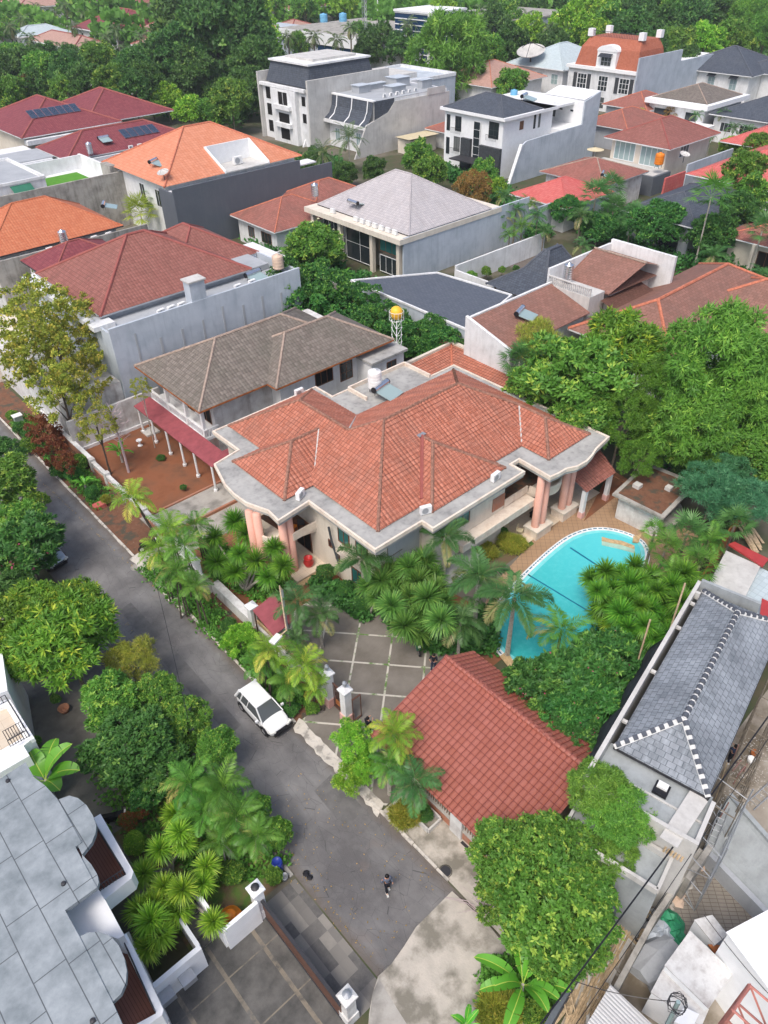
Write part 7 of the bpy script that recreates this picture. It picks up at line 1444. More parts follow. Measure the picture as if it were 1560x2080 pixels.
T_('shrub',562,1692,1.4,42,'leafy bush hanging over the road above the blue barrel',cat='shrub');T_('shrub',556,1776,.5,24,'low bush beside the small grey bucket',cat='shrub');T_('shrub',525,1640,1.6,36,'green bush between the palm clump and the road',cat='shrub')
T_('round',273,1714,.8,34,'round clipped bright-green bush beside the white balcony',cat='shrub',name='clipped_shrub');T_('redtip',262,1668,.9,24,'red-tipped shrub above the round clipped bush',cat='shrub',tr=False);T_('redtip',284,1646,1.2,22,'upper red-tipped shrub by the small frangipani',cat='shrub',tr=False);T_('shrub',215,1690,.5,18,'small leafy plant at the corner of the white balcony',cat='shrub')
T_('shrub',74,1505,.8,15,'small shrub against the white terrace corner at the left',cat='shrub');T_('shrub',113,1420,.6,14,'low potted shrub at the top of the grey car park',cat='shrub')
palm('traveller',92,1585,3.4,92,'large broad-leaved traveller palm beside the flat grey roof',None,'bark_pale',name='traveller_palm')
spiky('pale-stemmed dracaena with six heads above the white garden wall',[(356,1655),(325,1725),(374,1714),(291,1775),(333,1800),(365,1690)],2.6,32,'leaf_spike_bright',base=(345,1770),sd=3)
spiky('dracaena thicket with seven bright heads beside the lower balcony',[(312,1835),(283,1848),(361,1850),(306,1870),(371,1807),(325,1900),(300,1925)],2.4,38,'leaf_spike_bright',base=(330,1890),sd=4);spiky('dracaena with three heads leaning over the dark garden steps',[(412,1795),(432,1872),(420,1760)],2.0,28,'leaf_spike_bright',base=(385,1830),sd=5)
T_('shrub',470,1775,.6,34,'low green planting behind the orange pot',cat='shrub')
# upper left by the road
T_('green',15,985,4.5,62,'dense green tree at the left edge beside the road, nearest the silver car');T_('dark',5,925,4.5,40,'dark tree at the far left edge above the dense green one');T_('green',45,1060,3.8,48,'bushy green tree between the column shrub and the left edge')
T_('shrub',74,1022,3.2,30,'upright rounded light-green shrub on the road edge, the upper of two',cat='shrub',sq=1.3);T_('shrub',80,1070,2.2,24,'upright rounded light-green shrub on the road edge, the lower of two',cat='shrub',sq=1.3)
T_('plumeria',48,1110,3.4,72,'pink-flowering frangipani over the silver car',fl='flower_pink',cat='frangipani',name='frangipani_tree',sq=.9);T_('dark',28,1200,2.,45,'dark shrubbery below the pink frangipani at the left edge',cat='shrub')
t=T_('airy',110,700,8.0,95,'tall sparse yellow-green tree in front of the brown-roofed house',sq=1.1,bark='bark_dark',nv=2);more(t,'airy',75,650,8.5,80,1.1,2);more(t,'airy',165,680,7.8,70,1.1,2);more(t,'airy',60,735,6.5,60,1.,2);more(t,'airy',165,770,6,60,1.,2)
T_('airy',195,860,5.5,48,'small yellowish tree rising from the red-soil yard wall',sq=1.,bark='bark_dark',nv=2);T_('airy',120,790,6.,70,'sparse olive tree below the tall yellow-green one',sq=.9,bark='bark_dark',nv=2);T_('airy',285,790,6.5,24,'small feathery twig tree against the dirty white wall',bark='bark_pale',nv=2)
for i,(a,c_,r) in enumerate(((88,872,42),(105,915,40),(135,940,30))): T_('rust',a,c_,2.4,r,['rust-red leaved tree nearest the left gate','rust-red leaved tree in the middle of the roadside strip','small rust-red tree beside the white balustrade'][i],bark='bark_dark')
for i,(a,c_,r) in enumerate(((25,845,17),(97,910,26),(120,955,26),(150,962,22),(60,880,20))): T_('shrubdark' if i else 'shrub',a,c_,.8,r,['small bright palm-like shrub at the left street entrance','dark green shrub under the rust-red trees','green shrub at the kerb below the rust-red trees','leafy shrub beside the roadside banana plant','low shrub by the grey street box'][i],cat='shrub')
palm('banana',172,985,.8,30,'small banana plant on the roadside strip below the balustrade',name='banana_plant',cat='banana plant');palm('banana',243,918,1.2,30,'banana plant growing in the red-soil yard',name='banana_plant',cat='banana plant');T_('shrubdark',327,930,.3,11,'tiny green plant alone in the red-soil yard',cat='shrub');T_('shrubdark',372,990,.4,9,'tiny plant on the concrete path beside the red-soil yard',cat='shrub')
# bare tree
x,y=P(262,960);t=thing('bare_tree','leafless pale tree standing in the red-soil yard','tree',(x,y,0));mb=MB();r3=random.Random(7);mb.tube([(0,0,0),(.05,.1,3),(-.05,.15,6.0)],[.13,.1,.06],7)
for i in range(34):
    z=3.2+i*.1;a=i*2.4;L=r3.uniform(.7,1.7);e=(L*math.cos(a),L*math.sin(a)+.1,z+L*.45);mb.tube([(0,.1,z),(e[0]*.5,e[1]*.5,z+L*.35),e],[.035,.022,.008],4)
    for j in range(3): b_=a+r3.uniform(-.8,.8);mb.tube([(e[0]*.6,e[1]*.6,z+L*.35),(e[0]*.6+.5*math.cos(b_),e[1]*.6+.5*math.sin(b_),z+L*.5+r3.uniform(0,.3))],[.014,.005],3)
mb.build('trunk','twig_pale',t,local=True)
# verge palms along the villa wall
palm('golden',270,1012,4.8,62,'leaning bright palm above the parked motorcycle',None,'bark_dark',(.9,-.9))
for i,(a,c_,r) in enumerate(((345,1075,50),(375,1110,52),(322,1115,45),(358,1160,50),(398,1068,40),(395,1190,40))):
    palm('golden' if i in(0,2) else 'areca',a,c_,5.4-.25*i,r*1.2,['bright palm at the upper end of the roadside palm clump','palm at the heart of the roadside clump beside the pandanus heads','palm on the road side of the roadside clump','low palm at the lower end of the roadside clump','palm at the back of the roadside clump near the terracotta paving','palm with drooping fronds below the pandanus heads'][i],'roadside palm clump','bark_dark',stems=3,r=.05)
spiky('cluster of dark-green pandanus with large ball heads in front of the villa porch',[(435,1092),(440,1142),(477,1163),(487,1125),(520,1140),(545,1172),(574,1150),(556,1113),(525,1098),(478,1060),(500,1085)],3.2,29,'leaf_spike',base=(500,1200),dz=.7,name='pandanus',cat='pandanus',sd=9)
palm('kentia',604,1222,4.6,68,'large deep-green palm beside the maroon canopy',None,'bark',stems=1);palm('silver' if False else 'kentia',648,1250,3.2,58,'darker palm standing in the driveway behind the deep-green one')
T_('conif',488,1302,1.2,38,'bright conifer-like shrub on the verge beside the street wall',cat='shrub');T_('shrubdark',465,1270,.8,22,'small dark shrub above the bright verge shrub',cat='shrub');T_('shrub',520,1330,.7,20,'low shrub between the verge conifer and the areca palms',cat='shrub')
for i,(a,c_,r,k_) in enumerate(((545,1322,50,'golden'),(528,1345,44,'areca'),(618,1350,58,'golden'),(585,1385,46,'areca'),(600,1300,36,'kentia'),(640,1395,38,'golden'))):
    palm(k_,a,c_,[4.2,2.9,3.8,3.,3.2,2.6][i],r*1.15,['yellow-green palm with the lamp head over it','palm nearest the white car roof','bright yellow-green palm beside the first gate pier','palm with thin pale stems behind the white car','small dark palm behind the street lamp arm','yellow-leaved palm touching the gate pier'][i],'palms behind the white car','bark_dark',(0,.3),stems=3,r=.05)
T_('shrubdark',590,1438,.4,24,'low ground-cover shrub beside the bonnet of the white car',cat='shrub');T_('shrub',635,1440,.4,18,'small grass clump at the foot of the gate pier',cat='shrub')
T_('shrubdark',662,1163,1.4,24,'clipped dark conifer by the villa porch step',cat='shrub',name='clipped_shrub');T_('shrubdark',706,1198,1.0,26,'clipped dark hedge under the villa window',cat='hedge',name='hedge');T_('shrubdark',735,1222,1.0,26,'clipped dark hedge at the foot of the corner palm',cat='hedge',name='hedge')
palm('foxtail',735,1135,4.6,74,'palm with light fronds at the front corner of the villa',None,'bark_pale')
spiky('large dracaena with many drooping heads at the corner of the villa',[(797,1140),(830,1152),(862,1140),(815,1172),(848,1182),(880,1172),(800,1205),(832,1212),(868,1215),(885,1200),(812,1245),(850,1250),(880,1245),(850,1283),(822,1272),(775,1180),(790,1165),(900,1225),(895,1260),(795,1230),(860,1160)],3.2,34,'leaf_spike_dull',base=(840,1270),dz=.9,sd=11)
spiky('small dracaena with two heads right of the corner hedge',[(748,1190),(765,1215)],2.2,28,'leaf_spike_dull',base=(752,1250),sd=12)
for a,c_,z,r,lb in ((905,1092,5.4,72,'bushy foxtail palm against the villa wall, the farthest of three'),(972,1172,5.4,90,'bushy foxtail palm with a bright upright spear leaf beside the pool'),(1045,1215,5.6,100,'largest bushy foxtail palm overhanging the pool')): palm('foxtail',a,c_,z,r,lb,'foxtail palms by the pool','bark_pale',r=.16)
palm('kentia',935,1262,3.6,74,'green palm behind the garage roof ridge by the pool');palm('areca',1140,1282,3.6,80,'palm with yellow lower fronds over the bottom end of the pool',None,'bark_dark')
for a,c_,r,k_,lb in ((905,1280,16,'shrub','small bright plant beside the parked teal motorcycle'),(862,1308,14,'shrubdark','tiny green shrub at the edge of the driveway bed'),(1015,1082,22,'shrubdark','dark shrub below the pool-side balcony ledge')): T_(k_,a,c_,.5,r,lb,cat='shrub')
T_('grass',985,1125,.2,34,'yellow-green ground-cover clump on the lawn, nearest the villa',cat='shrub',name='ground_cover_plant');T_('grass',1040,1108,.2,36,'yellow-green ground-cover clump on the lawn beside the front pedestal',cat='shrub',name='ground_cover_plant')
for a,c_,r,lb in ((1175,1385,78,'pink-flowering frangipani in the middle of the thicket right of the garage'),(1090,1410,66,'pink-flowering frangipani beside the garage ridge'),(1230,1345,66,'pink-flowering frangipani below the yellow palm by the pool'),(1215,1440,66,'pink-flowering frangipani beside the black netting'),(1150,1470,58,'pink-flowering frangipani at the lower end of the thicket'),(1195,1510,50,'lowest pink-flowering frangipani touching the blue netting edge'),(1065,1385,44,'pink-flowering frangipani nearest the pool coping'),(1125,1500,44,'pink-flowering frangipani leaning on the lower garage ridge'),(1155,1430,60,'pink-flowering frangipani at the dense centre of the thicket')): T_('plumeria',a,c_,3.2,r*1.08,lb,'frangipani thicket',fl='flower_pink',cat='frangipani',name='frangipani_tree',sq=1.)
spiky('pool-side dracaena with spreading dark heads on tall bent stems',[(1200,1175),(1230,1160),(1262,1165),(1215,1200),(1290,1150),(1300,1180),(1245,1195)],3.6,27,'leaf_spike',base=(1258,1265),dz=.8,sd=14)
spiky('dense dracaena thicket with pale flower plumes right of the pool',[(1275,1215),(1305,1210),(1335,1200),(1365,1190),(1260,1245),(1290,1245),(1320,1238),(1352,1230),(1385,1222),(1275,1275),(1310,1270),(1342,1262),(1372,1255),(1330,1295),(1360,1290),(1400,1195),(1390,1165),(1230,1225),(1215,1245),(1250,1200),(1280,1185),(1320,1170),(1300,1230)],3.2,31,'leaf_spike',base=(1330,1300),dz=1.0,sd=15)
spiky('bright-leaved dracaena at the near edge of the pool thicket',[(1255,1225),(1240,1265),(1285,1300)],2.4,26,'leaf_spike_bright',base=(1275,1290),sd=16)
palm('areca',1265,1290,2.4,46,'low areca palm below the pool thicket');palm('areca',1310,1320,2.2,36,'small areca palm beside the bamboo pole')
for a,c_,r,k_,lb in ((1350,1120,50,'fan','fan palm between the pool steps and the thicket'),(1395,1085,56,'fandeep','tall fan palm right of the pump house'),(1440,1100,52,'areca','feather palm among the fan palms right of the pool'),(1492,1068,50,'fandeep','fan palm nearest the rusty fence'),(1365,1165,48,'areca','bright palm above the dracaena thicket'),(1420,1150,50,'fan','fan palm at the right end of the dracaena thicket'),(1330,1080,34,'fan','small fan palm by the pool step block')): palm(k_,a,c_,3.8,r,lb,'palms right of the pool','bark')
t=T_('casuar',1450,1000,4.5,70,'blue-green feathery conifer right of the pump house');more(t,'casuar',1520,1015,4.5,66);more(t,'casuar',1480,960,5,50);T_('fardark',1400,960,2.,40,'dark ivy shrub on the pump house roof',cat='shrub')
# big trees behind the pool
T_('green',1165,770,8.5,100,'broad leafy tree with yellow-green tips directly behind the villa roof',sq=.95);T_('green',1095,800,6.5,62,'leafy tree touching the back edge of the villa roof',sq=1.);T_('mango',1262,715,9.,84,'tall leafy tree in front of the big brown roof',sq=1.);T_('green',1175,860,6,70,'lower leafy tree right behind the villa roof corner')
T_('pine',1265,850,6.5,72,'soft pine tree with rounded tufts behind the pavilion, the nearer of two',sq=1.1);T_('pine',1335,790,8.,66,'soft pine tree between the leafy and the weeping trees',sq=1.1);T_('pine',1300,930,4.5,52,'low pine foliage hanging over the pump house path')
t=T_('weep',1450,755,9.5,120,'huge weeping bright-green tree at the right edge above the pump house',sq=1.1);more(t,'weep',1410,870,6.5,92,1.1);more(t,'weep',1510,850,7.,90,1.1);more(t,'weep',1530,750,9,70);more(t,'weep',1375,790,8,60);more(t,'weep',1460,930,4.5,60);T_('green',1350,880,5.5,60,'dark leafy tree between pine and weeping tree')
T_('feathery',1095,705,5.,58,'pale yellow-green feathery bamboo behind the villa',cat='bamboo',name='bamboo_clump',sq=1.1);palm('fandeep',1055,735,4.5,50,'dark fan palm between the villa and the pale bamboo');palm('silver',1065,770,3.,40,'palm with fine drooping leaves at the villa back wall')
T_('fargreen',1530,930,5,60,'pale green tree at the right edge above the blue-green conifer')
# right foreground
t=T_('fine',1110,1830,3.9,125,'big rounded glossy tree at the bottom centre beside the building site',sq=1.);more(t,'fine',1030,1745,4.2,84);more(t,'fine',1130,1745,4.6,94);more(t,'fine',1180,1830,3.9,86);more(t,'fine',1120,1925,2.8,82);more(t,'fine',1030,1830,3.2,70);more(t,'fine',1178,1925,2.4,60)
T_('weep',1215,1610,6.2,66,'bright airy tree over the corner of the garage roof',sq=1.);T_('weep',1258,1662,6.0,66,'bright airy tree beside the grey site parapet',sq=1.);T_('weep',1245,1735,4.6,54,'bright lower foliage between round tree and scaffold')
palm('banana',1062,2000,2.4,110,'large banana plant at the bottom edge beside the broken concrete',name='banana_plant',cat='banana plant');palm('banana',945,2085,1.4,48,'small banana plant with one upright leaf on the bottom edge',name='banana_plant',cat='banana plant')
T_('grass',1010,2060,.2,60,'grassy undergrowth around the banana plants',cat='grass clump',name='grass_clump');T_('shrub',1090,2060,.4,40,'bright low plants beside the timber battens',cat='shrub')
palm('golden',800,1492,4.4,74,'bright yellow-green palm in front of the garage roof, the taller one',None,'bark',r=.12);palm('kentia',845,1590,3.4,76,'deep-green palm in front of the garage roof with hanging fronds',None,'bark',r=.12);palm('areca',790,1550,3.2,58,'palm between the bright one and the conifers by the garage')
T_('grass',822,1655,.5,40,'yellow-green grassy clump at the road edge below the garage palms',cat='grass clump',name='grass_clump');T_('shrubdark',862,1655,.5,22,'small green plant in the square concrete planter',cat='shrub')
T_('conif',718,1508,2.4,46,'light conifer shrub by the driveway apron, the upper one',cat='conifer',name='conifer_tree');T_('conif',708,1585,1.6,34,'light conifer shrub hanging over the road, the left lower one',cat='conifer',name='conifer_tree');T_('conif',738,1562,1.8,34,'light conifer shrub between the other two',cat='conifer',name='conifer_tree')
# twigs under the round tree
x,y=P(985,1865);t=thing('fallen_branch','tangle of bare pale branches on the ground under the round tree','branch',(x,y,0));mb=MB();r3=random.Random(3)
for i in range(22):
    a=r3.uniform(-.9,2.2);L=r3.uniform(.8,2.2);mb.tube([(0,0,.05),(L*.5*math.cos(a),L*.5*math.sin(a),.25+r3.random()*.3),(L*math.cos(a+.2),L*math.sin(a+.2),.1+r3.random()*.4)],[.025,.015,.006],4)
mb.build('branch','twig_pale',t,local=True)
# middle distance
T_('creeper',575,600,6.5,56,'creeper-covered mound left of the bare wall gap',cat='creeper',name='creeper',sq=1.3);T_('creeper',625,640,4.5,66,'creeper mass at the foot of the grey boundary wall',cat='creeper',name='creeper');T_('creeper',655,590,6.5,56,'creeper hump right of the bare wall gap',cat='creeper',name='creeper',sq=1.1)
for i,(a,c_,z,r) in enumerate(((700,640,3,40),(735,612,3.5,32),(745,672,2.5,42),(790,650,3,32),(800,690,2.4,38),(850,690,2.2,34),(880,670,3,26),(900,700,2.2,32),(860,712,1.6,26),(930,705,2,22))):
    T_('creeper',a,c_,z*1.2,r*1.25,['dark creeper nearest the creeper hump on the long brick wall','creeper at the left corner of the dark flat roof','creeper low on the brick wall below the roof corner','creeper hanging under the white edge of the dark roof','shrubbery at the foot of the brick wall, mid-length','shrubbery left of the yellow water tank','creeper climbing the blue-grey wall above the tank','shrubbery right of the yellow water tank','low shrubs behind the yellow water tank','last creeper before the cream wall corner'][i],cat='creeper',name='creeper')
T_('green',640,505,4.0,66,'rounded frangipani with white flowers beside the glass house',fl='flower_white',cat='frangipani',name='frangipani_tree',sq=.8);T_('shrub',620,590,.8,16,'small shrub in front of the glass house corner',cat='shrub');palm('areca',700,560,2,22,'small palm in front of the tall glass wall')
T_('green',228,412,3.,36,'green bush with yellow flowers behind the bright orange roof',fl='flower_white',cat='shrub');palm('fanyellow',285,432,4.,44,'yellow-green fan palm in front of the dark grey wall, the left one');palm('fan',318,408,5,36,'green fan palm in front of the dark grey wall, the right one');T_('fargreen',203,322,4,22,'small tree below the lower purple roof')
palm('banana',437,440,1.5,20,'small banana plant by the dark grey wall',name='banana_plant',cat='banana plant');T_('shrub',455,470,.8,18,'leafy shrub beside the rough garden wall',cat='shrub');T_('shrub',480,455,.8,14,'small shrub left of the low maroon-roofed house',cat='shrub');T_('dark',130,655,1.5,28,'dark shrub behind the tall sparse tree',cat='shrub')
palm('silver',655,312,5.5,44,'silvery date palm in front of the curved mansard building, the left one');palm('silver',708,282,6.5,48,'silvery date palm in front of the curved mansard building, the right one')
for a,c_,r,lb in ((640,330,30,'dark shrubbery under the silvery palms, left'),(700,352,26,'dark shrubbery behind the pale grey roof, middle'),(760,345,26,'palm-like shrub behind the pale grey roof peak')): T_('fardark',a,c_,2.5,r,lb,cat='shrub')
T_('fargreen',850,322,4.5,36,'green tree behind the right slope of the pale grey roof, upper');T_('fargreen',872,352,3.5,38,'green tree beside the black stone front, lower');T_('olive',962,388,4.,44,'olive-brown rounded tree right of the pale grey roof');T_('fargreen',985,358,3,34,'green shrub in front of the white modern house',cat='shrub');T_('farbright',1010,385,3,24,'bright shrub left of the roadside palms',cat='shrub')
k_=0
for a,c_,r,kd in ((1025,400,34,'kentia'),(1048,425,34,'kentia'),(1072,415,34,'areca'),(1092,440,34,'kentia'),(1020,440,32,'kentia'),(1060,460,32,'areca'),(1105,470,30,'kentia'),(1035,478,26,'areca')):
    palm(kd,a,c_,5.5-.3*k_,r,['tallest roadside palm right of the olive-brown tree','second palm of the roadside row','palm in the middle of the roadside row','palm at the right end of the roadside row','palm in the front left of the roadside row','front palm of the roadside row near the grey wall','low palm by the dark street gate','lowest palm beside the grey party wall'][k_],'roadside palm row','bark');k_+=1
for i,(a,c_,r,kd,lb) in enumerate(((1210,400,44,'fandeep','fan palm below the bright red roof'),(1242,385,40,'fandeep','fan palm in front of the white street wall'),(1180,440,38,'kentia','feather palm left of the fan palms'),(1245,430,42,'fandeep','lower fan palm beside the round dark tree'),(1185,500,36,'kentia','palm beside the dark peaked pavilion'),(1285,440,36,'fandeep','fan palm left of the round dark tree'))): palm(kd,a,c_,6.5 if i<2 else 4.5,r,lb,'street palms','bark')
T_('deep',1335,462,4.,56,'round dark tree in front of the dark slate roof');T_('deep',1150,430,3,34,'dark tree behind the roadside palms');T_('deep',1215,465,2.5,38,'dark shrubbery below the street fan palms',cat='shrub')
palm('fan',1445,400,10,56,'tall fan palm on a slim trunk in front of the slate roof');T_('fargreen',1512,350,8,44,'bright green tree above the cream entrance');T_('fargreen',1528,395,6.5,40,'green tree right of the tall fan palm');T_('deep',1440,480,4,52,'dark green tree below the tall fan palm');T_('deep',1500,440,4.5,52,'dark leafy tree beside the cream entrance')
palm('kentia',1450,520,3.5,44,'bright palm in front of the tan street wall');palm('fandeep',1548,470,6.5,44,'fan palm at the right edge beside the cream entrance');palm('kentia',1545,560,3.5,38,'palm at the right edge above the big brown roof');palm('kentia',1505,395,5,34,'feather palm near the right edge in front of the red roof')
for i,(a,c_,r,kd) in enumerate(((958,562,16,'shrub'),(988,552,14,'shrub'),(1020,548,10,'shrub'),(1048,545,9,'shrubdark'))): T_(kd,a,c_,1.2,r,['rounded small tree nearest the dark flat roof corner','second small tree along the white garden wall','third small shrub along the white garden wall','last small shrub along the white garden wall'][i],cat='shrub')
# behind the white modern house / right
for i,(a,c_,z,r,kd,lb) in enumerate(((1300,240,4,18,'farbright','narrow yellow-green shrubs beside the brown-roofed white house'),(1365,232,4,18,'olive','pale yellow shrub in front of the white shingle-roofed villa'),(1480,300,4,22,'farbright','bright shrub right of the window-band house'),(1040,175,6,34,'fargreen','green tree in front of the pale pyramid roof'),(1020,215,3,26,'fargreen','shrubbery behind the slate hip roof'),(1540,300,5,30,'fargreen','trees at the right edge above the faded red roof'))): T_(kd,a,c_,z,r,lb,cat='shrub' if r<24 else 'tree')
for i,(a,c_,r) in enumerate(((1415,235,20),(1470,230,22),(1490,262,26),(1520,265,24),(1545,280,24),(1445,275,20))): palm('kentia',a,c_,5.5,r,['palm in front of the white shingle-roofed villa','slim palm left of the plain grey roof','first palm of the row below the plain grey roof','second palm of the row below the plain grey roof','third palm of the row below the plain grey roof','low palm beside the orange water tank house'][i],'palms below the plain grey roof')
# far canopy
t=T_('dark',440,110,10,100,'huge dark banyan at the upper left, wider than any other tree',sq=1.1,bark='bark_dark');more(t,'dark',400,60,13,92,1.1);more(t,'dark',480,80,13,92,1.1);more(t,'dark',365,120,10,62);more(t,'dark',525,140,9,60);more(t,'dark',450,10,14,70);more(t,'dark',400,165,6,60);more(t,'dark',500,190,6,50)
T_('farbright',340,205,5,34,'bright light-green tree behind the pale orange roof');T_('farbright',385,228,5,34,'bright tree at the peak of the pale orange roof');T_('fargreen',310,222,4,26,'low green tree left of the pale orange peak');T_('fargreen',470,205,7,44,'layered green tree in front of the banyan trunk');T_('fargreen',430,235,4,36,'dark green tree right of the pale orange peak')
far_=[(10,150,9,42),(50,140,9,44),(95,150,9,44),(140,155,9,44),(185,170,9,44),(230,175,9,42),(270,185,8,40),(300,165,9,40),(20,200,7,44),(70,185,7,40),(230,215,6,34),(130,190,7,36),(310,130,9,40),(270,140,10,42),(200,130,10,42),(150,128,8,34),(90,122,8,34),(30,122,8,34),(330,95,9,34),(335,105,9,26)]
for i,(a,c_,z,r) in enumerate(far_): T_(('fardark','fardark','fargreen')[i%3],a,c_,z,r,'tree in the dense canopy behind the purple-roofed houses','canopy behind the purple-roofed houses')
T_('rust',55,165,9.5,16,'orange-flowering tree in the canopy at the far left')
pal=[(45,95),(75,100),(160,110),(205,100),(60,75),(120,95),(180,90),(215,75),(255,100),(285,75),(150,55),(235,60),(20,55),(45,40),(90,35),(75,15),(110,25),(30,15),(130,10),(330,60),(170,25),(200,20),(225,15),(250,25),(275,20),(300,15),(320,30)]
for i,(a,c_) in enumerate(pal): palm('coconut',a,c_,11,24-4*(c_<40),'coconut palm among the distant houses at the upper left','distant coconut palms','bark',r=.22)
for i,(a,c_,r,lb) in enumerate(((585,75,26,'coconut palm beside the yellow pylon'),(637,72,28,'coconut palm left of centre before the office block'),(683,80,30,'drooping coconut palm before the office block'),(712,55,26,'tall coconut palm before the grey office roof'),(828,48,28,'tall coconut palm in front of the blue glass tower'),(978,18,24,'coconut palm right of the long office roof'),(1070,30,24,'coconut palm at the top right of centre'),(1115,55,24,'lower coconut palm at the top right of centre'),(1040,12,20,'coconut palm at the top edge right of centre'))): palm('coconut',a,c_,13,r,lb,None,'bark',r=.25)
T_('weep',912,140,8,92,'feathery bright-green tree behind the curved mansard building',sq=1.1);T_('farbright',900,62,9,56,'bright-green tree beyond the feathery one')
mid=[(770,95,7,44,'fardark'),(815,100,7,34,'fardark'),(735,75,7,30,'fargreen'),(610,90,5,26,'fargreen'),(860,60,7,26,'farbright'),(745,105,6,30,'fardark')]
for a,c_,z,r,kd in mid: T_(kd,a,c_,z,r,'tree in front of the distant offices at the top centre','trees before the offices')
rt=[(960,75,10,44,'fardark'),(1000,60,10,44,'fardark'),(985,110,9,40,'fargreen'),(1035,95,9,42,'fardark'),(1030,50,10,40,'fargreen'),(1075,75,10,42,'farbright'),(1120,100,9,38,'fardark'),(1085,25,10,34,'fardark'),(1160,60,11,48,'farbright'),(1200,30,11,46,'farbright'),(1240,60,11,44,'fargreen'),(1215,85,9,40,'farbright'),(1280,70,11,46,'fardark'),(1330,60,11,46,'fardark'),(1310,110,9,44,'fardark'),(1365,100,9,44,'fargreen'),(1400,40,11,46,'fardark'),(1450,35,11,46,'fardark'),(1430,90,10,42,'olive' if False else 'farbright'),(1390,130,7,34,'fardark'),(1480,80,10,40,'fargreen'),(1520,40,11,48,'weep'),(1555,70,10,40,'weep'),(1505,100,8,36,'fargreen'),(1345,15,12,40,'fargreen'),(1150,10,12,36,'fardark'),(1260,8,12,40,'fargreen'),(1300,20,12,40,'fardark'),(1480,5,12,40,'fargreen'),(940,30,9,30,'fardark'),(990,15,10,30,'fargreen')]
for a,c_,z,r,kd in rt: T_(kd,a,c_,z,r,'tree in the dense green canopy at the upper right','canopy at the upper right')
tp=[(650,10,10,36),(700,15,10,32),(620,20,10,26),(740,10,10,26),(780,5,10,24),(350,15,12,30),(385,-5,12,34),(510,15,12,40),(560,5,12,26),(520,60,10,40),(0,60,9,30),(860,-5,10,30),(900,5,10,26),(540,90,8,36),(1015,-5,10,30),(1110,-8,10,30),(1400,-8,10,34)]
for a,c_,z,r in tp: T_('farbright' if r>30 else 'fargreen',a,c_,z,r,'distant tree along the top edge of the view','distant treetops')
undergrowth('undergrowth','tangled green undergrowth beneath the dense trees and between the far houses',[[(0,130),(330,110),(560,90),(560,200),(480,260),(330,240),(300,180),(120,190),(0,230)],[(940,60),(1560,60),(1560,180),(1400,150),(1160,110),(1000,170),(860,210),(840,120)]],5200,3.0,1.5,'leaf_dark',5)
undergrowth('undergrowth','leafy ground planting around the houses in the middle distance',[[(450,430),(640,480),(720,580),(560,560)],[(600,330),(700,390),(690,330)],[(830,330),(1010,370),(1120,480),(1080,500),(980,400)],[(1140,420),(1400,440),(1560,560),(1560,640),(1250,500),(1180,480)],[(560,600),(720,560),(940,700),(900,740),(760,700),(560,700)]],1900,1.6,.7,'leaf_deep',6)
undergrowth('undergrowth','low planting and leaf litter among the trees around the pool',[[(1180,740),(1560,720),(1560,1000),(1380,1010),(1270,930),(1200,880)],[(1200,1290),(1390,1170),(1440,1200),(1290,1420),(1180,1480),(1100,1440)],[(770,1250),(1000,1240),(1010,1330),(880,1330)],[(640,1180),(760,1240),(740,1260),(640,1200)]],1300,1.0,.4,'leaf_deep',7)
undergrowth('undergrowth','low planting beside the road under the palms and shrubs',[[(280,1160),(330,1130),(640,1420),(590,1450)],[(170,1560),(380,1480),(600,1760),(480,1800),(260,1720)],[(20,860),(60,850),(230,1010),(200,1040)],[(980,1960),(1200,1900),(1110,2070),(980,2080)],[(400,1090),(600,1180),(560,1240),(430,1180)]],900,.6,.28,'leaf_green',8)
# distant wood behind everything, reaching the horizon
def wood():
    R=np.random.default_rng(8);V=[];T=[]
    base=LIB[('fardark',0)] if ('fardark',0) in LIB else crown('crown',3,'leaf_dark',14,300,4,.2,.07)
    src=crown('src',77,'leaf_dark',14,170,3,.3,.12);n=len(src.vertices);co=np.zeros(n*3,dtype=np.float32);src.vertices.foreach_get('co',co);co=co.reshape(-1,3);tn=np.zeros(n,dtype=np.float32);src.attributes['tint'].data.foreach_get('value',tn)
    for i in range(420):
        a=YAW+R.uniform(-.62,.62);d=R.uniform(330,850);x,y=d*math.cos(a),d*math.sin(a);s=R.uniform(7,12);V.append(co*s+np.array([x,y,s*.75]));T.append(tn[::4]*.6+R.random()*.4)
    me=quads_mesh('distant_wood',np.vstack(V),np.concatenate(T),'leaf_green');o=D.objects.new('distant_wood',me);COL.objects.link(o);tag(o,'distant mass of green treetops beyond the houses','wood',None,'stuff')
wood()

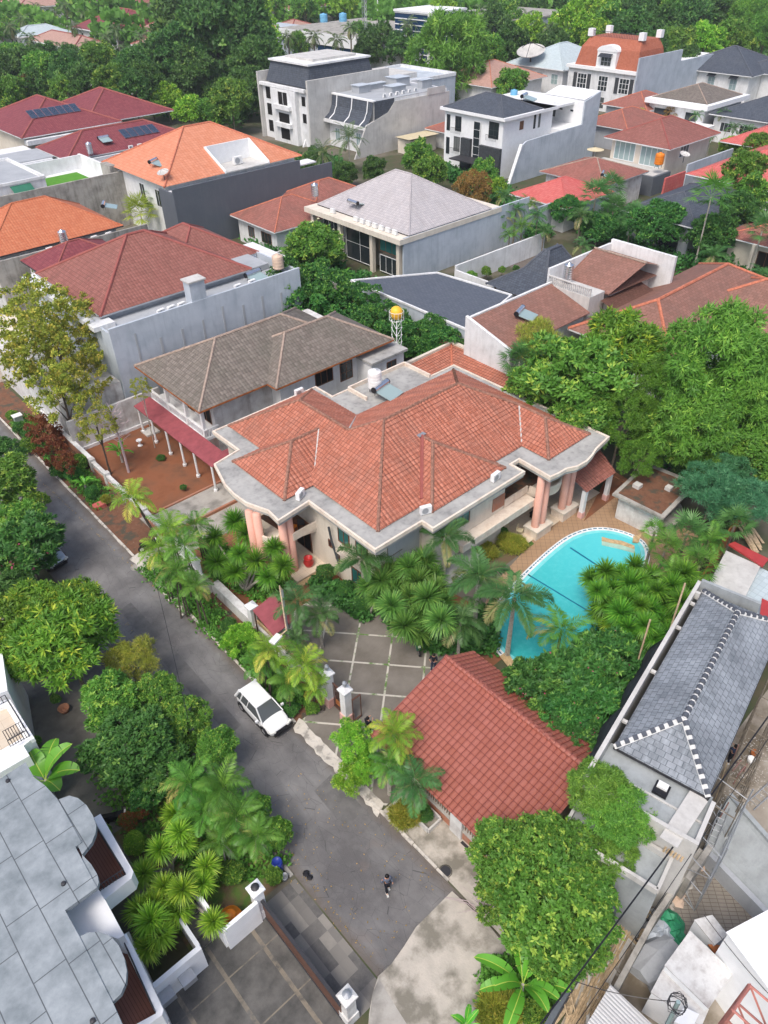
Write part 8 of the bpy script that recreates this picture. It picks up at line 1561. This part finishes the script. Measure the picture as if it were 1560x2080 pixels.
# ================================================================ street and site clutter, haze
def disc(name,label,cat,px,r,mat):
    x,y=P(*px);t=thing(name,label,cat,(x,y,0));m=MB();m.lathe((x,y,0),[(0,.028),(r,.028),(r,0),(r+.06,0),(r+.06,.02),(r+.02,.02)],18);m.build('cover',mat,t);return t
disc('manhole_cover','round cover in the concrete kerb strip beside the roadside palms','manhole cover',(276,1152),.35,'concrete_old')
disc('manhole_cover','round dark cover on the concrete behind the road end','manhole cover',(905,1770),.3,'metal_dark')
def litter(name,label,polys,n,s,mat,seed,z=.03):
    R=np.random.default_rng(seed);B=[]
    for poly in polys:
        W_=[P(a,b) for a,b in poly];a,b,c=W_[0],W_[1],W_[2]
        u,v=R.random(n),R.random(n);B.append(np.stack([a[0]+(b[0]-a[0])*u+(c[0]-b[0])*v,a[1]+(b[1]-a[1])*u+(c[1]-b[1])*v,np.full(n,z)],1))
    B=np.vstack(B);m=len(B);a=R.random(m)*6.28;d=np.stack([np.cos(a),np.sin(a),np.zeros(m)+.05],1);n0=np.tile([0,0,1.],(m,1));me=quads_mesh(name,leaves(R,B,nrm(d),n0,s*R.uniform(.5,1.6,m),s*.3*R.uniform(.6,1.4,m)),R.random(m),mat);o=D.objects.new(name,me);COL.objects.link(o);tag(o,label,'leaf litter',None,'stuff')
litter('fallen_leaves','scattered dry leaves and pale specks on the road and its verges',[((190,1180),(600,1760),(760,1960)),((300,1130),(600,1460),(650,1440)),((0,900),(330,1210),(300,1180)),((620,1560),(900,1790),(760,1960))],170,.09,'leaf_olive',2)
litter('fallen_leaves','small pale chips and flecks lying on the asphalt',[((100,1000),(640,1700),(860,1700))],160,.05,'rubble_mix',3)
litter('rubble','broken concrete crumbs and offcuts on the building site floor',[((1330,1700),(1240,1960),(1150,2070)),((1400,1760),(1330,1880),(1300,1960)),((1500,1500),(1440,1640),(1560,1640))],420,.13,'rubble_mix',4,.06)
r5=random.Random(21)
for i in range(105):
    f=r5.random()**.8;px=1150+f*205+r5.uniform(-14,34);py=2060-f*345+r5.uniform(-28,28);x,y=P(px,py);L=r5.uniform(.8,2.6);t=thing('plank','loose weathered plank or batten on the building site floor','plank',(x,y,.04+.05*r5.random()*4),RAD(11)+r5.choice((0,.15,-.2,1.4,.3))+r5.uniform(-.1,.1),'loose planks on the building site')
    MB().box(-L/2,L/2,-.07,.07,0,.05).build('board',r5.choice(('wood_pale','concrete_pale','bark_pale','wood_pale')),t,local=True)
for i,(px,py,h) in enumerate(((1385,1700,3.2),(1372,1728,2.8),(1440,1650,4.0),(1455,1668,3.6),(1470,1590,3.8),(1490,1555,4.2))):
    x,y=P(px,py,h/2);t=thing('timber_prop','thin timber or steel prop standing around the scaffold by the new house','prop',(x,y,0),0,'props around the scaffold');MB().tube([(x,y,0),(x+r5.uniform(-.5,.5),y+r5.uniform(-.5,.5),h)],.035,5).build('pole',('wood_pale','lattice_red')[i%2],t)
walls_=thing('pipe_bundle','bundle of grey pipes and offcuts under the plywood deck','pipes',(*P(1380,1740),0));m=MB()
for i in range(8): a=P(1350+i*7,1770+r5.uniform(-20,20));e=P(1390+i*7,1700+r5.uniform(-20,20));m.tube([(*a,.1+.08*(i%3)),(*e,.15+.08*(i%3))],.04,5)
m.build('pipes','metal_grey',walls_)
# curled edge crack and patch marks on the road are in the asphalt material; drain strip by the garage wall
t=thing('drain_grate','narrow dark drain slot at the foot of the garage street wall','drain',(16.6,12,0));MB().box(16.5,16.68,9.5,13.,.021,.03).build('grate','metal_dark',t)
for i,(a,c_,r,kd,lb) in enumerate(((60,905,24,'shrub','leafy shrub at the kerb beyond the rust-red trees'),(160,940,24,'shrub','leafy shrub at the foot of the white balustrade'),(185,1000,18,'shrubdark','small dark shrub at the lower end of the roadside strip'),(215,1015,14,'grass','tuft of pale grass beside the stacked red bricks'),(40,870,20,'shrubdark','dark shrub beside the street entrance at the left'),(112,890,26,'rust','low rust-coloured shrub nearest the kerb'))): tree(kd,a,c_,.8,r,lb,cat='shrub',tr=False)
x,y=P(203,1030);t=thing('brick_stack','small stack of red bricks at the corner of the concrete apron','bricks',(x,y,0));MB().box(x-.5,x+.5,y-.35,y+.35,0,.35).build('bricks','roof_bright_red',t)
x,y=P(306,878);t=thing('stone_slab','square pale concrete cover slab in the red-soil yard','slab',(x,y,0));MB().box(x-.7,x+.7,y-.7,y+.7,.02,.2).build('slab','concrete_pale',t)
x,y=P(285,905);t=thing('bird_bath','small white garden pedestal in the red-soil yard','ornament',(x,y,0));m=MB();m.lathe((x,y,0),[(0,0),(.3,0),(.1,.15),(.1,.5),(.3,.6),(.28,.65),(0,.6)],10);m.build('pedestal','paint_white',t)
x,y=P(125,870);t=thing('letter_box','grey street box on the verge at the left street entrance','box',(x-.0,y,0));x,y=P(42,865);t.location=(x,y,0);MB().box(-.4,.4,-.3,.3,0,1.2).build('body','metal_grey',t,local=True);MB().box(-.46,.46,-.36,.36,1.2,1.28).build('lid','plastic_white',t,local=True)
for i,(pl_,h,lab,mt) in enumerate(((((1300,1752),(1345,1690),(1360,1700),(1318,1765)),2.6,'raw grey concrete stub wall beside the parapet of the new house','concrete_render'),(((1392,1780),(1440,1712),(1450,1720),(1402,1790)),2.2,'rough block wall below the plywood deck','concrete_old'),(((1255,1830),(1300,1775),(1320,1790),(1275,1848)),.35,'heap of broken concrete beside the mossy garden wall','concrete_old'),(((1300,1880),(1330,1850),(1350,1862),(1325,1895)),.25,'low stack of grey blocks on the site floor','plaster_grey'))):
    q_=[P(a,c_,h) for a,c_ in pl_];t=thing('rubble_heap' if h<.5 else 'block_wall',lab,'rubble' if h<.5 else 'wall',(*q_[0],0));m=MB()
    if h>=.5: m.prism(q_,0,h)
    else:
        for j in range(26):
            u,v=r5.random(),r5.random();x=q_[0][0]*(1-u)*(1-v)+q_[1][0]*u*(1-v)+q_[2][0]*u*v+q_[3][0]*(1-u)*v;y=q_[0][1]*(1-u)*(1-v)+q_[1][1]*u*(1-v)+q_[2][1]*u*v+q_[3][1]*(1-u)*v;m.cb((x,y,.08+h*r5.random()),(r5.uniform(.12,.4),r5.uniform(.1,.3),r5.uniform(.08,.2)),r5.uniform(0,3))
    m.build('blocks',mt,t)
for i in range(34):
    f=r5.random();px=1270+f*150+r5.uniform(-25,35);py=1900-f*160+r5.uniform(-30,30);x,y=P(px,py);t=thing('debris_lump',' '.join(['broken lump of cement or bagged debris','on the building site floor']),'debris lump',(x,y,0),r5.uniform(0,3),'debris lumps on the building site');s_=r5.uniform(.12,.4);m=MB();m.lathe((0,0,0),[(0,s_*.7),(s_*.6,s_*.55),(s_,s_*.1),(s_,0),(0,0)],6);m.v=[(a*r5.uniform(.8,1.2),b_*r5.uniform(.8,1.2),max(0,c_*r5.uniform(.7,1.2))) for a,b_,c_ in m.v];m.build('lump',r5.choice(('debris_dark','concrete_old','rubble_mix','tarp_black','plastic_cream')),t,local=True)  # scattered lumps of mixed site debris, not only cement
t=thing('scaffold','long timber pole scaffold standing along the right eaves of the new slate roof','scaffold',(*P(1500,1560),0));m=MB();prev=None
for i in range(8):
    x,y=P(1452+i*13,1640-i*32,3.5);m.tube([(x,y,0),(x,y,5.6)],.03,4);m.tube([(x+.1,y-1.0,0),(x+.1,y-1.0,5.2)],.03,4)
    if prev:
        for z in (1.8,3.6,5.4): m.tube([(*prev,z),(x,y,z+.05)],.028,4);m.tube([(prev[0]+.1,prev[1]-1,z),(x+.1,y-1,z-.05)],.025,4)
        m.tube([(*prev,1.8),(x,y,3.6)],.035,4)
    m.tube([(x,y,3.6),(x+.1,y-1.05,3.6)],.04,4);prev=(x,y)
m.build('poles','bark',t)
# air: fades the far houses and trees
HZ=MB().box(-150,1300,-150,1300,-1,48).v
hz=MB().box(-150,1300,-150,1300,-1,48);me=D.meshes.new('haze');me.from_pydata(hz.v,[],hz.f);hm=D.materials.new('haze_air');hm.use_nodes=True;ht=hm.node_tree;ht.nodes.clear();ho=ht.nodes.new('ShaderNodeOutputMaterial');hv=ht.nodes.new('ShaderNodeVolumePrincipled');hv.inputs['Color'].default_value=(.95,.97,1,1);hv.inputs['Density'].default_value=.00022;hv.inputs['Anisotropy'].default_value=.2;ht.links.new(hv.outputs[0],ho.inputs['Volume']);me.materials.append(hm)
ho_=D.objects.new('haze',me);COL.objects.link(ho_);tag(ho_,'pale moist air fading the far houses','haze',None,'stuff');SC.cycles.volume_bounces=0
